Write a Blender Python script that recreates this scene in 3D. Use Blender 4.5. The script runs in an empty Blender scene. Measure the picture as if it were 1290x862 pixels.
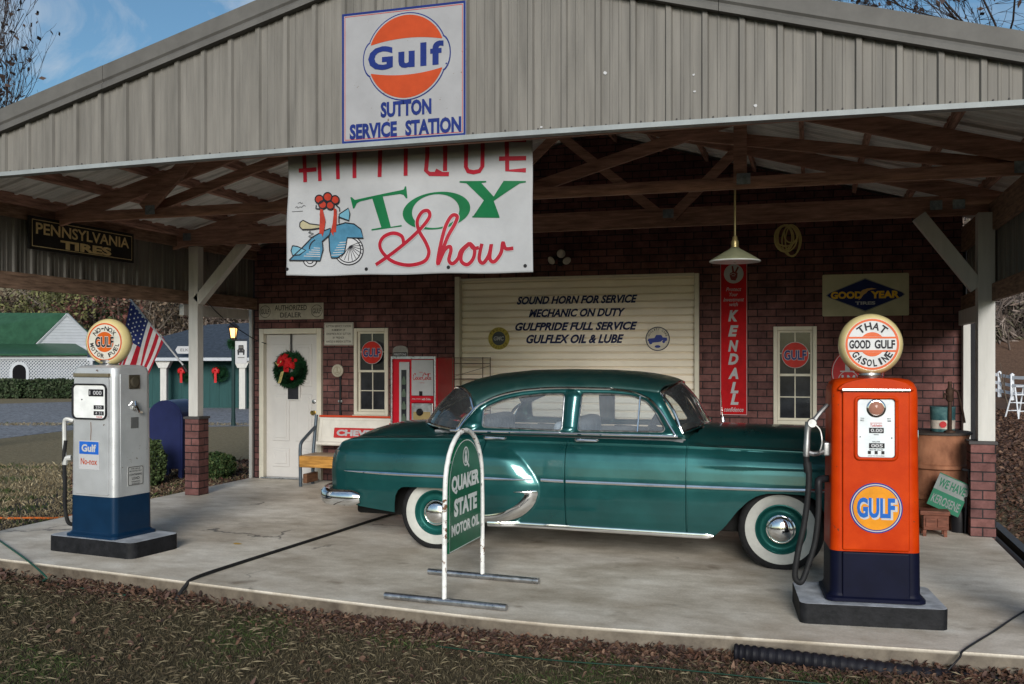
import bpy, bmesh, math, random
import numpy as np
from mathutils import Vector, Matrix, noise as mnoise
random.seed(7); rng = np.random.default_rng(7)
R = math.radians
sc = bpy.context.scene
COL = sc.collection

# ---------------------------------------------------------------- camera
EYE = 1.66; YAW = R(17); FPX = 1230.0
cam = bpy.data.cameras.new("camera"); camo = bpy.data.objects.new("camera", cam); COL.objects.link(camo)
camo.location = (0, 0, EYE); camo.rotation_euler = (R(90), 0, YAW)
cam.sensor_width = 36; cam.lens = FPX / 1290 * 36; cam.shift_y = (452 - 431) / 1290
cam.clip_start = 0.05; cam.clip_end = 3000
sc.camera = camo
# ---------------------------------------------------------------- sky, sun, exposure
SUN_EL = R(18); SUN_AZ = R(165)          # azimuth from +Y towards +X
w = bpy.data.worlds.new("World"); sc.world = w; w.use_nodes = True
nt = w.node_tree; nt.nodes.clear()
sky = nt.nodes.new("ShaderNodeTexSky"); sky.sky_type = 'NISHITA'; sky.sun_disc = False
sky.sun_elevation = SUN_EL; sky.sun_rotation = SUN_AZ; sky.air_density = 1.0; sky.dust_density = .8; sky.ozone_density = 2.0
tc = nt.nodes.new("ShaderNodeTexCoord"); mp = nt.nodes.new("ShaderNodeMapping"); mp.inputs['Scale'].default_value = (1.6, 3.2, 5.5)
mp.inputs['Rotation'].default_value = (0.3, 0.5, 0.7)
ns = nt.nodes.new("ShaderNodeTexNoise"); ns.inputs['Scale'].default_value = 2.3; ns.inputs['Detail'].default_value = 8; ns.inputs['Roughness'].default_value = .58; ns.inputs['Distortion'].default_value = .8
cr = nt.nodes.new("ShaderNodeValToRGB"); cr.color_ramp.elements[0].position = .47; cr.color_ramp.elements[1].position = .72
mul = nt.nodes.new("ShaderNodeMath"); mul.operation = 'MULTIPLY'; mul.inputs[1].default_value = .8
mx = nt.nodes.new("ShaderNodeMix"); mx.data_type = 'RGBA'
mx.inputs[7].default_value = (5.0, 5.1, 5.3, 1)
bgn = nt.nodes.new("ShaderNodeBackground"); bgn.inputs[1].default_value = 0.048
ou = nt.nodes.new("ShaderNodeOutputWorld")
L = nt.links.new
L(tc.outputs['Generated'], mp.inputs[0]); L(mp.outputs[0], ns.inputs['Vector']); L(ns.outputs[0], cr.inputs[0])
L(cr.outputs[0], mul.inputs[0]); L(mul.outputs[0], mx.inputs[0]); tn = nt.nodes.new("ShaderNodeMix"); tn.data_type = 'RGBA'; tn.blend_type = 'MULTIPLY'; tn.inputs[0].default_value = 1; tn.inputs[7].default_value = (.60, .76, .80, 1); L(sky.outputs[0], tn.inputs[6]); L(tn.outputs[2], mx.inputs[6]); L(mx.outputs[2], bgn.inputs[0]); L(bgn.outputs[0], ou.inputs[0])
sl = bpy.data.lights.new("sun", 'SUN'); sl.energy = 1.5; sl.angle = R(24); sl.color = (1.0, .96, .91)
so = bpy.data.objects.new("sun", sl); COL.objects.link(so)
sd = Vector((math.sin(SUN_AZ) * math.cos(SUN_EL), math.cos(SUN_AZ) * math.cos(SUN_EL), math.sin(SUN_EL)))
so.rotation_euler = (-sd).to_track_quat('-Z', 'Y').to_euler(); so.location = sd * 60
sc.view_settings.view_transform = 'Standard'; sc.view_settings.look = 'None'; sc.view_settings.gamma = 1
sc.view_settings.use_curve_mapping = False
sc.view_settings.exposure = 1.5
sc.render.engine = 'CYCLES'
sc.cycles.use_denoising = True
try: sc.cycles.denoiser = 'OPENIMAGEDENOISE'
except Exception: pass
sc.cycles.max_bounces = 8; sc.cycles.transparent_max_bounces = 12; sc.cycles.sample_clamp_indirect = 6
sc.cycles.caustics_reflective = False; sc.cycles.caustics_refractive = False

# pixel of the survey picture (1290 wide) -> true position at a known distance / plane
SN, CS = math.sin(YAW), math.cos(YAW)
def ray(px, py):
    xc = (px - 645) / FPX
    return (-SN + xc * CS, CS + xc * SN, (452 - py) / FPX)
def at(px, py, Y):
    r = ray(px, py); t = Y / r[1]; return (r[0] * t, EYE + r[2] * t)
def gnd(px, py, z=0.0):
    r = ray(px, py); t = (z - EYE) / r[2]; return (r[0] * t, r[1] * t)
def deep(px, py, d):
    r = ray(px, py); return Vector((r[0] * d, r[1] * d, EYE + r[2] * d))

# ---------------------------------------------------------------- materials
MATS = {}
def mat(name, col, rough=.6, metal=0., var=.15, scale=6., bump=0., bscale=40., coat=0., coatr=.1, spec=.16, stretch=(1, 1, 1),
        col2=None, lo=.35, hi=.7, rvar=0., emit=None, det=6, wear=None, wamt=.66):
    if name in MATS: return MATS[name]
    m = bpy.data.materials.new(name); m.use_nodes = True; n = m.node_tree.nodes; l = m.node_tree.links
    b = n['Principled BSDF']; MATS[name] = m
    b.inputs['Roughness'].default_value = rough; b.inputs['Metallic'].default_value = metal
    b.inputs['Specular IOR Level'].default_value = spec
    b.inputs['Coat Weight'].default_value = coat; b.inputs['Coat Roughness'].default_value = coatr
    t = n.new("ShaderNodeTexCoord"); mpn = n.new("ShaderNodeMapping"); mpn.inputs['Scale'].default_value = stretch
    l.new(t.outputs['Object'], mpn.inputs[0])
    nz = n.new("ShaderNodeTexNoise"); nz.inputs['Scale'].default_value = scale; nz.inputs['Detail'].default_value = det; nz.inputs['Roughness'].default_value = .62
    l.new(mpn.outputs[0], nz.inputs['Vector'])
    rp = n.new("ShaderNodeValToRGB"); rp.color_ramp.elements[0].position = lo; rp.color_ramp.elements[1].position = hi
    c1 = [max(0, c * (1 - var)) for c in col]; c2 = col2 or [min(1, c * (1 + var)) for c in col]
    rp.color_ramp.elements[0].color = (*c1, 1); rp.color_ramp.elements[1].color = (*c2, 1)
    l.new(nz.outputs[0], rp.inputs[0]); l.new(rp.outputs[0], b.inputs['Base Color'])
    if wear:                                        # chips and rust spots
        w1 = n.new("ShaderNodeTexNoise"); w1.inputs['Scale'].default_value = 26; w1.inputs['Detail'].default_value = 5; w1.inputs['Roughness'].default_value = .65; l.new(t.outputs['Object'], w1.inputs[0])
        w2 = n.new("ShaderNodeTexNoise"); w2.inputs['Scale'].default_value = 3.1; w2.inputs['Detail'].default_value = 3; l.new(t.outputs['Object'], w2.inputs[0])
        wa = n.new("ShaderNodeMath"); wa.operation = 'MULTIPLY_ADD'; wa.inputs[1].default_value = .45; l.new(w2.outputs[0], wa.inputs[0]); l.new(w1.outputs[0], wa.inputs[2])
        wr_ = n.new("ShaderNodeMapRange"); wr_.inputs[1].default_value = wamt + .22; wr_.inputs[2].default_value = wamt + .25; l.new(wa.outputs[0], wr_.inputs[0])
        wm = n.new("ShaderNodeMix"); wm.data_type = 'RGBA'; l.new(wr_.outputs[0], wm.inputs[0]); l.new(rp.outputs[0], wm.inputs[6]); wm.inputs[7].default_value = (*wear, 1); l.new(wm.outputs[2], b.inputs['Base Color'])
    if rvar:
        mr = n.new("ShaderNodeMapRange"); mr.inputs[3].default_value = max(.02, rough - rvar); mr.inputs[4].default_value = min(1, rough + rvar)
        mr.inputs[1].default_value = .3; mr.inputs[2].default_value = .7
        l.new(nz.outputs[0], mr.inputs[0]); l.new(mr.outputs[0], b.inputs['Roughness'])
    if bump:
        nb = n.new("ShaderNodeTexNoise"); nb.inputs['Scale'].default_value = bscale; nb.inputs['Detail'].default_value = 5
        l.new(mpn.outputs[0], nb.inputs['Vector'])
        bp = n.new("ShaderNodeBump"); bp.inputs['Strength'].default_value = bump; bp.inputs['Distance'].default_value = .01
        l.new(nb.outputs[0], bp.inputs['Height']); l.new(bp.outputs[0], b.inputs['Normal'])
    if emit:
        b.inputs['Emission Color'].default_value = (*emit[0], 1); b.inputs['Emission Strength'].default_value = emit[1]
    return m

def brick_mat(name, c1, c2, mortar):
    m = bpy.data.materials.new(name); m.use_nodes = True; n = m.node_tree.nodes; l = m.node_tree.links
    b = n['Principled BSDF']; b.inputs['Roughness'].default_value = .85; b.inputs['Specular IOR Level'].default_value = .12
    t = n.new("ShaderNodeTexCoord"); sp = n.new("ShaderNodeSeparateXYZ"); l.new(t.outputs['Object'], sp.inputs[0])
    ad = n.new("ShaderNodeMath"); l.new(sp.outputs[0], ad.inputs[0]); l.new(sp.outputs[1], ad.inputs[1])
    cb = n.new("ShaderNodeCombineXYZ"); l.new(ad.outputs[0], cb.inputs[0]); l.new(sp.outputs[2], cb.inputs[1])
    br = n.new("ShaderNodeTexBrick"); l.new(cb.outputs[0], br.inputs[0])
    br.inputs['Color1'].default_value = (*c1, 1); br.inputs['Color2'].default_value = (*c2, 1); br.inputs['Mortar'].default_value = (*mortar, 1)
    br.inputs['Scale'].default_value = 1; br.inputs['Mortar Size'].default_value = .0065; br.inputs['Mortar Smooth'].default_value = .25; br.inputs['Bias'].default_value = -.1
    br.inputs['Brick Width'].default_value = .215; br.inputs['Row Height'].default_value = .0865
    nz = n.new("ShaderNodeTexNoise"); nz.inputs['Scale'].default_value = 5; nz.inputs['Detail'].default_value = 9; nz.inputs['Roughness'].default_value = .7; l.new(t.outputs['Object'], nz.inputs[0])
    mrr = n.new("ShaderNodeMapRange"); mrr.inputs[1].default_value = .3; mrr.inputs[2].default_value = .7; mrr.inputs[3].default_value = .45; mrr.inputs[4].default_value = 1.55; l.new(nz.outputs[0], mrr.inputs[0])
    mx = n.new("ShaderNodeMix"); mx.data_type = 'RGBA'; mx.blend_type = 'MULTIPLY'; mx.inputs[0].default_value = 1
    l.new(br.outputs[0], mx.inputs[6]); l.new(mrr.outputs[0], mx.inputs[7]); l.new(mx.outputs[2], b.inputs['Base Color'])
    iv = n.new("ShaderNodeMath"); iv.operation = 'SUBTRACT'; iv.inputs[0].default_value = 1; l.new(br.outputs[1], iv.inputs[1])
    n2 = n.new("ShaderNodeTexNoise"); n2.inputs['Scale'].default_value = 90; n2.inputs['Detail'].default_value = 4; l.new(t.outputs['Object'], n2.inputs[0])
    m2 = n.new("ShaderNodeMath"); m2.operation = 'MULTIPLY_ADD'; m2.inputs[1].default_value = .35; l.new(n2.outputs[0], m2.inputs[0]); l.new(iv.outputs[0], m2.inputs[2])
    bp = n.new("ShaderNodeBump"); bp.inputs['Strength'].default_value = .7; bp.inputs['Distance'].default_value = .01
    l.new(m2.outputs[0], bp.inputs['Height']); l.new(bp.outputs[0], b.inputs['Normal'])
    return m

def attr_mat(name, rough=.85, attr="Col", trans=0.):
    m = bpy.data.materials.new(name); m.use_nodes = True; n = m.node_tree.nodes; l = m.node_tree.links
    b = n['Principled BSDF']; b.inputs['Roughness'].default_value = rough; b.inputs['Specular IOR Level'].default_value = .25
    a = n.new("ShaderNodeVertexColor"); a.layer_name = attr; l.new(a.outputs[0], b.inputs['Base Color'])
    return m

def glass_mat(name, tint=(.9, .95, .95), mixf=.12, rough=.02, refl_haze=.2):
    m = bpy.data.materials.new(name); m.use_nodes = True; n = m.node_tree.nodes; l = m.node_tree.links
    for x in list(n):
        if x.type != 'OUTPUT_MATERIAL': n.remove(x)
    o = n['Material Output']; tr = n.new("ShaderNodeBsdfTransparent"); tr.inputs[0].default_value = (*tint, 1)
    gl = n.new("ShaderNodeBsdfGlossy"); gl.inputs['Roughness'].default_value = rough
    fr = n.new("ShaderNodeFresnel"); fr.inputs[0].default_value = 1.5
    ad = n.new("ShaderNodeMath"); ad.operation = 'ADD'; ad.use_clamp = True; ad.inputs[1].default_value = mixf; l.new(fr.outputs[0], ad.inputs[0])
    mxs = n.new("ShaderNodeMixShader"); l.new(ad.outputs[0], mxs.inputs[0]); l.new(tr.outputs[0], mxs.inputs[1]); l.new(gl.outputs[0], mxs.inputs[2])
    df = n.new("ShaderNodeBsdfDiffuse"); df.inputs[0].default_value = (.75, .78, .82, 1)      # milky veil painted in for pale reflections on the glass
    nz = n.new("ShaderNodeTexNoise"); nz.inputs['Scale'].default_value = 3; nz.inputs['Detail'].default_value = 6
    mr = n.new("ShaderNodeMapRange"); mr.inputs[1].default_value = .3; mr.inputs[2].default_value = .7; mr.inputs[3].default_value = refl_haze * .7; mr.inputs[4].default_value = refl_haze * 1.3; l.new(nz.outputs[0], mr.inputs[0])
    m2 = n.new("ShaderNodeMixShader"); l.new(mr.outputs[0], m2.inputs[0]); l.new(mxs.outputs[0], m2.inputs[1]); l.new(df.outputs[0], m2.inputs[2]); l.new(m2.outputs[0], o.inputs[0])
    return m

K = mat
M_siding = K("painted metal siding", (.150, .141, .127), .6, .0, .28, 3.5, .05, 25, stretch=(4, 1, .3), lo=.3, hi=.72, rvar=.1)
M_trim = K("grey metal trim", (.098, .094, .088), .6, 0, .2, 4, .04, 20, lo=.3, hi=.72)
M_edge = K("pale metal edge", (.24, .26, .265), .45, 0, .12, 5)
M_roof = K("galvanised roof sheet", (.78, .78, .77), .6, 0, .15, 2)
M_wood = K("dark stained timber", (.37, .215, .165), .75, 0, .5, 7, .25, 30, stretch=(.6, 6, 6), lo=.3, hi=.72)
M_woodY = K("dark stained purlin timber", (.36, .21, .165), .75, 0, .5, 7, .25, 30, stretch=(6, .6, 6))
M_beam = K("weathered beam timber", (.21, .135, .095), .8, 0, .45, 7, .3, 30, stretch=(6, .7, 6))
M_white = K("white painted wood", (.46, .45, .425), .55, 0, .1, 3, .06, 20, stretch=(5, 5, .6), lo=.25, hi=.6)
M_cream = K("cream paint", (.62, .58, .48), .5, 0, .08, 4)
M_door = K("white door paint", (.56, .54, .52), .45, 0, .05, 3)
M_gdoor = K("cream garage door paint", (.86, .775, .65), .5, 0, .07, 2, stretch=(1, 1, 3))
M_brick = brick_mat("red brick", (.15, .069, .063), (.09, .045, .044), (.024, .021, .022))
M_cap = K("dark stone cap", (.06, .055, .055), .7)
M_plate = K("galvanised connector plate", (.22, .26, .28), .45, .6, .3, 30)
M_black = K("black paint", (.012, .012, .014), .45)
M_rub = K("black rubber", (.014, .014, .015), .6, 0, .3, 20)
M_pane = K("dark window glass", (.026, .028, .034), .10, 0, .5, 4, spec=.4)
M_chrome = K("chrome", (.86, .86, .86), .1, 1, .06, 9, rvar=.05)
M_steel = K("dull steel", (.45, .45, .46), .33, 1, .2, 20, rvar=.1)
M_wpaint = K("white sign paint", (.39, .39, .40), .45, 0, .07, 5)
M_navy = K("navy sign paint", (.010, .022, .13), .4, 0, .15, 8)
M_orange = K("orange sign paint", (.36, .046, .010), .5, 0, .1, 8)
M_redp = K("red sign paint", (.42, .012, .016), .5, 0, .15, 6, spec=.25)
M_blk = K("black lettering", (.012, .012, .016), .5)
M_gold = K("gold lettering", (.62, .48, .24), .5, 0, .2, 20)
M_yel = K("yellow lettering", (.75, .44, .03), .45)
M_green = K("green sign paint", (.012, .20, .085), .38, 0, .15, 6)
M_bannerm = K("white vinyl banner", (.31, .315, .325), .5, 0, .10, 3, .55, 5, lo=.3, hi=.7)
M_darkint = K("dark interior", (.02, .02, .022), .8)

# ---------------------------------------------------------------- mesh helpers
class MB:
    def __init__(s): s.bm = bmesh.new(); s.mi = 0
    def _f(s, vs):
        try:
            f = s.bm.faces.new(vs); f.material_index = s.mi; return f
        except ValueError: return None
    def box(s, x0, x1, y0, y1, z0, z1, bev=0., mtx=None, seg=2):
        r = bmesh.ops.create_cube(s.bm, size=1); vs = r['verts']
        for v in vs: v.co = Vector(((x0 + x1) / 2 + v.co.x * (x1 - x0), (y0 + y1) / 2 + v.co.y * (y1 - y0), (z0 + z1) / 2 + v.co.z * (z1 - z0)))
        if mtx is not None:
            for v in vs: v.co = mtx @ v.co
        fs = {f for v in vs for f in v.link_faces}
        for f in fs: f.material_index = s.mi
        if bev: bmesh.ops.bevel(s.bm, geom=list({e for v in vs for e in v.link_edges}), offset=bev, segments=seg, profile=.5, affect='EDGES')
        return s
    def tube(s, pts, r, seg=8, closed=False, cap=True, flat=1.):
        pts = [Vector(p) for p in pts]; n = len(pts)
        rs = r if isinstance(r, (list, tuple)) else [r] * n
        rings = []; ref = None
        for i, p in enumerate(pts):
            if closed: d = pts[(i + 1) % n] - pts[i - 1]
            else: d = pts[min(i + 1, n - 1)] - pts[max(i - 1, 0)]
            if d.length < 1e-9: d = Vector((0, 0, 1))
            d.normalize()
            if ref is None:
                ref = Vector((0, 0, 1)) if abs(d.z) < .9 else Vector((1, 0, 0))
            a = ref - d * ref.dot(d)
            if a.length < 1e-6: a = d.orthogonal()
            a.normalize(); b = d.cross(a); ref = a
            rings.append([s.bm.verts.new(p + (a * math.cos(2 * math.pi * k / seg) + b * math.sin(2 * math.pi * k / seg) * flat) * rs[i]) for k in range(seg)])
        m = n if closed else n - 1
        for i in range(m):
            A, B = rings[i], rings[(i + 1) % n]
            for k in range(seg): s._f((A[k], A[(k + 1) % seg], B[(k + 1) % seg], B[k]))
        if cap and not closed: s._f(rings[0][::-1]); s._f(rings[-1])
        return s
    def cyl(s, p0, p1, r, seg=16): return s.tube([p0, p1], r, seg)
    def lathe(s, prof, mtx=Matrix(), seg=32, cap0=True, cap1=True):
        rings = []
        for rr, h in prof:
            rings.append([s.bm.verts.new(mtx @ Vector((rr * math.cos(2 * math.pi * k / seg), rr * math.sin(2 * math.pi * k / seg), h))) for k in range(seg)])
        for A, B in zip(rings, rings[1:]):
            for k in range(seg): s._f((A[k], A[(k + 1) % seg], B[(k + 1) % seg], B[k]))
        if cap0: s._f(rings[0][::-1])
        if cap1: s._f(rings[-1])
        return s
    def loft(s, rings, cap=True, closed=True):
        vr = [[s.bm.verts.new(p) for p in r] for r in rings]; n = len(vr[0])
        for A, B in zip(vr, vr[1:]):
            for k in range(n if closed else n - 1): s._f((A[k], A[(k + 1) % n], B[(k + 1) % n], B[k]))
        if cap and closed: s._f(vr[0][::-1]); s._f(vr[-1])
        return vr
    def grid(s, P):
        vr = [[s.bm.verts.new(p) for p in row] for row in P]
        for A, B in zip(vr, vr[1:]):
            for k in range(len(A) - 1): s._f((A[k], A[k + 1], B[k + 1], B[k]))
        return vr
    def prism(s, pts, y0, y1, bev=0.):            # outline in x,z pushed along y
        a = [s.bm.verts.new((x, y0, z)) for x, z in pts]; b = [s.bm.verts.new((x, y1, z)) for x, z in pts]
        n = len(pts); fs = [s._f(a), s._f(b[::-1])]
        for k in range(n): s._f((a[k], b[k], b[(k + 1) % n], a[(k + 1) % n]))
        if bev:
            es = list({e for f in fs if f for e in f.edges})
            bmesh.ops.bevel(s.bm, geom=es, offset=bev, segments=2, profile=.5, affect='EDGES')
        return s
    def plank(s, p0, p1, h, y0, y1):              # timber between two x,z points, depth h across
        a, b = Vector((p0[0], p0[1])), Vector((p1[0], p1[1])); d = (b - a).normalized(); q = Vector((-d.y, d.x)) * h / 2
        return s.prism([tuple(a - q), tuple(b - q), tuple(b + q), tuple(a + q)], y0, y1)
    def poly(s, pts, y):
        f = s._f([s.bm.verts.new((x, y, z)) for x, z in pts])
        return s
    def disc(s, cx, cz, r, y, seg=40, rz=None):
        rz = rz or r
        return s.poly([(cx + r * math.cos(-2 * math.pi * k / seg), cz + rz * math.sin(-2 * math.pi * k / seg)) for k in range(seg)], y)
    def ring(s, cx, cz, r0, r1, y, seg=48, a0=0., a1=360., sz=1.):
        P = []
        for k in range(seg + 1):
            a = R(a0 + (a1 - a0) * k / seg); c, q = math.cos(a), math.sin(a) * sz
            P.append([Vector((cx + r0 * c, y, cz + r0 * q)), Vector((cx + r1 * c, y, cz + r1 * q))])
        s.grid(P); return s
    def ribbon(s, pts, wd, y, closed=False):
        pts = [Vector((p[0], p[1])) for p in pts]; n = len(pts); P = []
        for i in range(n):
            d = (pts[(i + 1) % n] - pts[i - 1]) if closed else (pts[min(i + 1, n - 1)] - pts[max(i - 1, 0)])
            d.normalize(); q = Vector((-d.y, d.x)) * (wd[i] if isinstance(wd, (list, tuple)) else wd) / 2
            P.append([Vector((pts[i].x - q.x, y, pts[i].y - q.y)), Vector((pts[i].x + q.x, y, pts[i].y + q.y))])
        if closed: P.append(P[0])
        s.grid(P); return s
    def fill(s, outline, holes, fmap):            # outline with holes, filled, mapped to 3D
        es = []
        for loop in [outline] + holes:
            vs = [s.bm.verts.new((x, 0, z)) for x, z in loop]
            for k in range(len(vs)): es.append(s.bm.edges.new((vs[k], vs[(k + 1) % len(vs)])))
        r = bmesh.ops.triangle_fill(s.bm, use_beauty=True, use_dissolve=False, edges=es, normal=(0, -1, 0))
        vv = {v for e in es for v in e.verts}
        for v in vv: v.co = Vector(fmap(v.co.x, v.co.z))
        return s
    def text(s, txt, cx, cz, wd, h, y, bold=0., shear=0., rot=0., fmap=None, space=1.):
        vs, fs = glyphs(txt, bold, shear, space)
        out = []
        for x, z in vs:
            X, Z = x * wd, z * h
            if rot: X, Z = X * math.cos(rot) - Z * math.sin(rot), X * math.sin(rot) + Z * math.cos(rot)
            X += cx; Z += cz
            out.append(s.bm.verts.new(fmap(X, Z) if fmap else (X, y, Z)))
        for f in fs: s._f([out[i] for i in f])
        return s
    def arc_text(s, txt, cx, cz, r, a0, a1, h, wch, y, bold=.02, inward=False):
        n = len(txt)
        for i, ch in enumerate(txt):
            if ch == ' ': continue
            a = R(a0 + (a1 - a0) * (i / (n - 1) if n > 1 else .5))
            s.text(ch, cx + r * math.cos(a), cz + r * math.sin(a), wch * (.45 if ch in "I1" else .7 if ch in 'LJ-' else 1), h * (.25 if ch == '-' else 1), y, bold, 0, (a - math.pi / 2) if not inward else (a + math.pi / 2))
        return s
    def build(s, name, m, parent=None, ang=40, mods=None, smooth=True):
        me = bpy.data.meshes.new(name)
        bmesh.ops.recalc_face_normals(s.bm, faces=s.bm.faces[:]) if getattr(s, 'recalc', True) else None
        s.bm.to_mesh(me); s.bm.free()
        for x in (m if isinstance(m, (list, tuple)) else [m]): me.materials.append(x)
        if smooth:
            me.polygons.foreach_set("use_smooth", [True] * len(me.polygons)); me.set_sharp_from_angle(angle=R(ang))
        o = bpy.data.objects.new(name, me); COL.objects.link(o)
        if smooth and 5 < len(me.polygons) < 8000 and ang < 60:
            wn = o.modifiers.new("weighted", 'WEIGHTED_NORMAL'); wn.keep_sharp = True; wn.weight = 80
        if parent: o.parent = parent
        return o

_G = {}
def glyphs(txt, bold=0., shear=0., space=1.):
    key = (txt, bold, shear, space)
    if key in _G: return _G[key]
    c = bpy.data.curves.new("t", 'FONT'); c.body = txt; c.size = 1; c.offset = bold; c.shear = shear; c.resolution_u = 3; c.space_character = space
    o = bpy.data.objects.new("t", c); COL.objects.link(o)
    dg = bpy.context.evaluated_depsgraph_get(); oe = o.evaluated_get(dg); me = oe.to_mesh()
    vs = [(v.co.x, v.co.y) for v in me.vertices]; fs = [tuple(p.vertices) for p in me.polygons]
    oe.to_mesh_clear(); bpy.data.objects.remove(o); bpy.data.curves.remove(c)
    xs = [v[0] for v in vs]; ys = [v[1] for v in vs]
    w_ = max(xs) - min(xs) or 1; h_ = max(ys) - min(ys) or 1
    vs = [((x - min(xs)) / w_ - .5, (y - min(ys)) / h_ - .5) for x, y in vs]
    _G[key] = (vs, fs); return _G[key]

def smooth_path(pts, k=6, closed=False):
    pts = [Vector(p) for p in pts]; n = len(pts); out = []
    for i in range(n if closed else n - 1):
        p0 = pts[i - 1] if (closed or i) else pts[0]; p1 = pts[i]; p2 = pts[(i + 1) % n]; p3 = pts[(i + 2) % n] if (closed or i + 2 < n) else pts[n - 1]
        for j in range(k):
            t = j / k
            out.append(.5 * ((2 * p1) + (p2 - p0) * t + (2 * p0 - 5 * p1 + 4 * p2 - p3) * t * t + (3 * p1 - p0 - 3 * p2 + p3) * t ** 3))
    if not closed: out.append(pts[-1])
    return out

def tag(o, label=None, cat=None, group=None, kind=None):
    if label: o['label'] = label
    if cat: o['category'] = cat
    if group: o['group'] = group
    if kind: o['kind'] = kind
    return o
def empty(name, loc, rz=0., label=None, cat=None, group=None):
    o = bpy.data.objects.new(name, None); COL.objects.link(o); o.location = loc; o.rotation_euler = (0, 0, rz); o.empty_display_size = .1
    return tag(o, label, cat, group)
def place(o, loc, rz=0., rx=0., ry=0.):
    o.location = loc; o.rotation_euler = (rx, ry, rz); return o
def rrect(w, h, r, n=6, cx=0., cz=0.):
    out = []
    for (sx, sz, a0) in ((1, 1, 0), (-1, 1, 90), (-1, -1, 180), (1, -1, 270)):
        for k in range(n + 1):
            a = R(a0 + 90 * k / n); out.append((cx + sx * (w / 2 - r) + r * math.cos(a), cz + sz * (h / 2 - r) + r * math.sin(a)))
    return out
def mesh_from(name, verts, faces, m, cols=None, parent=None):
    me = bpy.data.meshes.new(name); me.from_pydata(verts, [], faces); me.materials.append(m)
    if cols is not None:
        ca = me.color_attributes.new("Col", 'FLOAT_COLOR', 'POINT'); ca.data.foreach_set("color", np.asarray(cols, dtype=np.float32).ravel())
    o = bpy.data.objects.new(name, me); COL.objects.link(o)
    if parent: o.parent = parent
    return o
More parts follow.
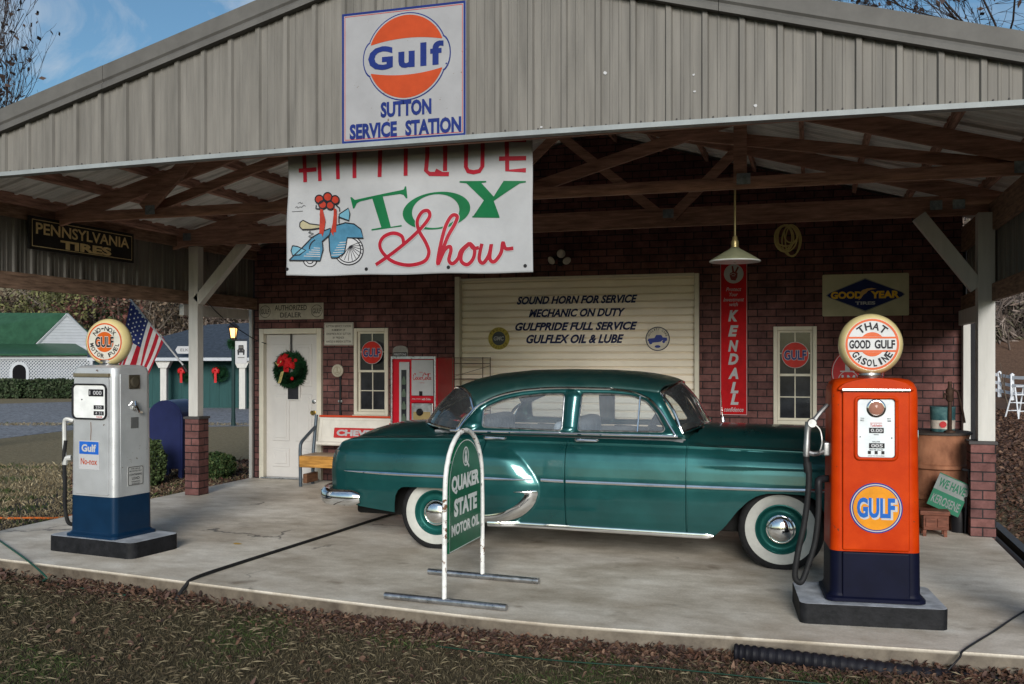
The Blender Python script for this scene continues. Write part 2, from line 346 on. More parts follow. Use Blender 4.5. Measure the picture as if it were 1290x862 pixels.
# ================================================================ ground, paving
GZ = -.13
def gz(x, y):
    h = GZ
    e = y - (44 if x > 2 else 58) - max(0, -x - 60) * .2
    if e > 0: h += min(26, e * (.55 if x > 2 else .33)) * (1 - math.exp(-e / 9))
    return h
def build_ground():
    rad = list(np.arange(0, 20, 1.0)) + list(np.arange(20, 130, 3.0)) + [150, 190, 260, 400, 700, 1200, 1500]
    na = 120; V = [(0, 6, GZ)]; F = []
    for r_ in rad[1:]:
        for k in range(na):
            a = 2 * math.pi * k / na; x = r_ * math.cos(a); y = 6 + r_ * math.sin(a); V.append((x, y, gz(x, y)))
    for k in range(na): F.append((0, 1 + k, 1 + (k + 1) % na))
    for i in range(len(rad) - 2):
        b0 = 1 + i * na; b1 = b0 + na
        for k in range(na): F.append((b0 + k, b1 + k, b1 + (k + 1) % na, b0 + (k + 1) % na))
    m = bpy.data.materials.new("dormant lawn"); m.use_nodes = True; n = m.node_tree.nodes; l = m.node_tree.links
    b = n['Principled BSDF']; b.inputs['Roughness'].default_value = .95; b.inputs['Specular IOR Level'].default_value = .15
    t = n.new("ShaderNodeTexCoord")
    def noise(sc_, det=6, ro=.6):
        z = n.new("ShaderNodeTexNoise"); z.inputs['Scale'].default_value = sc_; z.inputs['Detail'].default_value = det; z.inputs['Roughness'].default_value = ro; l.new(t.outputs['Object'], z.inputs[0]); return z
    def ramp(z, stops):
        r_ = n.new("ShaderNodeValToRGB"); e = r_.color_ramp.elements
        e[0].position, e[0].color = stops[0][0], (*stops[0][1], 1); e[1].position, e[1].color = stops[-1][0], (*stops[-1][1], 1)
        for p, c in stops[1:-1]: q = e.new(p); q.color = (*c, 1)
        l.new(z, r_.inputs[0]); return r_
    fine = ramp(noise(28, 8, .75).outputs[0], [(.3, (.05, .038, .024)), (.5, (.10, .08, .046)), (.7, (.17, .14, .085))])
    leafy = ramp(noise(9, 9, .8).outputs[0], [(.3, (.05, .03, .022)), (.5, (.10, .06, .042)), (.7, (.16, .105, .07))])
    grn = ramp(noise(.9, 5).outputs[0], [(.5, (0, 0, 0)), (.68, (1, 1, 1))])
    gcol = ramp(noise(30, 6, .7).outputs[0], [(.3, (.03, .04, .014)), (.7, (.075, .085, .03))])
    m1 = n.new("ShaderNodeMix"); m1.data_type = 'RGBA'; l.new(grn.outputs[0], m1.inputs[0]); l.new(fine.outputs[0], m1.inputs[6]); l.new(gcol.outputs[0], m1.inputs[7])
    sp = n.new("ShaderNodeSeparateXYZ"); l.new(t.outputs['Object'], sp.inputs[0])
    straw = ramp(noise(14, 9, .8).outputs[0], [(.3, (.10, .08, .05)), (.5, (.20, .165, .10)), (.7, (.30, .25, .16))])
    my = n.new("ShaderNodeMapRange"); my.inputs[1].default_value = 7.5; my.inputs[2].default_value = 11; l.new(sp.outputs[1], my.inputs[0])
    ms = n.new("ShaderNodeMix"); ms.data_type = 'RGBA'; l.new(my.outputs[0], ms.inputs[0]); l.new(m1.outputs[2], ms.inputs[6]); l.new(straw.outputs[0], ms.inputs[7]); m1 = ms
    nb = noise(.5, 4); ad = n.new("ShaderNodeMath"); ad.operation = 'MULTIPLY_ADD'; ad.inputs[1].default_value = 4; l.new(nb.outputs[0], ad.inputs[0]); l.new(sp.outputs[0], ad.inputs[2])
    mr = n.new("ShaderNodeMapRange"); mr.inputs[1].default_value = 3.2; mr.inputs[2].default_value = 5.5; l.new(ad.outputs[0], mr.inputs[0])
    m2 = n.new("ShaderNodeMix"); m2.data_type = 'RGBA'; l.new(mr.outputs[0], m2.inputs[0]); l.new(m1.outputs[2], m2.inputs[6]); l.new(leafy.outputs[0], m2.inputs[7])
    l.new(m2.outputs[2], b.inputs['Base Color'])
    bp = n.new("ShaderNodeBump"); bp.inputs['Strength'].default_value = .8; bp.inputs['Distance'].default_value = .05; l.new(noise(24, 8, .75).outputs[0], bp.inputs['Height']); l.new(bp.outputs[0], b.inputs['Normal'])
    o = mesh_from("ground", V, F, m); o.data.polygons.foreach_set("use_smooth", [True] * len(F)); tag(o, kind='structure')
build_ground()

def flat(name, pts, z, m, kind='structure'):
    o = mesh_from(name, [(x, y, z) for x, y in pts], [tuple(range(len(pts)))], m); return tag(o, kind=kind)
M_gravel = K("pale gravel", (.20, .21, .23), .95, 0, .55, 12, .8, 20, det=9)
M_mulch = K("dark mulch", (.05, .042, .04), .95, 0, .6, 14, .8, 25, det=9)
flat("gravel_road", [gnd(*p, GZ) for p in [(-420, 590), (-100, 566), (0, 553), (100, 541), (200, 539), (330, 537), (420, 536), (420, 514), (318, 515), (230, 513), (110, 506), (0, 509), (-200, 512), (-420, 518)]], GZ + .004, M_gravel)
flat("mulch_bed", [gnd(*p, GZ) for p in [(-60, 690), (-60, 655), (0, 640), (90, 618), (170, 598), (235, 590), (330, 582), (330, 606), (236, 628), (100, 662)]], GZ + .006, M_mulch)

# concrete pad ----------------------------------------------------
def concrete():
    m = bpy.data.materials.new("worn concrete"); m.use_nodes = True; n = m.node_tree.nodes; l = m.node_tree.links
    b = n['Principled BSDF']; t = n.new("ShaderNodeTexCoord")
    def noise(sc_, det, ro, st=None):
        z = n.new("ShaderNodeTexNoise"); z.inputs['Scale'].default_value = sc_; z.inputs['Detail'].default_value = det; z.inputs['Roughness'].default_value = ro
        if st:
            q = n.new("ShaderNodeMapping"); q.inputs['Scale'].default_value = st; q.inputs['Rotation'].default_value = (0, 0, .25); l.new(t.outputs['Object'], q.inputs[0]); l.new(q.outputs[0], z.inputs[0])
        else: l.new(t.outputs['Object'], z.inputs[0])
        return z
    def ramp(z, stops):
        r_ = n.new("ShaderNodeValToRGB"); e = r_.color_ramp.elements
        e[0].position, e[0].color = stops[0][0], (*stops[0][1], 1); e[1].position, e[1].color = stops[-1][0], (*stops[-1][1], 1)
        for p, c in stops[1:-1]: q = e.new(p); q.color = (*c, 1)
        l.new(z.outputs[0], r_.inputs[0]); return r_
    base = ramp(noise(.9, 10, .7, (1, 1.4, 1)), [(.3, (.43, .375, .30)), (.5, (.67, .615, .53)), (.68, (.84, .80, .72))])
    st = ramp(noise(.7, 7, .65), [(.34, (.66, .62, .57)), (.58, (1, 1, 1))])
    gr = ramp(noise(60, 6, .7), [(.25, (.78, .78, .78)), (.7, (1.1, 1.1, 1.1))])
    sw = ramp(noise(3, 8, .7, (.8, 1.5, 1)), [(.35, (.80, .78, .75)), (.6, (1.06, 1.06, 1.06))])
    prev = base.outputs[0]
    oil = ramp(noise(3.1, 4, .5), [(.63, (1, 1, 1)), (.74, (.6, .57, .54))])
    for q in (st, gr, sw, oil):
        x = n.new("ShaderNodeMix"); x.data_type = 'RGBA'; x.blend_type = 'MULTIPLY'; x.inputs[0].default_value = 1
        l.new(prev, x.inputs[6]); l.new(q.outputs[0], x.inputs[7]); prev = x.outputs[2]
    # rust stains (a red-brown patch in front of the silver pump, spots elsewhere)
    ru = ramp(noise(1.6, 6, .6), [(.64, (0, 0, 0)), (.78, (.55, .55, .55))])
    x = n.new("ShaderNodeMix"); x.data_type = 'RGBA'; l.new(ru.outputs[0], x.inputs[0]); l.new(prev, x.inputs[6]); x.inputs[7].default_value = (.21, .14, .09, 1); prev = x.outputs[2]
    # cracks
    vo = n.new("ShaderNodeTexVoronoi"); vo.feature = 'DISTANCE_TO_EDGE'; vo.inputs['Scale'].default_value = .42
    wz = noise(2.2, 6, .6); vm = n.new("ShaderNodeVectorMath"); vm.operation = 'MULTIPLY_ADD'; vm.inputs[1].default_value = (.5, .5, .5)
    l.new(wz.outputs[1], vm.inputs[0]); l.new(t.outputs['Object'], vm.inputs[2]); l.new(vm.outputs[0], vo.inputs['Vector'])
    ck = n.new("ShaderNodeMapRange"); ck.inputs[1].default_value = .002; ck.inputs[2].default_value = .008; ck.inputs[3].default_value = .8; ck.inputs[4].default_value = 0; l.new(vo.outputs['Distance'], ck.inputs[0])
    gate = ramp(noise(.8, 3, .5), [(.55, (0, 0, 0)), (.60, (1, 1, 1))])
    mm = n.new("ShaderNodeMath"); mm.operation = 'MULTIPLY'; l.new(ck.outputs[0], mm.inputs[0]); l.new(gate.outputs[0], mm.inputs[1])
    x = n.new("ShaderNodeMix"); x.data_type = 'RGBA'; l.new(mm.outputs[0], x.inputs[0]); l.new(prev, x.inputs[6]); x.inputs[7].default_value = (.05, .045, .04, 1)
    prev = x.outputs[2]
    # soil splashed on the edge of the slab
    sz = n.new("ShaderNodeSeparateXYZ"); l.new(t.outputs['Object'], sz.inputs[0])
    ez_ = n.new("ShaderNodeMapRange"); ez_.inputs[1].default_value = -.004; ez_.inputs[2].default_value = -.022; ez_.inputs[3].default_value = 0; ez_.inputs[4].default_value = 1; l.new(sz.outputs[2], ez_.inputs[0])
    so2 = ramp(noise(6, 8, .7), [(.3, (.06, .045, .032)), (.7, (.17, .14, .105))])
    x = n.new("ShaderNodeMix"); x.data_type = 'RGBA'; l.new(ez_.outputs[0], x.inputs[0]); l.new(prev, x.inputs[6]); l.new(so2.outputs[0], x.inputs[7])
    l.new(x.outputs[2], b.inputs['Base Color'])
    rr = n.new("ShaderNodeMapRange"); rr.inputs[3].default_value = .42; rr.inputs[4].default_value = .8; l.new(noise(2.5, 6, .6).outputs[0], rr.inputs[0]); l.new(rr.outputs[0], b.inputs['Roughness'])
    bp = n.new("ShaderNodeBump"); bp.inputs['Strength'].default_value = .3; bp.inputs['Distance'].default_value = .006; l.new(noise(45, 7, .7).outputs[0], bp.inputs['Height']); l.new(bp.outputs[0], b.inputs['Normal'])
    return m
M_conc = concrete()
edge = [(-7.50, 6.62), (-6.43, 6.506), (-5.377, 6.375), (-4.397, 6.24), (-3.286, 6.09), (-1.833, 5.93), (-.9, 5.94), (-.275, 5.975), (1.62, 6.08)]
edge = [tuple(p) for p in smooth_path([(x, y, 0) for x, y in edge], 4)]
pad = MB(); pts = [(x, y) for x, y, _ in edge] + [(1.62, 11.98), (-7.47, 11.98)]
a = [pad.bm.verts.new((x, y, 0)) for x, y in pts]; b_ = [pad.bm.verts.new((x, y, -.3)) for x, y in pts]
top = pad._f(a); pad._f(b_[::-1])
for k in range(len(pts)): pad._f((a[k], b_[k], b_[(k + 1) % len(pts)], a[(k + 1) % len(pts)]))
bmesh.ops.bevel(pad.bm, geom=list(top.edges), offset=.012, segments=2, profile=.5, affect='EDGES')
tag(pad.build("concrete_pad", M_conc, ang=50), kind='structure')

# ================================================================ service station building
ST = empty("service_station", (-2.9, 12, 0), 0, "brick service station with a grey metal gable, open timber canopy and cream garage door", "building")
ST.location = (0, 0, 0)
XL, XR = -7.43, 1.64; PK = (-2.6, 4.53)
def zr(x): return PK[1] - .267 * (PK[0] - x) if x < PK[0] else PK[1] - .276 * (x - PK[0])
# back wall with its openings
W = MB()
open_ = [(-7.34, -6.37, 0, 2.08), (-5.89, -5.39, .90, 2.07), (-4.41, -1.32, 0, 2.70), (-.42, .07, .88, 2.04)]
xs = [XL] + [v for o_ in open_ for v in o_[:2]] + [XR]
WT = 2.76
for i in range(len(xs) - 1):
    x0, x1 = xs[i], xs[i + 1]
    hole = [o_ for o_ in open_ if o_[0] == x0]
    if not hole: W.box(x0, x1, 12, 12.2, -.2, WT)
    else:
        o_ = hole[0]
        if o_[2] > 0: W.box(x0, x1, 12, 12.2, -.2, o_[2])
        W.box(x0, x1, 12, 12.2, o_[3], WT)
W.prism([(XL, WT), (XR, WT), (XR, zr(XR) - .05), (PK[0], PK[1] - .05), (XL, zr(XL) - .05)], 12, 12.2)
W.build("brick_wall", M_brick, ST, ang=20)
mk = MB(); mk.box(-7.6, 1.8, 13.4, 13.5, -.2, 3.1); mk.box(-7.6, -7.5, 12.2, 13.4, -.2, 3.1); mk.box(1.7, 1.8, 12.2, 13.4, -.2, 3.1); mk.box(-7.5, 1.7, 12.2, 13.4, 2.9, 3.0)
mk.build("room_behind", M_darkint, ST)
# corrugated sheets
def corr(x0, x1, step, amp, rib=.03):
    out = []; x = x0
    while x < x1 - 1e-6:
        out += [(x, 0), (x + .010, -amp), (x + .010 + rib, -amp), (x + .020 + rib, 0)]
        g = step - rib - .02
        for q in (.33, .66): out += [(x + .02 + rib + g * q - .012, 0), (x + .02 + rib + g * q - .006, -amp * .22), (x + .02 + rib + g * q + .006, -amp * .22), (x + .02 + rib + g * q + .012, 0)]
        x += step
    return [(min(p, x1), q) for p, q in out] + [(x1, 0)]
def fb(x): return 3.108 + .033 * max(0, 1 - ((x + 2.2) / 3.9) ** 2)
g = MB(); P = []
for x, a in corr(-7.75, 1.95, .2287, .022): P.append([Vector((x, 6.25 + a, fb(x) + .012)), Vector((x, 6.25 + a, zr(x) - .07))])
g.grid(P); g.build("gable_panel", M_siding, ST, ang=25)
bk = MB()
xs_ = np.linspace(-7.75, 1.95, 40); P = []
for x in xs_: P.append([Vector((x, 6.262, fb(x) + .012)), Vector((x, 6.262, zr(x) - .08))])
bk.grid(P); bk.build("gable_backing", M_wood, ST)
e_ = MB(); P = []
for x in xs_:
    f0 = fb(x); P.append([Vector((x, y, f0 + z)) for y, z in ((6.215, .03), (6.20, .028), (6.20, -.004), (6.28, -.004), (6.28, .008), (6.215, .008), (6.215, .03))])
e_.loft([[p for p in r_] for r_ in P], cap=True); e_.build("gable_edge_strip", M_edge, ST)
# screws along the bottom of the gable
s_ = MB(); x = -7.75
while x < 1.9:
    for dx in (.075, .16):
        s_.lathe([(.006, 0), (.006, .004), (.003, .006)], Matrix.Translation((x + dx, 6.248, fb(x) + .045 + random.uniform(-.004, .004))) @ Matrix.Rotation(R(90), 4, 'X'), 6)
    x += .2287
s_.build("screw_row", M_cap, ST)
chips = MB()
for px, py in [(752, 57), (756, 93), (762, 92), (751, 129), (874, 94), (875, 115), (951, 133), (838, 157), (909, 152), (682, 160), (716, 163), (792, 158)]:
    X, Z = at(px, py, 6.24); n_ = random.randint(5, 7); rr = random.uniform(.006, .014)
    chips.poly([(X + rr * random.uniform(.5, 1.2) * math.cos(R(360 * k / n_)), Z + rr * random.uniform(.4, 1.1) * math.sin(R(360 * k / n_))) for k in range(n_)], 6.2465 if False else 6.243)
chips.build("paint_chip", M_wpaint, ST)
# rake trims
def rake(a, b, name="rake_trim"):
    t = MB(); (x0, z0), (x1, z1) = a, b
    prof = [(6.19, .022), (6.19, -.085), (6.205, -.10), (6.185, -.125), (6.185, -.158), (6.25, -.158), (6.25, .022)]
    rings = [[Vector((x, y, z + q)) for y, q in prof] for x, z in ((x0, z0), (x1, z1))]
    t.loft(rings); t.build(name, M_trim, ST, ang=20)
xm = -5.15
rake((-7.95, zr(-7.95) + .02), (xm - .002, zr(xm) + .02)); rake((xm + .002, zr(xm) + .02), (PK[0], PK[1] + .02)); rake((PK[0], PK[1] + .02), (-.55, zr(-.55) + .02)); rake((-.546, zr(-.546) + .02), (2.15, zr(2.15) + .02))
# roof sheets (ribs run down the slope)
for x0, x1 in ((-8.0, PK[0]), (PK[0], 2.2)):
    r_ = MB(); P = []
    for y, a in corr(6.22, 12.6, .2287, -.022): P.append([Vector((x0, y, zr(x0) - a)), Vector((x1, y, zr(x1) - a))])
    r_.grid(P); r_.build("roof_sheet", M_roof, ST, ang=25)
# purlins
for k in range(-9, 9):
    x = PK[0] + (k + .5) * .56
    if not -7.9 < x < 2.1: continue
    z = zr(x) - .003; p = MB(); sl_ = .267 if x < PK[0] else -.276
    p.prism([(x - .02, z - .095 - .02 * sl_), (x + .02, z - .095 + .02 * sl_), (x + .02, z + .02 * sl_ - .003), (x - .02, z - .02 * sl_ - .003)], 6.27, 12.0)
    p.build("purlin", M_woodY, ST)
# trusses
def truss(Y, zb, hb, webs, plates, hc=.15):
    T = empty("roof_truss", (0, 0, 0)); T.parent = ST
    def pl(n, p0, p1, h, y0, y1):
        m = MB(); m.plank(p0, p1, h, y0, y1); m.build(n, M_wood, T)
    pl("bottom_chord", (-7.62, zb + hb / 2), (1.80, zb + hb / 2), hb, Y - .02, Y + .02)
    for a, b in (((-7.9, zr(-7.9)), (PK[0], PK[1])), ((PK[0], PK[1]), (2.1, zr(2.1)))):
        pl("top_chord", (a[0], a[1] - .10 - hc / 2), (b[0], b[1] - .10 - hc / 2), hc, Y - .021, Y + .021)
    for i, (p0, p1, h) in enumerate(webs): pl("web", p0, p1, h, Y - .066 - .002 * i, Y - .024 - .002 * i) if i % 2 else pl("web", p0, p1, h, Y + .024 + .002 * i, Y + .066 + .002 * i)
    for x, z in plates: m = MB(); m.box(x - .055, x + .055, Y - .078, Y - .074, z - .045, z + .045); m.build("connector_plate", M_plate, T)
truss(6.42, 3.16, .14, [], [])
truss(8.2, 3.05, .097, [((-2.35, 3.15), (-.60, 3.64), .10), ((-.548, 3.10), (-.548, 3.93), .105), ((-.95, 3.53), (1.55, 3.12), .095), ((-6.28, 3.13), (-5.62, 3.72), .14), ((-6.3, 3.14), (-4.2, 3.75), .09), ((-4.6, 3.10), (-4.6, 3.95), .1)], [(-.52, 3.12), (1.52, 3.10), (-6.2, 3.12)])
truss(10.2, 3.03, .195, [((-1.45, 3.12), (-2.68, 4.15), .095), ((-1.38, 3.12), (-.62, 3.88), .095), ((-3.7, 3.12), (-2.55, 4.15), .095), ((-3.8, 3.12), (-4.6, 3.88), .095)], [(-1.407, 3.16), (-3.75, 3.16), (1.15, 3.13), (1.35, 3.13), (-7.2, 3.13)])
# posts on brick bases, knee braces
def post(x0, x1, y0, y1, zt, bx0, bx1, by0, by1, zb):
    P_ = empty("canopy_post", (0, 0, 0)); P_.parent = ST
    m = MB(); m.box(x0, x1, y0, y1, zb + .03, zt, .006); m.build("timber_post", M_white, P_)
    m = MB(); m.box(bx0, bx1, by0, by1, -.02, zb); m.build("brick_base", M_brick, P_)
    m = MB(); m.box(bx0 - .015, bx1 + .015, by0 - .015, by1 + .015, zb + .001, zb + .03, .004); m.build("base_cap", M_cap, P_)
post(-7.26, -7.13, 10.24, 10.36, 3.028, -7.28, -7.085, 10.2, 10.4, .925)
post(1.497, 1.645, 10.0, 10.16, 3.028, 1.43, 1.645, 9.97, 10.22, .86)
post(-7.42, -7.26, 6.5, 6.66, 3.1, -7.47, -7.2, 6.72 - .3, 6.72, .9)
post(1.47, 1.63, 6.36, 6.52, 3.1, 1.40, 1.61, 6.3, 6.56, .9)
def brace(a, b, h, y0, y1):
    m = MB(); m.plank(a, b, h, y0, y1); m.build("knee_brace", M_white, ST)
brace((-7.15, 2.36), (-6.49, 3.06), .115, 10.24, 10.35)
brace((1.50, 2.33), (.99, 3.02), .13, 10.02, 10.13)
# side walls: header beam, metal panel, lower beam (left, right)
def side(X, zb0, zb1, zt, sgn, y0=6.3, y1=12.0):
    m = MB(); m.box(min(X, X + .045 * sgn), max(X, X + .045 * sgn), y0, y1, zb0, zb1, .004); m.build("lower_beam", M_beam, ST)
    m = MB(); m.box(min(X, X + .04 * sgn), max(X, X + .04 * sgn), y0, y1, zt, zt + .27, .004); m.build("header_beam", M_beam, ST)
    m = MB(); P = []
    for y, a in corr(y0, y1, .2287, .02): P.append([Vector((X - .02 * sgn + a * -sgn, y, zb0 + .05)), Vector((X - .02 * sgn + a * -sgn, y, zt + .2))])
    m.grid(P); m.build("side_panel", M_siding, ST, ang=25)
side(-7.42, 2.34, 2.50, 3.03, 1, 6.3, 11.98); side(1.66, 2.20, 2.36, 2.86, -1, 6.3, 11.98)
# white end posts and beams beside the back wall
m = MB(); m.box(-7.485, -7.44, 11.94, 11.985, -.13, 2.42, .004); m.build("corner_post", M_white, ST)
m = MB(); m.box(1.625, 1.70, 11.85, 11.98, 0.001, 2.2, .004); m.build("corner_post", M_white, ST)
m = MB(); m.box(-7.49, -7.425, 10.38, 11.84, 2.20, 2.335, .004); m.build("side_rail", M_white, ST)
m = MB(); m.box(1.575, 1.635, 10.17, 11.84, 2.03, 2.19, .004); m.build("side_rail", M_white, ST)

# doors and windows -------------------------------------------------
D = empty("entry_door", (0, 0, 0)); D.parent = ST
m = MB()
for x0, x1, z0, z1 in ((-7.335, -7.265, .0, 2.075), (-6.445, -6.375, 0, 2.075), (-7.264, -6.446, 2.0, 2.075)): m.box(x0, x1, 11.955, 12.12, z0 + .001, z1, .006)
m.build("door_frame", M_cream, D)
m = MB(); m.box(-7.262, -6.448, 12.03, 12.075, .02, 1.998, .004)
def panel(x0, x1, z0, z1, y): 
    m.box(x0, x1, y - .012, y + .004, z0, z1, .010); m.box(x0 + .04, x1 - .04, y - .02, y - .002, z0 + .04, z1 - .04, .012)
for x0, x1 in ((-7.16, -6.90), (-6.81, -6.55)): panel(x0, x1, 1.28, 1.86, 12.03); panel(x0, x1, .52, 1.17, 12.03); panel(x0, x1, .16, .42, 12.03)
m.build("door_leaf", M_door, D)
m = MB(); m.box(-6.93, -6.72, 12.0, 12.03, 1.08, 1.32, .006); m.build("light_frame", M_door, D)
m = MB(); m.box(-6.905, -6.745, 11.994, 12.0, 1.10, 1.30); m.build("door_glass", M_pane, D)
m = MB(); Mx = Matrix.Translation((-6.52, 12.03, .92)) @ Matrix.Rotation(R(90), 4, 'X')
m.lathe([(.03, 0), (.03, .008), (.012, .012), (.012, .035), (.028, .045), (.03, .06), (.018, .072)], Mx, 16); m.build("door_handle", K("brass", (.6, .42, .12), .25, 1), D)
m = MB(); m.lathe([(.03, 0), (.03, .01), (.02, .018)], Matrix.Translation((-6.52, 12.03, 1.07)) @ Matrix.Rotation(R(90), 4, 'X'), 16); m.build("deadbolt", M_steel, D)
m = MB(); m.box(-7.3, -6.41, 11.93, 12.03, 0.001, .02, .004); m.build("threshold", M_steel, D)

def window(x0, x1, z0, z1):
    Wn = empty("window", (0, 0, 0)); Wn.parent = ST; t = .045
    m = MB()
    for a in ((x0, x0 + t, z0, z1), (x1 - t, x1, z0, z1), (x0 + t, x1 - t, z1 - t, z1), (x0 + t, x1 - t, z0, z0 + t)): m.box(a[0], a[1], 11.965, 12.06, a[2], a[3], .005)
    m.box(x0 - .012, x1 + .012, 11.94, 12.0, z0 - .03, z0 - .001, .005)
    m.build("window_frame", M_cream, Wn)
    zm = (z0 + z1) / 2
    for za, zb_, y in ((zm - .01, z1 - t, 12.02), (z0 + t, zm + .02, 12.035)):
        m = MB(); xa, xb = x0 + t, x1 - t; s = .028
        for a in ((xa, xa + s, za, zb_), (xb - s, xb, za, zb_), (xa + s, xb - s, zb_ - s, zb_), (xa + s, xb - s, za, za + s)): m.box(a[0], a[1], y - .015, y + .012, a[2], a[3], .003)
        xc = (xa + xb) / 2; zc = (za + zb_) / 2
        m.box(xc - .006, xc + .006, y - .008, y + .002, za + s, zb_ - s); m.box(xa + s, xc - .006, y - .008, y + .002, zc - .006, zc + .006); m.box(xc + .006, xb - s, y - .008, y + .002, zc - .006, zc + .006)
        so_ = m.build("sash", M_cream, Wn)
        m = MB(); m.box(xa + s - .002, xb - s + .002, y + .004, y + .009, za + s - .002, zb_ - s + .002); m.build("pane", M_pane, Wn)
window(-5.89, -5.39, .905, 2.07); window(-.42, .07, .885, 2.04)

GD = empty("garage_door", (0, 0, 0)); GD.parent = ST
m = MB()
for a in ((-4.435, -4.37, 0.001, 2.725), (-1.345, -1.29, 0.001, 2.695), (-4.37, -1.345, 2.675, 2.70)): m.box(a[0], a[1], 11.95, 12.1, a[2], a[3], .006)
m.build("door_frame", M_cream, GD)
m = MB(); P = []; z = .0
prof = []
while z < 2.66:
    prof += [(12.082, z), (12.060, z + .006), (12.053, z + .016), (12.053, z + .060), (12.058, z + .074), (12.066, z + .082)]; z += .0915
P = [[Vector((x, y, min(q, 2.70))) for y, q in prof] for x in (-4.38, -1.34)]
m.grid(P); m.build("door_slats", M_gdoor, GD, ang=20)
m = MB()
for txt, x0, x1, y0, y1 in (("SOUND HORN FOR SERVICE", 651, 803, 371, 384), ("MECHANIC ON DUTY", 666, 788, 388, 400), ("GULFPRIDE FULL SERVICE", 649, 803, 405, 417), ("GULFLEX OIL & LUBE", 663, 786, 421, 433)):
    (xa, za), (xb, zb_) = at(x0, y1, 12.05), at(x1, y0, 12.05); m.text(txt, (xa + xb) / 2, (za + zb_) / 2, xb - xa, zb_ - za, 12.050, .04, .32)
m.build("door_lettering", K("dark blue lettering", (.012, .02, .075), .5), GD)
def badge(cx, cz):
    return 12.049
cx, cz = at(628.5, 426.5, 12.05)
m = MB(); m.disc(cx, cz, .145, 12.049); m.build("round_emblem", K("mustard paint", (.42, .34, .07), .5, 0, .2, 25), GD)
m = MB(); m.disc(cx, cz, .09, 12.047); m.build("emblem_centre", K("slate paint", (.07, .08, .09), .5), GD)
m = MB(); m.text("GMC", cx, cz, .14, .055, 12.045, .03, .2); m.build("emblem_lettering", M_wpaint, GD)
m = MB(); m.arc_text("TRUCKS", cx, cz, .118, 150, 30, .035, .028, 12.046, .02); m.arc_text("COACHES", cx, cz, .118, 215, 325, .03, .022, 12.046, .02, True); m.build("emblem_ring_lettering", K("olive lettering", (.16, .13, .03), .5), GD)
cx, cz = at(828.5, 427, 12.05)
m = MB(); m.disc(cx, cz, .15, 12.049); m.build("round_emblem", K("dark blue grey paint", (.035, .04, .075), .5), GD)
m = MB(); m.disc(cx, cz, .138, 12.047); m.build("emblem_centre", K("ivory paint", (.62, .57, .48), .5), GD)
m = MB()
def em(pts): m.poly([(cx + (x - 962) * .00281, cz - (z - 345) * .00281) for x, z in pts], 12.045)
em([(918, 352), (922, 344), (948, 341), (956, 328), (978, 328), (985, 339), (1003, 340), (1004, 352), (996, 356), (985, 350), (975, 358), (940, 362), (932, 356), (924, 358)])
m.disc(cx - .085, cz - .045, .022, 12.0445, 16); m.disc(cx + .075, cz - .035, .018, 12.0445, 16); m.disc(cx, cz - .095, .036, 12.045, 24, .017)
m.build("emblem_truck", K("emblem blue", (.04, .06, .28), .5), GD)
m = MB(); m.arc_text("QUALITY CARE", cx, cz, .118, 160, 20, .026, .02, 12.0455, .01); m.build("emblem_ring_lettering", M_blk, GD)
m = MB(); m.box(-4.33, -4.25, 11.9, 12.05, .9, 1.02, .01); m.build("door_pull", M_black, GD)
# ================================================================ signs
def board(name, X0, X1, Z0, Z1, Y, m, label, cat="sign", th=.012, bev=.003, rad=.0, group=None):
    """flat sign board facing the road; returns root, centre and the y of its face (local)"""
    cx, cz = (X0 + X1) / 2, (Z0 + Z1) / 2; w_, h_ = X1 - X0, Z1 - Z0
    b = MB()
    if rad: b.prism(rrect(w_, h_, rad), -th, 0)
    else: b.box(-w_ / 2, w_ / 2, -th, 0, -h_ / 2, h_ / 2, bev)
    o = b.build(name, m); tag(o, label, cat, group); place(o, (cx, Y, cz)); return o, cx, cz, -th
def frame2d(m, w_, h_, t, y, rad=0.0):
    a = rrect(w_, h_, max(rad, .002)); b = rrect(w_ - 2 * t, h_ - 2 * t, max(rad - t, .001))
    P = [[Vector((p[0], y, p[1])), Vector((q[0], y, q[1]))] for p, q in zip(a + a[:1], b + b[:1])]; m.grid(P); return m

# --- big square station sign
(xa, za), (xb, zb_) = (-3.146, 3.166), (-2.222, 4.078)
S1, cx, cz, y = board("station_sign", xa, xb, za, zb_, 6.226, K("station sign white", (.27, .27, .28), .45, 0, .07, 5, wear=(.12, .08, .05), wamt=.70), "large white square station sign with an orange disc emblem, mounted on the gable panel", th=.02)
w_, h_ = xb - xa, zb_ - za
m = MB(); frame2d(m, w_ - .004, h_ - .004, .015, y - .002); m.build("blue_border", M_navy, S1)
m = MB(); frame2d(m, w_ - .046, h_ - .046, .0035, y - .002); m.build("red_border_line", M_redp, S1)
def sp(px, py): X, Z = at(px, py, 6.2); return X - cx, Z - cz
ex, ez = sp(511.5, 71); er = .291
def emb_out(r_, bw, bh, grow):
    """disc with a band bulging out at both sides"""
    out = []
    a0 = math.asin(min(.99, (bh / 2 + grow) / (r_)))
    for k in range(25): a = a0 + (math.pi - 2 * a0) * k / 24; out.append((r_ * math.cos(a), r_ * math.sin(a)))
    bx = bw / 2 + grow; b2 = bh / 2 + grow
    for k in range(1, 12): a = math.pi / 2 + math.pi * k / 12; out.append((-bx + .07 + (.07) * math.cos(a), b2 * math.sin(a)))
    for k in range(25): a = math.pi + a0 + (math.pi - 2 * a0) * k / 24; out.append((r_ * math.cos(a), r_ * math.sin(a)))
    for k in range(1, 12): a = -math.pi / 2 + math.pi * k / 12; out.append((bx - .07 + .07 * math.cos(a), b2 * math.sin(a)))
    return [(ex + p, ez + q) for p, q in out]
m = MB(); m.poly(emb_out(er + .012, .63, .23, .012), y - .002); m.build("emblem_outline", M_navy, S1)
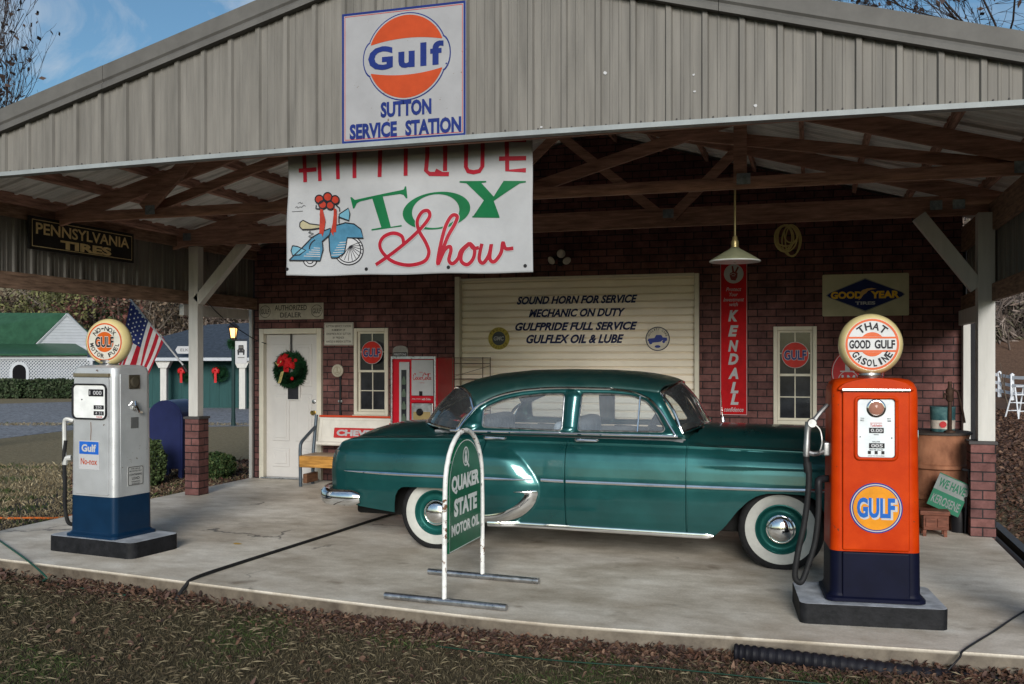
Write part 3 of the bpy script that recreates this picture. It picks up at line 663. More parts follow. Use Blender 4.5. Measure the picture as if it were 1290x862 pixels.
m = MB(); m.poly(emb_out(er + .004, .63, .23, .004), y - .0035); m.build("emblem_white", MATS["station sign white"], S1)
m = MB()
for s in (1, -1):
    pts = []
    for k in range(33):
        xx = -.262 + .524 * k / 32; pts.append((ex + xx, ez + s * (.098 + .028 * (1 - (xx / .262) ** 2))))
    a0 = math.asin(.105 / er)
    for k in range(33): a = a0 + (math.pi - 2 * a0) * k / 32; pts.append((ex + (er - .006) * math.cos(a), ez + s * (er - .006) * math.sin(a)))
    m.poly(pts, y - .005)
m.build("orange_disc", M_orange, S1)
m = MB(); m.text("Gulf", ex - .005, ez + .003, .56, .165, y - .006, .04, space=1.22); m.text(".", ex + .295, ez - .075, .012, .012, y - .006)
m.build("emblem_lettering", M_navy, S1)
m = MB()
for t, x0, x1, y0, y1 in (("SUTTON", 479, 543, 125, 148), ("SERVICE", 440, 499.5, 153, 178), ("STATION", 510, 580.5, 148, 172)):
    a = sp(x0, y1); b = sp(x1, y0); mid = sp((x0 + x1) / 2, (y0 + y1) / 2); m.text(t, mid[0], mid[1] + (.002 if t == 'SUTTON' else .006), b[0] - a[0], .108, y - .0035, .045)
m.build("sign_lettering", M_navy, S1)

# --- toy show banner hung behind the gable
BY = 6.53
B0 = empty("show_banner", (0, BY, 0), 0, "white vinyl toy show banner with red and green lettering hanging below the gable", "banner")
bx0, bx1, bz0, bz1 = -3.76, -1.845, 2.285, 3.42
def bwave(x, z): return .008 * math.sin(x * 5.1 + z * 2.3) + .003 * math.sin(x * 11 - z * 7) + .0025 * math.sin(z * 13 + x * 3) + .022 * mnoise.noise((x * 2.2, z * 2.2, 0))
m = MB(); P = []
for i in range(121):
    x = bx0 + (bx1 - bx0) * i / 120
    P.append([Vector((x, bwave(x, bz0 + (bz1 - bz0) * j / 80), bz0 + (bz1 - bz0) * j / 80 - .006 * math.sin((x - bx0) / (bx1 - bx0) * math.pi * 3) ** 2 * (1 - j / 80) - .012 * (x - bx0) * (1 - j / 80))) for j in range(81)])
m.grid(P); bn = m.build("banner_sheet", M_bannerm, B0, ang=180)
sol = bn.modifiers.new("s", 'SOLIDIFY'); sol.thickness = .003; sol.offset = 1
def bm2(x, z): return (x, bwave(x, z) - .0035, z)
def drape(mb):
    bmesh.ops.triangulate(mb.bm, faces=mb.bm.faces[:])
    for _ in range(6):
        es = [e for e in mb.bm.edges if e.calc_length() > .035]
        if not es: break
        bmesh.ops.subdivide_edges(mb.bm, edges=es, cuts=1); bmesh.ops.triangulate(mb.bm, faces=[f for f in mb.bm.faces if len(f.verts) > 3])
    for v in mb.bm.verts: v.co.y += bwave(v.co.x, v.co.z) - .003
    return mb
def b1(x, y): return at(355 + x / 3.969, 175 + y / 3.969, BY)       # survey coordinates of the lettering
def b2c(x, y): return at(355 + x / 6.896, 220 + y / 6.896, BY)
def strokes(lines, wd, yy, k=6, conv=b1, smooth=True):
    mb = MB()
    for ln in lines:
        p = [(*conv(x, y_), 0) for x, y_ in ln]
        if smooth and len(p) > 2: p = smooth_path(p, k)
        mb.ribbon([(q[0], q[1]) for q in p], wd, yy)
    return drape(mb)
U = -150
antique = [[(112, 215), (112, -60), (118, -100), (150, -125), (182, -100), (188, -60), (188, 210)], [(82, 158), (172, 152)],
 [(284, 203), (284, -70), (290, -110), (327, -135), (362, -110), (368, -70), (368, 198)], [(492, 192), (492, -120)], [(430, -128), (560, -136)], [(622, 186), (622, -140)],
 [(815, 176), (740, 176), (722, 160), (728, 90), (732, -70), (745, -110), (775, -128), (805, -110), (815, -70), (815, 160)], [(768, 158), (800, 176), (835, 176)],
 [(920, -140), (920, 140), (932, 162), (960, 168), (990, 162), (1005, 140), (1008, -140)], [(1222, 158), (1130, 160), (1130, -130)], [(1090, 102), (1224, 98)], [(1130, 10), (1226, 8)]]
M_bred = K("banner red", (.27, .008, .02), .5)
strokes(antique, .031, -.004, smooth=False).build("red_lettering", M_bred, B0)
m = MB()
def bp(pts): m.poly([b1(*p) for p in pts], -.004)
bp([(455, 298), (508, 287), (548, 441), (602, 432), (603, 439), (450, 459), (449, 452), (500, 444)])
bp([(343, 293), (350, 292), (366, 306), (455, 288), (508, 277), (600, 258), (614, 254), (618, 240), (625, 239), (631, 297), (624, 299), (612, 282), (595, 277), (505, 290), (455, 300), (392, 314), (376, 322), (362, 347), (355, 349)])
bp([(890, 212), (1025, 212), (1025, 219), (1000, 222), (1062, 290), (1160, 222), (1112, 219), (1112, 212), (1222, 212), (1222, 219), (1192, 224), (1062, 312), (1052, 386), (1090, 389), (1090, 396), (952, 393), (952, 386), (996, 383), (1012, 308), (925, 223), (890, 219)])
P = []
for k in range(61):
    a = 2 * math.pi * k / 60; ro = R(-8)
    def el(rx, ry, ox, oy): u, v = rx * math.cos(a), ry * math.sin(a); return b1(775 + ox + u * math.cos(ro) - v * math.sin(ro), 360 + oy + u * math.sin(ro) + v * math.cos(ro))
    o_ = el(169, 93, 0, 0); i_ = el(118, 84, -4, 2); P.append([Vector((o_[0], -.004, o_[1])), Vector((i_[0], -.004, i_[1]))])
m.grid(P); drape(m).build("green_lettering", K("banner green", (.004, .105, .036), .5), B0)
show = [[(470, 630), (560, 570), (640, 508), (705, 445), (742, 392), (735, 362), (705, 368), (682, 412), (692, 462), (727, 522), (742, 572), (717, 615), (640, 633), (560, 615), (508, 572), (492, 530), (512, 492), (560, 473), (604, 488), (615, 525)],
 [(788, 628), (830, 500), (868, 425), (878, 388), (852, 386), (822, 440), (798, 540), (785, 628), (818, 560), (843, 540), (850, 560), (840, 608), (858, 625), (885, 600), (900, 560), (940, 522)],
 [(945, 522), (908, 560), (900, 610), (930, 630), (960, 600), (966, 552), (942, 524), (960, 548), (988, 545)], [(1002, 525), (990, 600), (1010, 622), (1038, 582), (1050, 528), (1043, 598), (1065, 615), (1098, 572), (1108, 520), (1122, 550), (1160, 548)]]
strokes(show, .035, -.0065, 7).build("white_lettering_edge", M_wpaint, B0)
strokes(show, .027, -.0075, 7).build("red_script_lettering", M_bred, B0)
# the cartoon motor scooter
M_sblue = K("banner blue", (.05, .155, .24), .5, 0, .25, 10)
def bpoly(name, polys, mt, yy):
    global m
    m = MB()
    for q in polys: m.poly([b2c(*p) for p in q], yy)
    return drape(m).build(name, mt, B0)
def arcp(cx, cy, r, a0, a1, n=20, ry=None): return [(cx + r * math.cos(R(a0 + (a1 - a0) * k / n)), cy - (ry or r) * math.sin(R(a0 + (a1 - a0) * k / n))) for k in range(n + 1)]
wheel = [arcp(575, 650, 133, 0, 360, 40)[:-1]]
bpoly("scooter_tyre", [arcp(575, 655, 133, 0, 360, 40)[:-1], arcp(245, 745, 58, 180, 360, 20)], M_blk, -.004)
bpoly("scooter_wheel", [arcp(575, 655, 124, 0, 360, 40)[:-1], arcp(245, 748, 48, 180, 360, 20)], M_wpaint, -.005)
bpoly("scooter_tyre", [arcp(575, 655, 112, 0, 360, 40)[:-1], arcp(245, 748, 30, 180, 360, 16)], M_blk, -.006)
bpoly("scooter_wheel", [arcp(575, 655, 103, 0, 360, 40)[:-1], arcp(245, 748, 22, 180, 360, 16)], M_wpaint, -.007)
sp_ = [[(585, 620), (585 + 118 * math.cos(R(a)), 640 + 110 * math.sin(R(a)))] for a in range(-30, 150, 18)]
strokes(sp_, .005, -.008, conv=b2c, smooth=False).build("scooter_spokes", M_blk, B0)
front = [(405, 545), (420, 490), (470, 440), (550, 418), (630, 430), (690, 475), (710, 552), (565, 548), (540, 680), (480, 722), (425, 722), (410, 660)]
rear = [(80, 748), (110, 715), (185, 640), (270, 545), (360, 490), (420, 465), (415, 520), (350, 580), (355, 650), (330, 748)]
bpoly("scooter_body", [front, rear], M_sblue, -.010)
bpoly("scooter_lamp", [[(495, 345), (580, 292), (592, 340), (582, 400), (500, 370)], [(108, 622), (150, 628), (215, 660), (165, 700), (108, 705), (96, 665)]], K("banner light blue", (.11, .26, .34), .5), -.0125)
bpoly("scooter_seat", [[(170, 420), (195, 400), (250, 430), (335, 440), (335, 465), (260, 478), (190, 480), (168, 455)]], K("banner tan", (.29, .26, .165), .5), -.011)
lo = [ln + ln[:1] for ln in (front, rear)] + [[(495, 345), (580, 292), (592, 340), (582, 400), (500, 370), (495, 345)], [(108, 622), (150, 628), (215, 660), (165, 700), (108, 705), (96, 665), (108, 622)], [(170, 420), (195, 400), (250, 430), (335, 440), (335, 465), (260, 478), (190, 480), (168, 455), (170, 420)], [(493, 420), (493, 360)], [(255, 490), (240, 505), (280, 512), (240, 540), (280, 550)], [(300, 265), (295, 295), (340, 300)], [(470, 265), (500, 290), (500, 320)], arcp(340, 650, 95, 120, 180, 10)]
strokes(lo, .0085, -.0135, conv=b2c, smooth=False).build("scooter_outline", M_blk, B0)
strokes([[(200 + 20 * k, 710 - 18 * k), (330, 712 - 18 * k)] for k in range(5)] + [[(425 + 14 * k, 700 - 22 * k), (520 + 9 * k, 695 - 22 * k)] for k in range(6)], .005, -.0125, conv=b2c, smooth=False).build("scooter_vents", M_wpaint, B0)
M_bow = K("banner bow red", (.30, .03, .016), .4, 0, .25, 12)
bow = [arcp(400, 195, 38, 0, 360, 14)[:-1], arcp(325, 215, 36, 0, 360, 14)[:-1], arcp(465, 220, 36, 0, 360, 14)[:-1], arcp(355, 262, 34, 0, 360, 14)[:-1], arcp(420, 268, 34, 0, 360, 14)[:-1]]
bpoly("scooter_bow", bow + [[(335, 290), (355, 300), (380, 400), (365, 500), (352, 540), (345, 515), (328, 515), (345, 440), (330, 350)], [(450, 290), (475, 300), (475, 380), (462, 470), (468, 500), (445, 500), (445, 535), (422, 495), (440, 420), (448, 350)]], M_bow, -.0145)
strokes([q + q[:1] for q in bow], .010, -.016, conv=b2c, smooth=False).build("scooter_outline", M_blk, B0)
strokes([[(140, 250), (160, 240), (165, 252), (180, 245)], [(120, 290), (135, 278), (140, 292), (160, 280), (170, 285), (190, 268), (205, 275)], [(95, 325), (185, 318)]], .003, -.005, conv=b2c).build("signature", M_blk, B0)
m = MB()
for px, py in ((363.5, 339.5), (461, 339), (565.5, 337), (661.5, 335)):
    X, Z = at(px, py, BY); m.lathe([(.006, 0), (.013, 0), (.013, .004), (.006, .004)], Matrix.Translation((X, bwave(X, Z) - .003, Z)) @ Matrix.Rotation(R(90), 4, 'X'), 14)
m.build("grommet", M_black, B0)

# --- tyre sign on the left side wall (faces right)
PS = MB(); PS.box(-.775, .775, -.025, 0, -.165, .165, .004); PS = PS.build("tyre_sign", K("black enamel", (.016, .015, .015), .5, 0, .4, 9, rvar=.1, spec=.2))
tag(PS, "black tin tyre sign with worn gold lettering on the left side wall", "sign"); place(PS, (-7.355, 8.55, 2.905), R(90))
m = MB(); frame2d(m, 1.48, .27, .007, -.027); m.build("gold_border", M_gold, PS)
m = MB(); m.text("PENNSYLVANIA", 0.0, .05, 1.38, .115, -.0275, .02); m.text("TIRES", .02, -.078, .76, .09, -.0275, .05); m.build("gold_lettering", M_gold, PS)

# --- authorised dealer, plaque
S, cx, cz, y = board("dealer_sign", -7.352, -6.355, 2.202, 2.424, 11.995, K("aged ivory paint", (.50, .47, .40), .5, 0, .15, 12), "long ivory dealer sign above the white entry door")
m = MB(); m.text("AUTHORIZED", 0, .05, .50, .075, y - .002, .022); m.text("DEALER", 0, -.05, .33, .07, y - .002, .022); m.text("GULF", -.40, 0, .13, .07, y - .003, .02); m.text("GULF", .40, 0, .13, .07, y - .003, .02)
for s in (-.4, .4): m.ring(s, 0, .078, .086, y - .002)
m.build("sign_lettering", K("grey lettering", (.09, .085, .08), .6), S)
S, cx, cz, y = board("plaque", -6.345, -5.905, 1.842, 2.150, 11.995, K("ivory plaque paint", (.55, .53, .47), .5, 0, .08, 12), "small ivory plaque of five text lines between door and left window")
m = MB()
for i, (t, w_) in enumerate((("SUTTON SERVICE STATION", .37), ("IN MEMORY OF", .20), ("DWAYNE & RICKY SUTTON", .36), ("BY FRIENDS", .17), ("HAROLD & BRENDA SUTTON", .37))): m.text(t, 0, .105 - .052 * i, w_, .03, y - .002, .012)
frame2d(m, .425, .29, .004, y - .002); m.build("plaque_lettering", K("plaque lettering", (.07, .065, .06), .6), S)

# --- round window signs
def round_gulf(cx, cz, label):
    b = MB(); b.lathe([(.155, 0), (.155, .008), (.15, .012)], Matrix.Rotation(R(90), 4, 'X'), 40)
    o = b.build("window_sign", M_wpaint); tag(o, label, "sign", "round signs hung in the windows"); place(o, (cx, 11.962, cz))
    q = MB(); q.disc(0, 0, .148, -.014); q.build("sign_face", K("sign vermilion", (.46, .026, .018), .5, 0, .12, 8), o)
    q = MB(); q.text("GULF", 0, 0, .265, .125, -.0155, .06); q.build("lettering_edge", M_wpaint, o)
    q = MB(); q.text("GULF", 0, 0, .25, .115, -.0168, .025); q.build("lettering", M_navy, o)
    return o
round_gulf(-5.616, 1.742, "round red sign in the window beside the soft drink machine")
round_gulf(-.172, 1.702, "round red sign in the window between the tall red sign and orange pump")

# --- tall red oil sign
(xa, za), (xb, zb_) = (-1.04, .982), (-.722, 2.835)
S, cx, cz, y = board("oil_sign", xa, xb, za, zb_, 11.985, K("red enamel", (.44, .008, .012), .5, 0, .25, 4, .12, 7, rvar=.08, spec=.06), "tall narrow red motor oil sign hung on brick right of the garage door", bev=.004)
def kp(px, py): X, Z = at(px, py, 11.97); return X - cx, Z - cz
m = MB()
for ch, yy in zip("KENDALL", (398, 417, 436, 452.5, 470.5, 488.5, 503)):
    p_ = kp(925, yy); m.text(ch, 0.0 + (-.005 if ch != 'L' else .01), p_[1], .12 if ch != 'L' else .095, .135, y - .002, .05, .22)
for t, py, w_ in (("Protect", 364.5, .18), ("Your", 371, .10), ("Investment", 377.5, .24), ("with", 383.5, .10)): m.text(t, 0, kp(925, py)[1], w_, .045, y - .002, .01, .3)
m.text("confidence", 0, kp(924, 516)[1], .23, .055, y - .002, .015, .3)
frame2d(m, xb - xa - .006, zb_ - za - .006, .006, y - .0015)
m.build("sign_lettering", M_wpaint, S)
hz = kp(926, 345)[1]
m = MB(); m.disc(0, hz, .115, y - .002); m.build("white_disc", M_wpaint, S)
m = MB(); m.poly([(x * .0105, hz + z * .0105) for x, z in [(-3, -7), (2, -8), (4, -4), (4.5, 1), (3.2, 1.5), (6, 7.5), (4.2, 8.2), (1.4, 2.4), (.6, 2.4), (-.6, 9), (-2.4, 8.8), (-1.6, 2), (-4, .8), (-4.6, -2)]], y - .0035); m.build("hand_emblem", K("hand emblem brown", (.16, .02, .02), .5), S)
m = MB(); m.ribbon([(x * .0105, hz + z * .0105) for x, z in [(-3.6, -1), (-1, .6), (2, -.5), (1, -2.5), (-2, -2.2)]], .006, y - .0045); m.build("hand_line", M_wpaint, S)

# --- tyre dealer diamond sign
S, cx, cz, y = board("diamond_sign", .133, 1.075, 2.155, 2.64, 11.995, K("cream enamel", (.44, .41, .27), .5, 0, .1, 5, spec=.2), "cream rectangular tyre sign with a blue diamond on the right brick wall", rad=.015)
def dia(a, b, r): return [(q[0], q[1]) for q in smooth_path([(-a, 0, 0), (-a + .05, .03, 0), (-.03, b - .012, 0), (0, b, 0), (.03, b - .012, 0), (a - .05, .03, 0), (a, 0, 0), (a - .05, -.03, 0), (.03, -b + .012, 0), (0, -b, 0), (-.03, -b + .012, 0), (-a + .05, -.03, 0)], 3, True)]
def dia(a, b, r): return [(-a, 0), (-a + .03, .025), (0, b), (a - .03, .025), (a, 0), (a - .03, -.025), (0, -b), (-a + .03, -.025)]
m = MB(); m.poly(dia(.432, .196, 0), y - .0015); m.poly(dia(.418, .182, 0), y - .003); m.bm.faces.ensure_lookup_table(); m.bm.faces[1].material_index = 1
m.build("diamond", [K("grey line paint", (.20, .2, .17), .5), K("deep blue enamel", (.008, .016, .09), .6, spec=.15)], S)
m = MB(); m.text("GOOD", -.205, .0, .345, .085, y - .005, .05); m.text("YEAR", .215, .0, .31, .085, y - .005, .05)
m.build("sign_lettering", M_yel, S)
m = MB(); m.poly([(-.075, -.062), (-.05, -.02), (-.055, .03), (-.03, .055), (.02, .072), (.07, .078), (.125, .066), (.07, .06), (.03, .045), (.01, .02), (-.02, .0), (-.045, -.04)], y - .0065); m.build("winged_foot", K("tan gold", (.55, .33, .1), .45), S)
m = MB(); m.text("TIRES", 0, -.095, .22, .038, y - .005, .04); m.build("sign_sub_lettering", M_wpaint, S)

# --- round red sign partly behind the orange pump
b = MB(); b.lathe([(.29, 0), (.29, .01), (.285, .014)], Matrix.Rotation(R(90), 4, 'X'), 48); o = b.build("round_sign", M_redp); tag(o, "round red enamel sign on brick, half hidden by the orange pump globe", "sign"); place(o, (.52, 11.99, 1.50))
q = MB(); q.ring(0, 0, .272, .28, -.016); q.text("LM", -.10, -.09, .15, .12, -.016, .04); q.text("I", -.11, .06, .05, .11, -.016, .05); q.box(-.19, -.03, -.0165, -.016, .005, .02); q.text("E", .06, -.10, .06, .09, -.016, .03); q.text("Y", .15, -.10, .07, .09, -.016, .03); q.ring(-.10, -.09, .105, .112, -.016); q.build("sign_lettering", M_wpaint, o)

# --- small arched sign above the drink machine
(xa, za), (xb, zb_) = at(492, 449, 11.9), at(511, 437, 11.9)
b = MB(); wd = xb - xa
b.prism([(-wd / 2, -.07)] + [(wd / 2 * math.cos(R(a)) * -1, .03 + .06 * math.sin(R(a))) for a in range(0, 181, 15)] + [(wd / 2, -.07)], -.015, 0)
o = b.build("arched_sign", K("tarnished grey paint", (.22, .215, .20), .5, 0, .2, 14)); tag(o, "small grey arched tin sign on brick above the soft drink machine", "sign"); place(o, ((xa + xb) / 2, 11.99, (za + zb_) / 2 - .01))
q = MB(); q.box(-wd / 2 + .01, wd / 2 - .01, -.018, -.016, -.055, .0); q.build("dark_band", M_black, o)
q = MB(); q.text("FIRESTONE", 0, -.028, wd - .04, .03, -.0195, .03); q.build("sign_lettering", M_wpaint, o)

# ================================================================ things on the wall
# wreath on the door
def needles(mb, cx, cz, R0, r0, n, ln, yb=0., jit=.5):
    for _ in range(n):
        a = random.uniform(0, 2 * math.pi); b = random.uniform(0, 2 * math.pi); rr = r0 * math.sqrt(random.random())
        c = Vector((cx + (R0 + rr * math.cos(b)) * math.cos(a), yb - abs(rr * math.sin(b)), cz + (R0 + rr * math.cos(b)) * math.sin(a)))
        d = Vector((math.cos(a) * math.cos(b), -abs(math.sin(b)), math.sin(a) * math.cos(b))) + Vector((-math.sin(a), 0, math.cos(a))) * .7 + Vector((random.uniform(-jit, jit), random.uniform(-jit, jit), random.uniform(-jit, jit)))
        d.normalize(); q = d.orthogonal().normalized() * ln * .14; e = c + d * ln * random.uniform(.6, 1.2)
        mb._f([mb.bm.verts.new(c - q), mb.bm.verts.new(c + q), mb.bm.verts.new(e)])
M_fir = K("fir needles", (.012, .05, .02), .7, 0, .5, 30)
M_ribr = K("red ribbon", (.45, .012, .015), .4, 0, .2, 10)
def loop_bow(mb, cx, cz, s, y):
    for a in (20, 75, 130, 165, -20, 200):
        d = Vector((math.cos(R(a)), 0, math.sin(R(a)))); pts = [Vector((cx, y, cz)) + d * s * t + Vector((0, -.5 * s * math.sin(t * math.pi), 0)) for t in (0, .35, .7, .95, 1.0)] + [Vector((cx, y - .1 * s, cz)) + d * s * t for t in (.85, .5, .1)]
        q = Vector((-d.z, 0, d.x)) * s * .28; mb.grid([[p - q * (.5 + .5 * min(1, i / 2)), p + q * (.5 + .5 * min(1, i / 2))] for i, p in enumerate(pts)])
wr = empty("wreath", (-6.853, 11.99, 1.508), 0, "green fir wreath with red ribbon bow hanging on the white entry door", "wreath")
b = MB(); needles(b, 0, 0, .155, .072, 4200, .07); b.build("fir_ring", M_fir, wr)
b = MB(); b.tube([Vector((.165 * math.cos(R(a)), -.01, .165 * math.sin(R(a)))) for a in range(0, 360, 20)], .05, 8, True); b.build("ring_core", K("wreath core", (.012, .03, .014), .9), wr)
b = MB(); loop_bow(b, -.05, .10, .12, -.085); loop_bow(b, .03, .06, .085, -.10); b.grid([[Vector((-.06 + t * -.0, -.10, .07 - t)), Vector((.02, -.10, .07 - t))] for t in (0, .05, .1)]); b.build("ribbon_bow", M_ribr, wr)
b = MB(); b.grid([[Vector((-.10 - .3 * t, -.10, -.03 - t)), Vector((-.05 - .3 * t, -.105, -.02 - t))] for t in (0, .05, .11, .16)]); b.tube([(-.17, -.12, .10), (-.13, -.13, .06), (-.09, -.13, .10), (-.07, -.12, .16)], .008, 6); b.build("gold_ribbon", K("gold ribbon", (.55, .45, .18), .35, .3), wr)
b = MB()
for x, z in ((.07, -.12), (.12, .13), (-.02, .02)): b.lathe([(.001, -.028), (.02, -.02), (.028, 0), (.02, .02), (.001, .028)], Matrix.Translation((x, -.09, z)), 12)
b.build("bauble", M_ribr, wr)
b = MB(); b.box(-.012, .012, -.004, 0.0, .2, .495); b.box(-.012, .012, -.004, .05, .495, .5); b.build("hanger", M_cap, wr)
# round dial on a pipe
g = empty("wall_gauge", (-6.128, 12.0, 1.498), 0, "round cream dial on a thin pipe against brick beside the door", "gauge")
b = MB(); b.lathe([(.075, .001), (.085, .015), (.085, .045), (.07, .05)], Matrix.Rotation(R(90), 4, 'X'), 28); b.build("dial_case", K("aged cream enamel", (.42, .38, .3), .45, 0, .15, 14), g)
b = MB(); b.ring(0, 0, .05, .054, -.0515); b.box(-.004, .004, -.053, -.051, -.01, .045); b.text("100", 0, -.025, .05, .02, -.052, .01); b.build("dial_marks", K("dial brown", (.2, .16, .1), .5), g)
b = MB(); b.tube([(.03, -.02, -.08), (.03, -.02, -1.49)], .014, 8); b.build("pipe", M_black, g)
b = MB(); b.box(.0, .06, -.03, 0, -.43, -.40, .003); b.build("pipe_clip", M_steel, g)
# flood lights
fl = empty("flood_light", (-3.013, 11.99, 2.94), 0, "twin headed security flood light high on dark brick above garage door", "lamp")
b = MB(); b.lathe([(.055, 0), (.055, .03), (.04, .05)], Matrix.Rotation(R(90), 4, 'X'), 20); b.box(-.03, .03, -.07, -.04, -.05, .02, .006); b.build("lamp_base", M_black, fl)
b = MB(); b.lathe([(.03, 0), (.034, .04), (.02, .055)], Matrix.Translation((0, -.06, -.06)) @ Matrix.Rotation(R(180), 4, 'X'), 14); b.build("motion_sensor", M_black, fl)
M_bulb = K("frosted bulb", (.55, .52, .46), .3)
for dx, rz, rx in ((-.12, R(-30), R(50)), (.11, R(40), R(60)), (.04, R(10), R(20))):
    h = MB(); Mx = Matrix.Translation((dx * .45, -.06, .0 if dx != .04 else .05)) @ Matrix.Rotation(rz, 4, 'Z') @ Matrix.Rotation(R(90) + rx * .6, 4, 'X')
    h.lathe([(.018, 0), (.025, .03), (.05, .08), (.058, .10)], Mx, 18, cap1=False); ho = h.build("lamp_head", M_black, fl)
    h = MB(); h.lathe([(.054, .098), (.045, .11), (.02, .118)], Mx, 18); h.build("bulb_face", M_bulb, ho)
# pendant lamp
pd = empty("pendant_lamp", (-.60, 8.29, 2.47), 0, "pale green enamel pendant lamp on a long rod below the timber truss", "lamp")
b = MB(); b.lathe([(.205, 0.0), (.20, .008), (.165, .03), (.09, .075), (.045, .10), (.03, .115)], seg=40, cap0=False, cap1=False); so_ = b.build("lamp_shade", K("old green enamel", (.27, .28, .175), .4, 0, .15, 10), pd)
so_.modifiers.new("s", 'SOLIDIFY').thickness = .003
b = MB(); b.lathe([(.206, -.008), (.21, -.003), (.206, .003), (.198, 0)], seg=40); b.build("shade_rim", K("white enamel rim", (.6, .62, .6), .3), pd)
b = MB(); b.lathe([(.03, .10), (.032, .16), (.022, .175), (.02, .2), (.01, .21)], seg=16); b.build("lamp_socket", K("brass socket", (.42, .34, .16), .35, .6), pd)
b = MB(); b.cyl((0, 0, .2), (0, 0, .72), .009, 8); b.build("lamp_rod", K("brass rod", (.46, .38, .2), .35, .7), pd)
b = MB(); b.lathe([(.001, -.02), (.025, .0), (.035, .04), (.02, .1)], seg=16); b.build("bulb", M_bulb, pd)
# coil of yellow cord on the truss
b = MB(); base = Vector((-.21, 10.15, 2.93))
for k in range(7):
    rx, rz = random.uniform(.06, .12), random.uniform(.08, .16); oy = -.012 * k; ox = random.uniform(-.05, .06)
    b.tube([base + Vector((ox + rx * math.cos(a), oy + .006 * math.sin(2 * a), .06 - rz + rz * math.sin(a))) for a in np.linspace(0, 2 * math.pi, 22, endpoint=False)], .007, 6, True)
tag(b.build("cord_coil", K("straw yellow cord", (.42, .33, .14), .6)), "coil of yellow cord hanging from the timber truss above the wall", "cord")
# ================================================================ drink machine, rack, bench
vm = empty("drink_machine", (-4.735, 11.30, 0), 0, "red and white upright soft drink machine against the brick wall", "vending machine")
M_vred = K("machine red", (.46, .008, .02), .35, 0, .08, 6, coat=.08)
b = MB(); b.box(-.305, .305, 0.02, .64, .05, 1.675, .025, seg=3); b.build("cabinet", M_vred, vm)
b = MB()
for a in ((-.315, -.295, .06, 1.69), (.268, .288, .06, 1.69)): b.box(a[0], a[1], -.005, .03, a[2], a[3], .004)
b.box(-.295, .268, -.005, .03, 1.655, 1.69, .004); b.build("metal_trim", M_steel, vm)
b = MB(); b.box(-.03, .262, -.012, .025, 1.20, 1.645, .006); b.build("white_panel", M_wpaint, vm)
b = MB(); b.box(-.20, -.06, -.012, .025, .15, 1.62, .012); b.build("bottle_door", M_wpaint, vm)
b = MB(); b.box(-.165, -.095, -.015, -.01, .86, 1.52); b.box(-.165, -.095, -.015, -.01, .2, .81); b.build("door_glass", M_pane, vm)
b = MB()
for k in range(8): b.lathe([(.02, 0), (.028, .01), (.028, .05), (.012, .09), (.014, .1)], Matrix.Translation((-.13, -.0185, .25 + .155 * k)) @ Matrix.Scale(.05, 4, (0, 1, 0)), 12)
b.build("bottle_neck", K("bottle green", (.09, .12, .09), .2), vm)
b = MB(); b.box(-.028, .258, -.017, -.011, 1.115, 1.195, .004); b.build("red_band", M_vred, vm)
b = MB(); b.text("things go better", .04, 1.158, .12, .02, -.0185, .01); b.text("with Coke", .17, 1.158, .12, .028, -.0185, .03); b.build("band_lettering", M_wpaint, vm)
b = MB(); b.box(-.028, .258, -.02, .02, .875, 1.105, .008); b.build("coin_plate", M_steel, vm)
b = MB(); b.box(.0, .23, -.023, -.0195, .90, 1.0, .002); b.build("selector_panel", K("selector gold", (.35, .26, .12), .4, .3), vm)
b = MB(); b.lathe([(.045, 0), (.045, .02), (.03, .03), (.03, .045)], Matrix.Translation((.09, -.02, .995)) @ Matrix.Rotation(R(90), 4, 'X'), 24); b.lathe([(.02, 0), (.02, .05)], Matrix.Translation((.09, -.02, .995)) @ Matrix.Rotation(R(90), 4, 'X'), 12); b.build("selector_knob", M_black, vm)
b = MB(); b.box(-.02, .05, -.03, 0.02, .72, .86, .012); b.build("bottle_opener", M_steel, vm)
b = MB(); b.box(-.005, .035, -.034, -.029, .60, .72, .004); b.box(.16, .205, -.02, .02, .62, .67, .004); b.build("coin_return", M_steel, vm)
b = MB(); b.box(.075, .12, -.016, -.011, 1.20, 1.255, .002); b.build("lock_plate", M_black, vm)
# script lettering on the white panel, traced stroke by stroke
def cs(lines, x0, z0, s, wd, y):
    mb = MB()
    for ln in lines:
        p = smooth_path([(x0 + x * s, z0 + z * s, 0) for x, z in ln], 5); n_ = len(p)
        mb.ribbon([(q[0], q[1]) for q in p], [wd * (.45 + .75 * abs(math.sin(i * .55))) for i in range(n_)], y)
    return mb
coke = [[(2.2, 5.2), (2.6, 6.4), (1.6, 6.6), (.4, 4.6), (0, 2), (.6, .5), (1.8, .8), (2.8, 2.2)], [(3.6, 3.2), (2.9, 2.6), (2.9, 1), (3.7, .7), (4.3, 1.8), (3.6, 3.2)], [(5.8, 3), (4.9, 2.6), (4.8, 1.1), (5.6, .8), (6.6, 2)], [(7.6, 3.2), (6.8, 2.2), (7, .9), (7.9, 1.4), (8.4, 3.2), (8.3, 1.2), (8.9, .8)], [(8.9, 2.6), (9.8, 2.8)],
        [(12.2, 5.2), (12.8, 6.8), (11.6, 7), (10.4, 4.6), (10, 2), (10.6, .5), (11.8, .8), (12.8, 2.2)], [(12.2, 6.2), (14, 5.6), (16, 6.6), (18.2, 6.4)], [(13.8, 3.2), (13, 2.4), (13, 1), (13.8, .7), (14.4, 1.8), (13.8, 3.2)], [(15, 1.4), (16, 4), (16.2, 6.2), (15.5, 5), (15.3, 1.6), (15.9, .8), (16.6, 1.6)], [(17.8, 3.2), (17, 2.2), (17.2, .9), (18.1, 1.4), (18.6, 3.2), (18.4, 1.2), (19.2, .9)]]
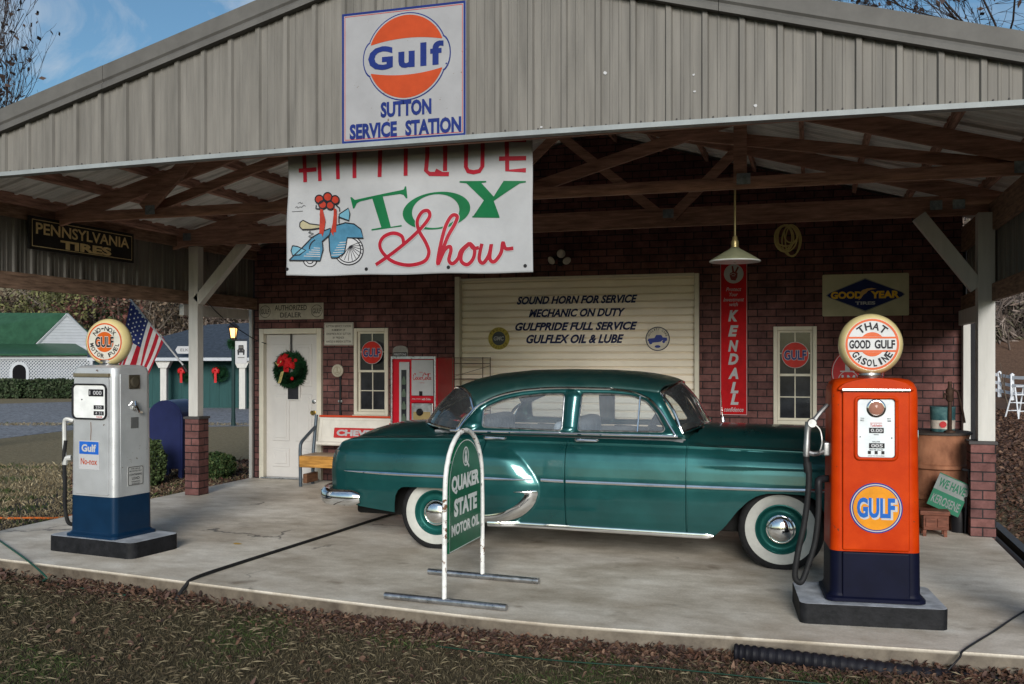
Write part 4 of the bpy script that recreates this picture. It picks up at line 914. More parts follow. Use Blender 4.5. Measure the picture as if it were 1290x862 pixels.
cs(coke, -.006, 1.39, .0128, .0085, -.0135).build("script_lettering", K("script red", (.38, .015, .02), .4), vm)
b = MB(); b.text("DRINK", .10, 1.49, .05, .012, -.0135, .01); b.text("IN BOTTLES", .115, 1.36, .06, .012, -.0135, .01); b.build("small_lettering", K("script red", (.38, .015, .02), .4), vm)
b = MB(); b.box(-.33, -.315, -.02, .0, .60, .85, .006); b.build("door_latch", M_vred, vm)

rk = empty("bottle_rack", (-4.12, 11.72, 0), 0, "tall wire bottle rack beside the soft drink machine", "rack")
b = MB()
for x in (-.20, .20):
    for y_ in (-.15, .15): b.cyl((x, y_, 0), (x, y_, 1.68), .006, 6)
for z in (.15, .45, .75, 1.0, 1.2, 1.4, 1.6, 1.67):
    b.tube([(-.2, -.15, z), (.2, -.15, z), (.2, .15, z), (-.2, .15, z)], .005, 6, True)
    for k in range(1, 8): b.cyl((-.2 + .05 * k, -.15, z), (-.2 + .05 * k, .15, z + .0), .003, 5)
for z in (.15, .45, .75, 1.0, 1.2, 1.4):
    b.cyl((-.2, -.15, z + .06), (.2, -.15, z + .06), .003, 5); b.cyl((-.2, -.15, z + .03), (.2, .15, z + .17), .003, 5)
b.build("wire_frame", K("rusty wire", (.16, .12, .09), .6, .5, .4, 20), rk)
def crate(z, lab):
    b = MB(); b.box(-.185, .185, -.14, .14, z, z + .012)
    for a in ((-.19, -.178, -.14, .14), (.178, .19, -.14, .14)): b.box(a[0], a[1], a[2], a[3], z + .012, z + .2, .003)
    b.box(-.178, .178, -.145, -.133, z + .012, z + .2, .003); b.box(-.178, .178, .133, .145, z + .012, z + .2, .003)
    o = b.build("bottle_crate", M_vred); place(o, (-4.12, 11.72, 0)); tag(o, lab, "crate"); q = MB(); q.text("COCA-COLA", 0, z + .11, .28, .05, -.147, .02); q.build("crate_lettering", M_wpaint, o)
crate(.757, "red drink crate on the wire rack shelf")
b = MB(); b.lathe([(.03, 0), (.036, .02), (.036, .14), (.018, .19), (.018, .23)], Matrix.Translation((0, 0, 0)), 16); bo = b.build("jar", K("milky glass", (.5, .52, .5), .2)); place(bo, (-4.03, 11.64, 1.008)); tag(bo, "milky jar with a pale lid standing on the wire rack", "jar")
b = MB(); b.lathe([(.04, .23), (.042, .26), (.03, .275)], seg=16); b.build("jar_lid", K("pale mint plastic", (.55, .62, .52), .4), bo)

# bench made from a tailgate
bn = empty("tailgate_bench", (0, 0, 0), 0, "bench with white tailgate back, varnished plank seat and bent steel arms", "bench")
bx0, bx1 = -6.30, -4.72
M_tg = K("tailgate white", (.66, .63, .57), .4, 0, .1, 5)
tb = Matrix.Translation((0, 11.70, .48)) @ Matrix.Rotation(R(-12), 4, 'X')
b = MB(); b.box(bx0 - .0, bx1 - .03, -.0, .03, .04, .405, .01, tb); b.box(bx0 + .05, bx1 - .08, -.012, .0, .06, .37, .012, tb); b.tube([tb @ Vector((bx0 - .0, -.012, .05)), tb @ Vector((bx1 - .03, -.012, .05))], .028, 10); b.build("backrest", M_tg, bn)
b = MB(); b.box(bx0 - .005, bx1 - .025, -.02, .04, .406, .432, .006, tb); b.build("red_top_rail", K("vermilion paint", (.55, .06, .02), .4), bn)
b = MB(); b.box(-6.06, -5.06, -.018, -.010, .13, .265, .01, tb); b.build("name_panel", K("name panel red", (.46, .03, .03), .4), bn)
b = MB(); b.text("CHEVROLET", -5.56, .198, .92, .085, -.0195, .055); bb = b
for v in b.bm.verts: v.co = tb @ v.co
b.build("name_lettering", M_wpaint, bn)
M_var = K("varnished pine", (.40, .20, .05), .3, 0, .45, 6, .1, 20, stretch=(.7, 7, 7), coat=.3)
b = MB(); b.box(bx0 - .03, bx1, 11.28, 11.33, .255, .405, .006); b.build("seat_front_board", M_var, bn)
b = MB()
for k in range(3): b.box(bx0 - .03, bx1, 11.335 + .13 * k, 11.455 + .13 * k, .375, .41, .006)
b.build("seat_board", K("greyed pine", (.34, .24, .16), .5, 0, .3, 6, .1, 20, stretch=(.7, 7, 7)), bn)
M_bst = K("blue grey steel", (.09, .115, .14), .45, .4, .2, 12)
for x in (bx0 - .03, bx1 + .02):
    b = MB(); b.tube(smooth_path([(x, 11.32, 0.0), (x, 11.31, .30), (x, 11.31, .50), (x, 11.34, .57), (x, 11.45, .63), (x, 11.71, .75)], 5), .022, 10); b.tube([(x + .0, 11.64, 0), (x + .0, 11.66, .45), (x + .0, 11.745, .91)], .022, 10); b.build("arm_frame", M_bst, bn)
b = MB(); b.box(bx0 - .02, bx0 + .04, 11.36, 11.66, .04, .16, .006); b.box(bx1 - .03, bx1 + .01, 11.36, 11.66, .04, .16, .006); b.build("leg_board", K("brown board", (.14, .07, .04), .6, 0, .3, 8, stretch=(6, .8, 6)), bn)
# ================================================================ the green sedan
CX0, CY0 = -1.68, 8.78
car = empty("sedan", (CX0, CY0, 0), 0, "teal green rounded old four door sedan with whitewall tyres parked on the concrete", "car")
def ip(x, tab):
    xs, ys = zip(*tab); return float(np.interp(x, xs, ys))
def sm(x, a, b): t = min(1, max(0, (x - a) / (b - a))); return t * t * (3 - 2 * t)
M_paint = K("teal metallic paint", (.008, .080, .080), .33, .58, .16, 2.2, coat=.8, coatr=.08, rvar=.08, spec=.5)
M_roofp = K("weathered reflection-dark roof paint", (.009, .058, .055), .42, .4, .35, 5, coat=.5, coatr=.25, lo=.3, hi=.62, rvar=.14, col2=(.016, .05, .046))  # darkened in colour for the canopy it mirrors; mottling is weathering
M_glass = glass_mat("car glass", (.9, .94, .95), .08, refl_haze=.09)
M_glass2 = glass_mat("clear screen glass", (.80, .84, .84), .0, refl_haze=.03)
T_zc = [(-4.20, .55), (-4.185, .70), (-4.14, .83), (-4.08, .93), (-3.97, 1.005), (-3.85, 1.04), (-3.73, 1.062), (-3.49, 1.075), (-3.2, 1.06), (-1.1, 1.06), (-.86, 1.095), (-.6, 1.093), (-.04, 1.083), (.25, 1.055), (.42, 1.0), (.54, .90), (.61, .76), (.64, .6)]
T_zs = [(-4.20, .55), (-4.17, .72), (-4.12, .84), (-4.06, .905), (-3.95, .938), (-3.82, .948), (-3.4, .962), (-2.99, .968), (-1.9, .962), (-.94, .955), (0, .932), (.3, .90), (.48, .84), (.58, .74), (.64, .6)]
T_W = [(-4.20, .62), (-4.18, .70), (-4.14, .775), (-4.07, .835), (-3.95, .878), (-3.75, .905), (-3.3, .92), (-2.0, .915), (-.9, .92), (0, .92), (.25, .895), (.42, .85), (.54, .78), (.61, .70), (.64, .62)]
T_sh = [(.15, -.11), (.20, -.085), (.26, -.052), (.33, -.032), (.40, -.018), (.50, -.006), (.60, 0), (.68, 0), (.76, -.006), (.82, -.014), (.87, -.027), (.905, -.046), (.93, -.066), (.943, -.082), (.955, -.080), (.97, -.082)]
T_zb = [(-4.20, .44), (-4.05, .40), (-3.9, .375), (-3.81, .355), (-3.474, .318), (-3.466, .40), (-3.455, .468), (-3.43, .515), (-3.40, .542), (-3.36, .55), (-2.86, .55), (-2.80, .53), (-2.75, .45), (-2.70, .30), (-2.66, .265), (-.76, .235), (-.735, .245), (-.655, .32), (-.55, .46), (-.47, .54), (-.40, .586), (-.32, .608), (-.2, .612), (-.03, .604), (.06, .56), (.12, .44), (.16, .33), (.3, .32), (.64, .36)]
pont = [(-2.75, .925), (-2.657, .922), (-2.54, .918), (-2.431, .890), (-2.319, .814), (-2.229, .71), (-2.190, .650), (-2.168, .593), (-2.175, .50), (-2.209, .426), (-2.27, .36), (-2.361, .29), (-2.45, .20)]
def pont_x(z):
    return float(np.interp(z, PZ, PXs))
_pp = smooth_path([(a, b, 0) for a, b in pont[::-1]], 10); PZ = [p.y for p in _pp]; PXs = [p.x for p in _pp]
def vside(x, z):
    zs_ = ip(x, T_zs); zz = z + (.962 - zs_) * sm(z, .6, .95)
    v = ip(x, T_W) + ip(zz, T_sh)
    if x < -2.0 and z < .93:                                  # rear pontoon fender standing out of the door
        d = pont_x(z) - x
        if d > 0: v += .050 * math.sin(math.pi / 2 * min(1, d / .22)) ** .8 * (1 - .9 * sm(z, .80, .935)) * (1 - .35 * sm(-x, 3.2, 4.0))
    if x > -.97: v += .014 * sm(x, -.92, -.5) * sm(z, .788, .806) * (1 - sm(z, .81, .93))
    return v
def deck(x, q):
    """q 0..1 from the shoulder to the centre line"""
    zs_, zc = ip(x, T_zs), ip(x, T_zc); v0 = vside(x, zs_)
    v = v0 * (1 - q)
    ft = sm(x, -1.0, -.5) + (1 - sm(x, -3.3, -2.9))                  # hood and trunk stand above the fenders, with a valley
    q0 = .16
    if q < q0: z = zs_ + .012 * math.sin(q / q0 * math.pi) * ft + (ip(x, [(-4.2, 0), (-3.2, .0), (-2.9, .068), (-1.1, .068), (-.8, .0), (.6, 0)])) * (q / q0)
    else:
        t = (q - q0) / (1 - q0); z1 = zs_ + ip(x, [(-4.2, 0), (-3.2, .0), (-2.9, .068), (-1.1, .068), (-.8, .0), (.6, 0)]); z = z1 + (zc - z1) * math.sin(t * math.pi / 2) ** .85
    return v, z
seams = [-2.66, -1.945, -.950]
X = sorted(set([round(v, 4) for v in list(np.linspace(-4.20, -4.0, 14)) + list(np.linspace(-4.0, -2.45, 60)) + list(np.linspace(-2.45, -2.1, 36)) + list(np.linspace(-2.1, .35, 85)) + list(np.linspace(.35, .64, 16)) + [-3.475, -3.466, -3.455, -3.43, -2.80, -2.75, -2.70, -2.66, -.76, -.735]]))
X = [x for x in X if all(abs(x - s) > .014 for s in seams)] + [s + d for s in seams for d in (-.0075, -.0035, .0035, .0075)]
X = sorted(X)
NS, NDK = 72, 26
def body_point(x, j, side):
    zb, zs_ = ip(x, T_zb), ip(x, T_zs)
    if j <= NS:
        t = j / NS; z = zb + (zs_ - zb) * t; v = vside(x, z)
    else: v, z = deck(x, (j - NS) / NDK)
    if any(abs(x - s) < .005 for s in seams) and j <= NS: v -= .018
    return Vector((x - CX0, -v * side, z))
def open_cab(x, v):
    a = abs(v)
    return a < .775 and x < -.86 - .15 * (a / .77) ** 2 and x > -3.49 + .52 * (a / .74) ** 2
parts = {}
for side in (1, -1):
    g = [[body_point(x, j, side) for j in range(NS + NDK + 1)] for x in X]
    for i in range(len(X) - 1):
        xm = (X[i] + X[i + 1]) / 2
        for j in range(NS + NDK):
            if j >= NS:
                vm = (abs(g[i][j].y) + abs(g[i][j + 1].y)) / 2
                if open_cab(xm, vm): continue
            key = 'body'
            if j < NS + 4:
                if seams[0] < xm < seams[1] and not any(abs(xm - s) < .0065 for s in seams): key = ('rear_door', side)
                elif seams[1] < xm < seams[2] and not any(abs(xm - s) < .0065 for s in seams): key = ('front_door', side)
            parts.setdefault(key, []).append((g[i][j], g[i + 1][j], g[i + 1][j + 1], g[i][j + 1]))
    for e in (0, -1): parts.setdefault('cap', []).append((side, e, g[e]))
def quads(name, qs, m, parent, extra=None):
    b = MB(); cache = {}
    def V(p):
        k = (round(p.x, 5), round(p.y, 5), round(p.z, 5))
        if k not in cache: cache[k] = b.bm.verts.new(p)
        return cache[k]
    for q in qs:
        vs = [V(p) for p in q]; u = []
        for v in vs:
            if v not in u: u.append(v)
        if len(u) >= 3: b._f(u)
    if extra: extra(b, V)
    return b.build(name, m, parent, ang=48)
def caps(b, V):
    for e in (0, -1):
        A = [r for s, ee, r in parts['cap'] if ee == e]
        loop = [V(p) for p in A[0]] + [V(p) for p in A[1][::-1][1:]]
        u = []
        for v in loop:
            if v not in u: u.append(v)
        b._f(u)
body = quads("body", parts['body'], M_paint, car, caps)
doors = {}
for k in (('rear_door', 1), ('rear_door', -1), ('front_door', 1), ('front_door', -1)): doors[k] = quads(k[0], parts[k], M_paint, car)
# cabin -----------------------------------------------------------
def vcab(z): return .792 - (z - 1.03) * .27 - .05 * max(0, z - 1.2) ** 2 * 4
out_top = [(-2.95, 1.03), (-2.919, 1.05), (-2.86, 1.135), (-2.78, 1.232), (-2.69, 1.288), (-2.6, 1.329), (-2.48, 1.362), (-2.366, 1.383), (-2.25, 1.395), (-2.137, 1.403), (-1.95, 1.407), (-1.603, 1.402), (-1.423, 1.392), (-1.3, 1.382), (-1.19, 1.372)]
side_out = out_top + [(-1.14, 1.285), (-1.09, 1.20), (-1.04, 1.115), (-1.0, 1.05), (-.98, 1.02), (-1.2, 1.012), (-2.0, 1.012), (-2.9, 1.012)]
def rounded(pts, r=.03, n=5):
    out = []; N = len(pts)
    for i in range(N):
        p = Vector(pts[i]); a = Vector(pts[i - 1]); b = Vector(pts[(i + 1) % N]); da = (a - p); db = (b - p)
        rr = min(r, da.length * .45, db.length * .45); s0 = p + da.normalized() * rr; s1 = p + db.normalized() * rr
        for k in range(n + 1): t = k / n; q = s0 * (1 - t) ** 2 + p * 2 * t * (1 - t) + s1 * t * t; out.append((q.x, q.y))
    return out
rw = rounded([(-2.711, 1.068), (-2.711, 1.225), (-2.55, 1.297), (-2.38, 1.335), (-2.2, 1.355), (-2.0, 1.360), (-2.003, 1.055)], .035)
fw = rounded([(-1.865, 1.055), (-1.848, 1.364), (-1.6, 1.362), (-1.42, 1.350), (-1.30, 1.305), (-1.215, 1.215), (-1.138, 1.085), (-1.155, 1.062)], .03)
for side in (1, -1):
    cab = MB(); cab.fill(side_out, [rw, fw], lambda x, z: (x - CX0, -side * vcab(z), z))
    bmesh.ops.remove_doubles(cab.bm, verts=cab.bm.verts, dist=.0005)
    co = cab.build("cabin_side", M_paint, car, ang=60)
    s_ = co.modifiers.new("s", 'SOLIDIFY'); s_.thickness = .028; s_.offset = 0
# roof shell
T_rc = [(-3.22, 1.315), (-3.187, 1.340), (-3.099, 1.42), (-2.941, 1.482), (-2.753, 1.524), (-2.437, 1.557), (-2.09, 1.565), (-1.737, 1.56), (-1.5, 1.547), (-1.37, 1.532), (-1.25, 1.51), (-1.186, 1.494), (-1.10, 1.452)]
def roof_pt(a, t, lift=0.):
    sa = math.sin(a); ca = math.cos(a)
    xf = -1.10 - .09 * sa ** 2; xr = -3.187 + .387 * sa ** 2
    x = xf + (xr - xf) * t; xe = min(max(x, -2.80), -1.19)
    ze = ip(xe, out_top); ve = vcab(ze) + .004; zc = ip(x, T_rc)
    return Vector((x - CX0, -ve * math.copysign(abs(sa) ** .88, sa), ze + (zc - ze) * abs(ca) ** .8 + lift))
P = [[roof_pt(math.pi / 2 * (k / 24), t) for k in range(-24, 25)] for t in np.linspace(0, 1, 70)]
rb = MB(); rb.grid(P); ro = rb.build("roof", M_roofp, car, ang=60)
s_ = ro.modifiers.new("s", 'SOLIDIFY'); s_.thickness = .02; s_.offset = -1
# screens
def screen(top, base, n=28, mcount=14, bulge=.03, sgn=1):
    P = []
    for k in range(n + 1):
        s = -1 + 2 * k / n; a, b = Vector(top(s)), Vector(base(s)); row = []
        for j in range(mcount + 1):
            t = j / mcount; p = a.lerp(b, t); p.x += sgn * bulge * math.sin(t * math.pi) * .6; p.z += bulge * math.sin(t * math.pi) * .7; row.append(p)
        P.append(row)
    return P
wt = lambda s: (-1.10 - .09 * s * s - CX0, -.675 * s, 1.452 - .080 * s * s)
wbs = lambda s: (-.865 - .14 * s * s - CX0, -.765 * s, 1.098 - .045 * s * s)
rt = lambda s: roof_pt(math.asin(max(-1, min(1, s))), 1.0)
rbs = lambda s: (-3.50 + .55 * s * s - CX0, -.77 * s, 1.072 - .038 * s * s)
for nm, P in (("windshield", screen(wt, wbs, sgn=1)), ("rear_window", screen(rt, rbs, sgn=-1))):
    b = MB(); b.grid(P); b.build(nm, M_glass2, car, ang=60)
    b = MB(); n = len(P); loop = [P[k][0] for k in range(n)] + [p for p in P[-1][1:]] + [P[k][-1] for k in range(n - 2, -1, -1)] + [p for p in P[0][-2:0:-1]]
    b.tube(loop, .014, 8, True); b.build(nm + "_trim", M_chrome, car)
b = MB(); b.tube([wt(0), (wt(0)[0] * .5 + wbs(0)[0] * .5 + .02, 0, 1.29), wbs(0)], .006, 6); b.build("windshield_divider", M_chrome, car)
# side glass, reveals, gutters, mouldings
for side in (1, -1):
    for nm, hl in (("rear_side_glass", rw), ("front_side_glass", fw)):
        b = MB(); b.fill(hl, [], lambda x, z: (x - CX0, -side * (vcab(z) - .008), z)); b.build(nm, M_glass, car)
        b = MB(); b.tube([(x - CX0, -side * (vcab(z) + .012), z) for x, z in hl], .007, 6, True); b.build("window_reveal", M_steel, car)
    b = MB(); b.tube([(x - CX0, -side * (vcab(z) + .012), z) for x, z in ((-1.352, 1.352), (-1.362, 1.058))], .008, 6); b.build("vent_divider", M_chrome, car)
    gut = [(x, z + .004) for x, z in out_top[:12]] + [(-1.603, 1.405), (-1.423, 1.384), (-1.33, 1.352), (-1.264, 1.318), (-1.205, 1.26), (-1.153, 1.195), (-1.105, 1.12), (-1.063, 1.056), (-1.05, 1.035)]
    b = MB(); b.tube([(x - CX0, -side * (vcab(z) + .024), z) for x, z in smooth_path([(x, z, 0) for x, z in gut], 3) for x, z in [(x, z)]] if False else [(p.x - CX0, -side * (vcab(p.y) + .024), p.y) for p in smooth_path([(x, z, 0) for x, z in gut], 3)], .0115, 8, flat=.9); b.build("drip_rail", M_chrome, car)
    def strip(nm, pts, r, flat=.6, off=.006, parent=car, mt=M_chrome, tap=False):
        q = [(p.x - CX0, -side * (vside(p.x, p.y) + off), p.y) for p in smooth_path([(x, z, 0) for x, z in pts], 12)]
        n = len(q); rr = [r * min(1, .15 + 4 * i / n, .15 + 4 * (n - 1 - i) / n) for i in range(n)] if tap else r
        b = MB(); b.tube(q, rr, 8, flat=flat); return b.build(nm, mt, parent)
    b = MB(); b.tube([(x - CX0, -side * (.807), 1.032 - .004 * (x + 2)) for x in np.linspace(-3.0, -1.03, 40)], .012, 8); b.build("belt_moulding", M_chrome, car)
    strip("side_moulding", [(-3.967, .665), (-3.5, .660), (-3.046, .655), (-2.66, .652), (-2.22, .649)], .0165, 1.0, .005, tap=True)
    strip("side_moulding", [(-2.15, .6495), (-1.955, .645)], .0165, 1., .005); strip("side_moulding", [(-1.935, .645), (-1.4, .642), (-.955, .640)], .0165, 1., .005); strip("side_moulding", [(-.945, .640), (-.4, .640), (.05, .646), (.40, .65)], .0165, 1., .005)
    b = MB(); q = [(x - CX0, -side * (vside(x, .25) + .012), .262 - .018 * (x + 2.6) / 1.85) for x in np.linspace(-2.62, -.74, 40)]
    b.tube(q, [.024] * 39 + [.008], 8, flat=.6); b.build("rocker_moulding", M_chrome, car)
    # stone shield on the pontoon
    so_ = [(-2.379, .549), (-2.30, .556), (-2.186, .556), (-2.19, .49), (-2.222, .426), (-2.29, .36), (-2.361, .318), (-2.47, .285), (-2.60, .268), (-2.68, .270)]
    si_ = [(-2.37, .540), (-2.31, .538), (-2.285, .530), (-2.295, .50), (-2.335, .455), (-2.385, .415), (-2.43, .39), (-2.50, .362), (-2.61, .340), (-2.70, .335)]
    b = MB(); P = []
    for a, c in zip(smooth_path([(*p, 0) for p in so_], 4), smooth_path([(*p, 0) for p in si_], 4)):
        P.append([Vector((x - CX0, -side * (vside(x, z) + .004 + .008 * math.sin(t * math.pi)), z)) for t in np.linspace(0, 1, 8) for x, z in [(a.x + (c.x - a.x) * t, a.y + (c.y - a.y) * t)]])
    b.grid(P); b.build("stone_shield", M_chrome, car)
    # hood line, fender crease shadows are shaped in the body; door handles
    for nm, xh, zh in (("front_door", -1.80, .985), ("rear_door", -2.60, .985)):
        b = MB(); v = .845; b.tube(smooth_path([(xh - .06 - CX0, -side * (v + .0), zh), (xh - .055 - CX0, -side * (v + .035), zh), (xh + .02 - CX0, -side * (v + .04), zh), (xh + .10 - CX0, -side * (v + .032), zh - .002), (xh + .125 - CX0, -side * (v + .012), zh - .002)], 4), [.017, .018, .018, .017, .016, .015, .014, .013, .012, .011, .011, .011, .010, .010, .010, .009, .008][:17], 8); b.build("door_handle", M_chrome, doors[(nm, side)])
    # lamps
    b = MB(); Mx = Matrix.Translation((-4.085 - CX0, -side * .745, .775)) @ Matrix.Rotation(R(-90), 4, 'Y')
    b.lathe([(.075, -.06), (.078, 0), (.065, .02)], Mx, 24); tl = b.build("tail_lamp", M_chrome, car)
    b = MB(); b.lathe([(.055, .015), (.055, .03), (.03, .05), (.005, .058)], Mx, 20); b.build("lamp_lens", K("ruby lens", (.28, .01, .012), .15), tl)
    b = MB(); b.tube([(-4.075 - CX0, -side * .815, .70), (-4.07 - CX0, -side * .82, .84)], .03, 8); b.tube(smooth_path([(-4.08 - CX0, -side * .76, .66), (-4.06 - CX0, -side * .80, .60), (-4.05 - CX0, -side * .79, .54)], 4), .028, 8); b.build("lamp_guard", M_chrome, tl)
    b = MB(); Mx = Matrix.Translation((.52 - CX0, -side * .66, .76)) @ Matrix.Rotation(R(90), 4, 'Y'); b.lathe([(.115, -.10), (.12, .03), (.10, .055)], Mx, 28); hl_ = b.build("headlight", M_chrome, car)
    b = MB(); b.lathe([(.098, .05), (.08, .075), (.03, .09)], Mx, 24); b.build("headlight_lens", K("lamp glass", (.5, .52, .52), .08, 0), hl_)
    # mirror-less cowl antenna on the far side only
b = MB(); b.cyl((-.79 - CX0, .62, 1.07), (-.815 - CX0, .62, 1.36), .004, 6); b.lathe([(.02, 0), (.012, .03), (.006, .05)], Matrix.Translation((-.79 - CX0, .62, 1.065)), 12); b.build("antenna", M_chrome, car)
b = MB()
for s in (-.35, .25): b.tube([(-.86 - CX0, s, 1.112), (-.9 - CX0, s + .03, 1.135), (-1.0 - CX0, s + .30, 1.22)], .006, 6)
b.build("wiper", M_chrome, car)
# bumpers, grille
b = MB(); path = smooth_path([(-3.80, .945, .43), (-3.95, .955, .43), (-4.10, .93, .43), (-4.20, .86, .435), (-4.255, .70, .44), (-4.29, .35, .44), (-4.30, 0, .44), (-4.29, -.35, .44), (-4.255, -.70, .44), (-4.20, -.86, .435), (-4.10, -.93, .43), (-3.95, -.955, .43), (-3.80, -.945, .43)], 5)
def barprof(path, h, t):
    b = MB(); rings = []; n = len(path)
    for i, p in enumerate(path):
        d = (path[min(i + 1, n - 1)] - path[max(i - 1, 0)]).normalized(); o_ = Vector((d.y, -d.x, 0)).normalized(); k = 1.0 if 2 < i < n - 3 else (.55 + .15 * min(i, n - 1 - i))
        rings.append([Vector((p.x - CX0, p.y, p.z)) + o_ * t * cx_ * k + Vector((0, 0, 1)) * h * cz_ * k for cx_, cz_ in ((.0, -1), (.6, -.85), (.75, -.55), (.65, -.2), (.75, .1), (1, .45), (.8, .8), (.2, 1), (-.35, .6), (-.4, 0), (-.35, -.6))])
    b.loft(rings); return b
barprof(path, .07, -.055).build("rear_bumper", M_chrome, car, ang=50)
path = [Vector((-3.62 - p.x, -p.y, p.z - .0)) for p in path]
barprof(path, .07, -.055).build("front_bumper", M_chrome, car, ang=50)
b = MB()
for z in (.52, .60, .68): b.tube(smooth_path([(.55 - CX0, -.60, z), (.66 - CX0, -.3, z), (.675 - CX0, 0, z), (.66 - CX0, .3, z), (.55 - CX0, .60, z)], 5), .018, 8)
for y_ in (-.2, 0, .2): b.cyl((.675 - CX0, y_, .5), (.675 - CX0, y_, .7), .02, 8)
b.build("grille", M_chrome, car)
# underbody and inside
b = MB(); b.box(-4.0 - CX0, .45 - CX0, -.60, .60, .24, .60, .03); b.box(-2.62 - CX0, -.80 - CX0, -.84, .84, .25, .42, .02); b.build("underbody", K("underbody black", (.012, .012, .012), .9), car)
b = MB()
for side in (1, -1):
    b.box(-2.7 - CX0, -.98 - CX0, side * .70 - .02, side * .70 + .02, .42, 1.0)
b.box(-3.25 - CX0, -2.95 - CX0, -.55, .55, .93, 1.02, .01); b.build("door_lining", K("grey cloth lining", (.17, .18, .19), .8, 0, .15, 20), car)
M_seat = K("grey blue seat cloth", (.30, .34, .40), .85, 0, .2, 14, .1, 60)
for nm, xs_, zt in (("front_seat", -2.05, 1.12), ("rear_seat", -2.93, 1.13)):
    b = MB(); b.box(-.08, .10, -.64, .64, .55, zt, .06, Matrix.Translation((xs_ - CX0, 0, 0)) @ Matrix.Shear('XY', 4, (0, 0)) , 3); b.box(.0, .52, -.64, .64, .50, .72, .06, Matrix.Translation((xs_ - CX0, 0, 0)), 3); b.build(nm, M_seat, car)
b = MB(); b.box(-1.16 - CX0, -.98 - CX0, -.70, .70, .80, 1.05, .04); b.build("dashboard", K("dash green", (.03, .10, .09), .35), car)
b = MB(); Mx = Matrix.Translation((-1.42 - CX0, .36, 1.03)) @ Matrix.Rotation(R(-62), 4, 'Y')
b.tube([Mx @ Vector((.21 * math.cos(a), .21 * math.sin(a), 0)) for a in np.linspace(0, 2 * math.pi, 36, endpoint=False)], .013, 8, True); b.cyl(Mx @ Vector((-.2, 0, 0)), Mx @ Vector((.2, 0, 0)), .012, 6); b.cyl(Mx @ Vector((0, 0, 0)), Mx @ Vector((0, 0, -.35)), .022, 8); b.build("steering_wheel", K("ivory black plastic", (.05, .05, .05), .3), car)
b = MB(); b.box(-1.20 - CX0, -1.18 - CX0, -.10, .10, 1.36, 1.41, .006); b.build("rear_view_mirror", M_black, car)
# wheels
M_ww = K("whitewall", (.42, .42, .39), .6, 0, .1, 12)
M_rim = K("teal rim paint", (.010, .085, .075), .35, .3, .15, 10)
def make_wheel():
    w = empty("wheel", (0, 0, 0)); w.parent = car
    ax = Matrix.Rotation(R(90), 4, 'X')                         # lathe axis towards -y
    b = MB(); b.lathe([(.195, -.16), (.27, -.165), (.318, -.15), (.332, -.11), (.334, -.06), (.332, -.01), (.320, .014), (.298, .024), (.273, .0285)], ax, 64, True, False)
    # flatten where it stands on the ground
    for v in b.bm.verts:
        if v.co.z < -.318: v.co.z = -.318 + (v.co.z + .318) * .05
    b.build("tyre", M_rub, w)
    b = MB(); b.lathe([(.274, .0285), (.266, .030), (.24, .0305), (.205, .026), (.192, .014)], ax, 64, False, False); b.build("whitewall", M_ww, w)
    b = MB(); b.lathe([(.198, .008), (.197, .020), (.188, .022), (.178, .010), (.166, -.010), (.152, -.016), (.13, -.012), (.115, .004), (.10, .012), (.02, .012)], ax, 56, False, True); b.build("rim", M_rim, w)
    b = MB(); b.lathe([(.112, .008), (.113, .014), (.106, .018), (.103, .016), (.10, .024), (.085, .038), (.06, .049), (.03, .054), (.003, .055)], ax, 40, False, True); b.build("hubcap", M_chrome, w)
    return w
w0 = make_wheel(); kids = [c for c in w0.children]
spots = [(-.224, -.80, 0), (-3.13, -.80, 0), (-.224, .80, math.pi), (-3.13, .80, math.pi)]
for i, (x, y_, rz) in enumerate(spots):
    if i == 0: ww = w0
    else:
        ww = w0.copy(); COL.objects.link(ww); ww.parent = car
        for c in kids: d = c.copy(); COL.objects.link(d); d.parent = ww
    ww.location = (x - CX0, y_, .316); ww.rotation_euler = (0, 0, rz)

# ================================================================ gas pumps
def sup(w_, d_, r, n=8): return rrect(w_, d_, r, n)
def pump_shell(sections, m, name, parent, cap=True):
    b = MB(); b.loft([[Vector((x, y, z)) for x, y in sup(w_, d_, r)] for z, w_, d_, r in sections], cap=cap); return b.build(name, m, parent, ang=30)
def globe(parent, zc, R0, dep, top, name="globe"):
    """milk glass lens globe: returns the y of its front face"""
    b = MB(); ax = Matrix.Translation((0, 0, zc)) @ Matrix.Rotation(R(90), 4, 'X')
    b.lathe([(R0 * .80, -dep * .5), (R0 * .90, -dep * .45), (R0 * .98, -dep * .2), (R0, 0), (R0 * .985, dep * .2), (R0 * .92, dep * .42), (R0 * .84, dep * .5), (R0 * .80, dep * .49)], ax, 56)
    go = b.build(name, K("cream milk glass", (.56, .46, .22), .22, 0, .1, 6, coat=.4), parent)
    b = MB(); b.lathe([(.075, top), (.078, top + .012), (.068, top + .02), (.066, zc - R0 + .03), (.08, zc - R0 + .035), (.082, zc - R0 + .05)], Matrix(), 32); b.build("globe_collar", M_steel, go)
    return go, -dep * .5
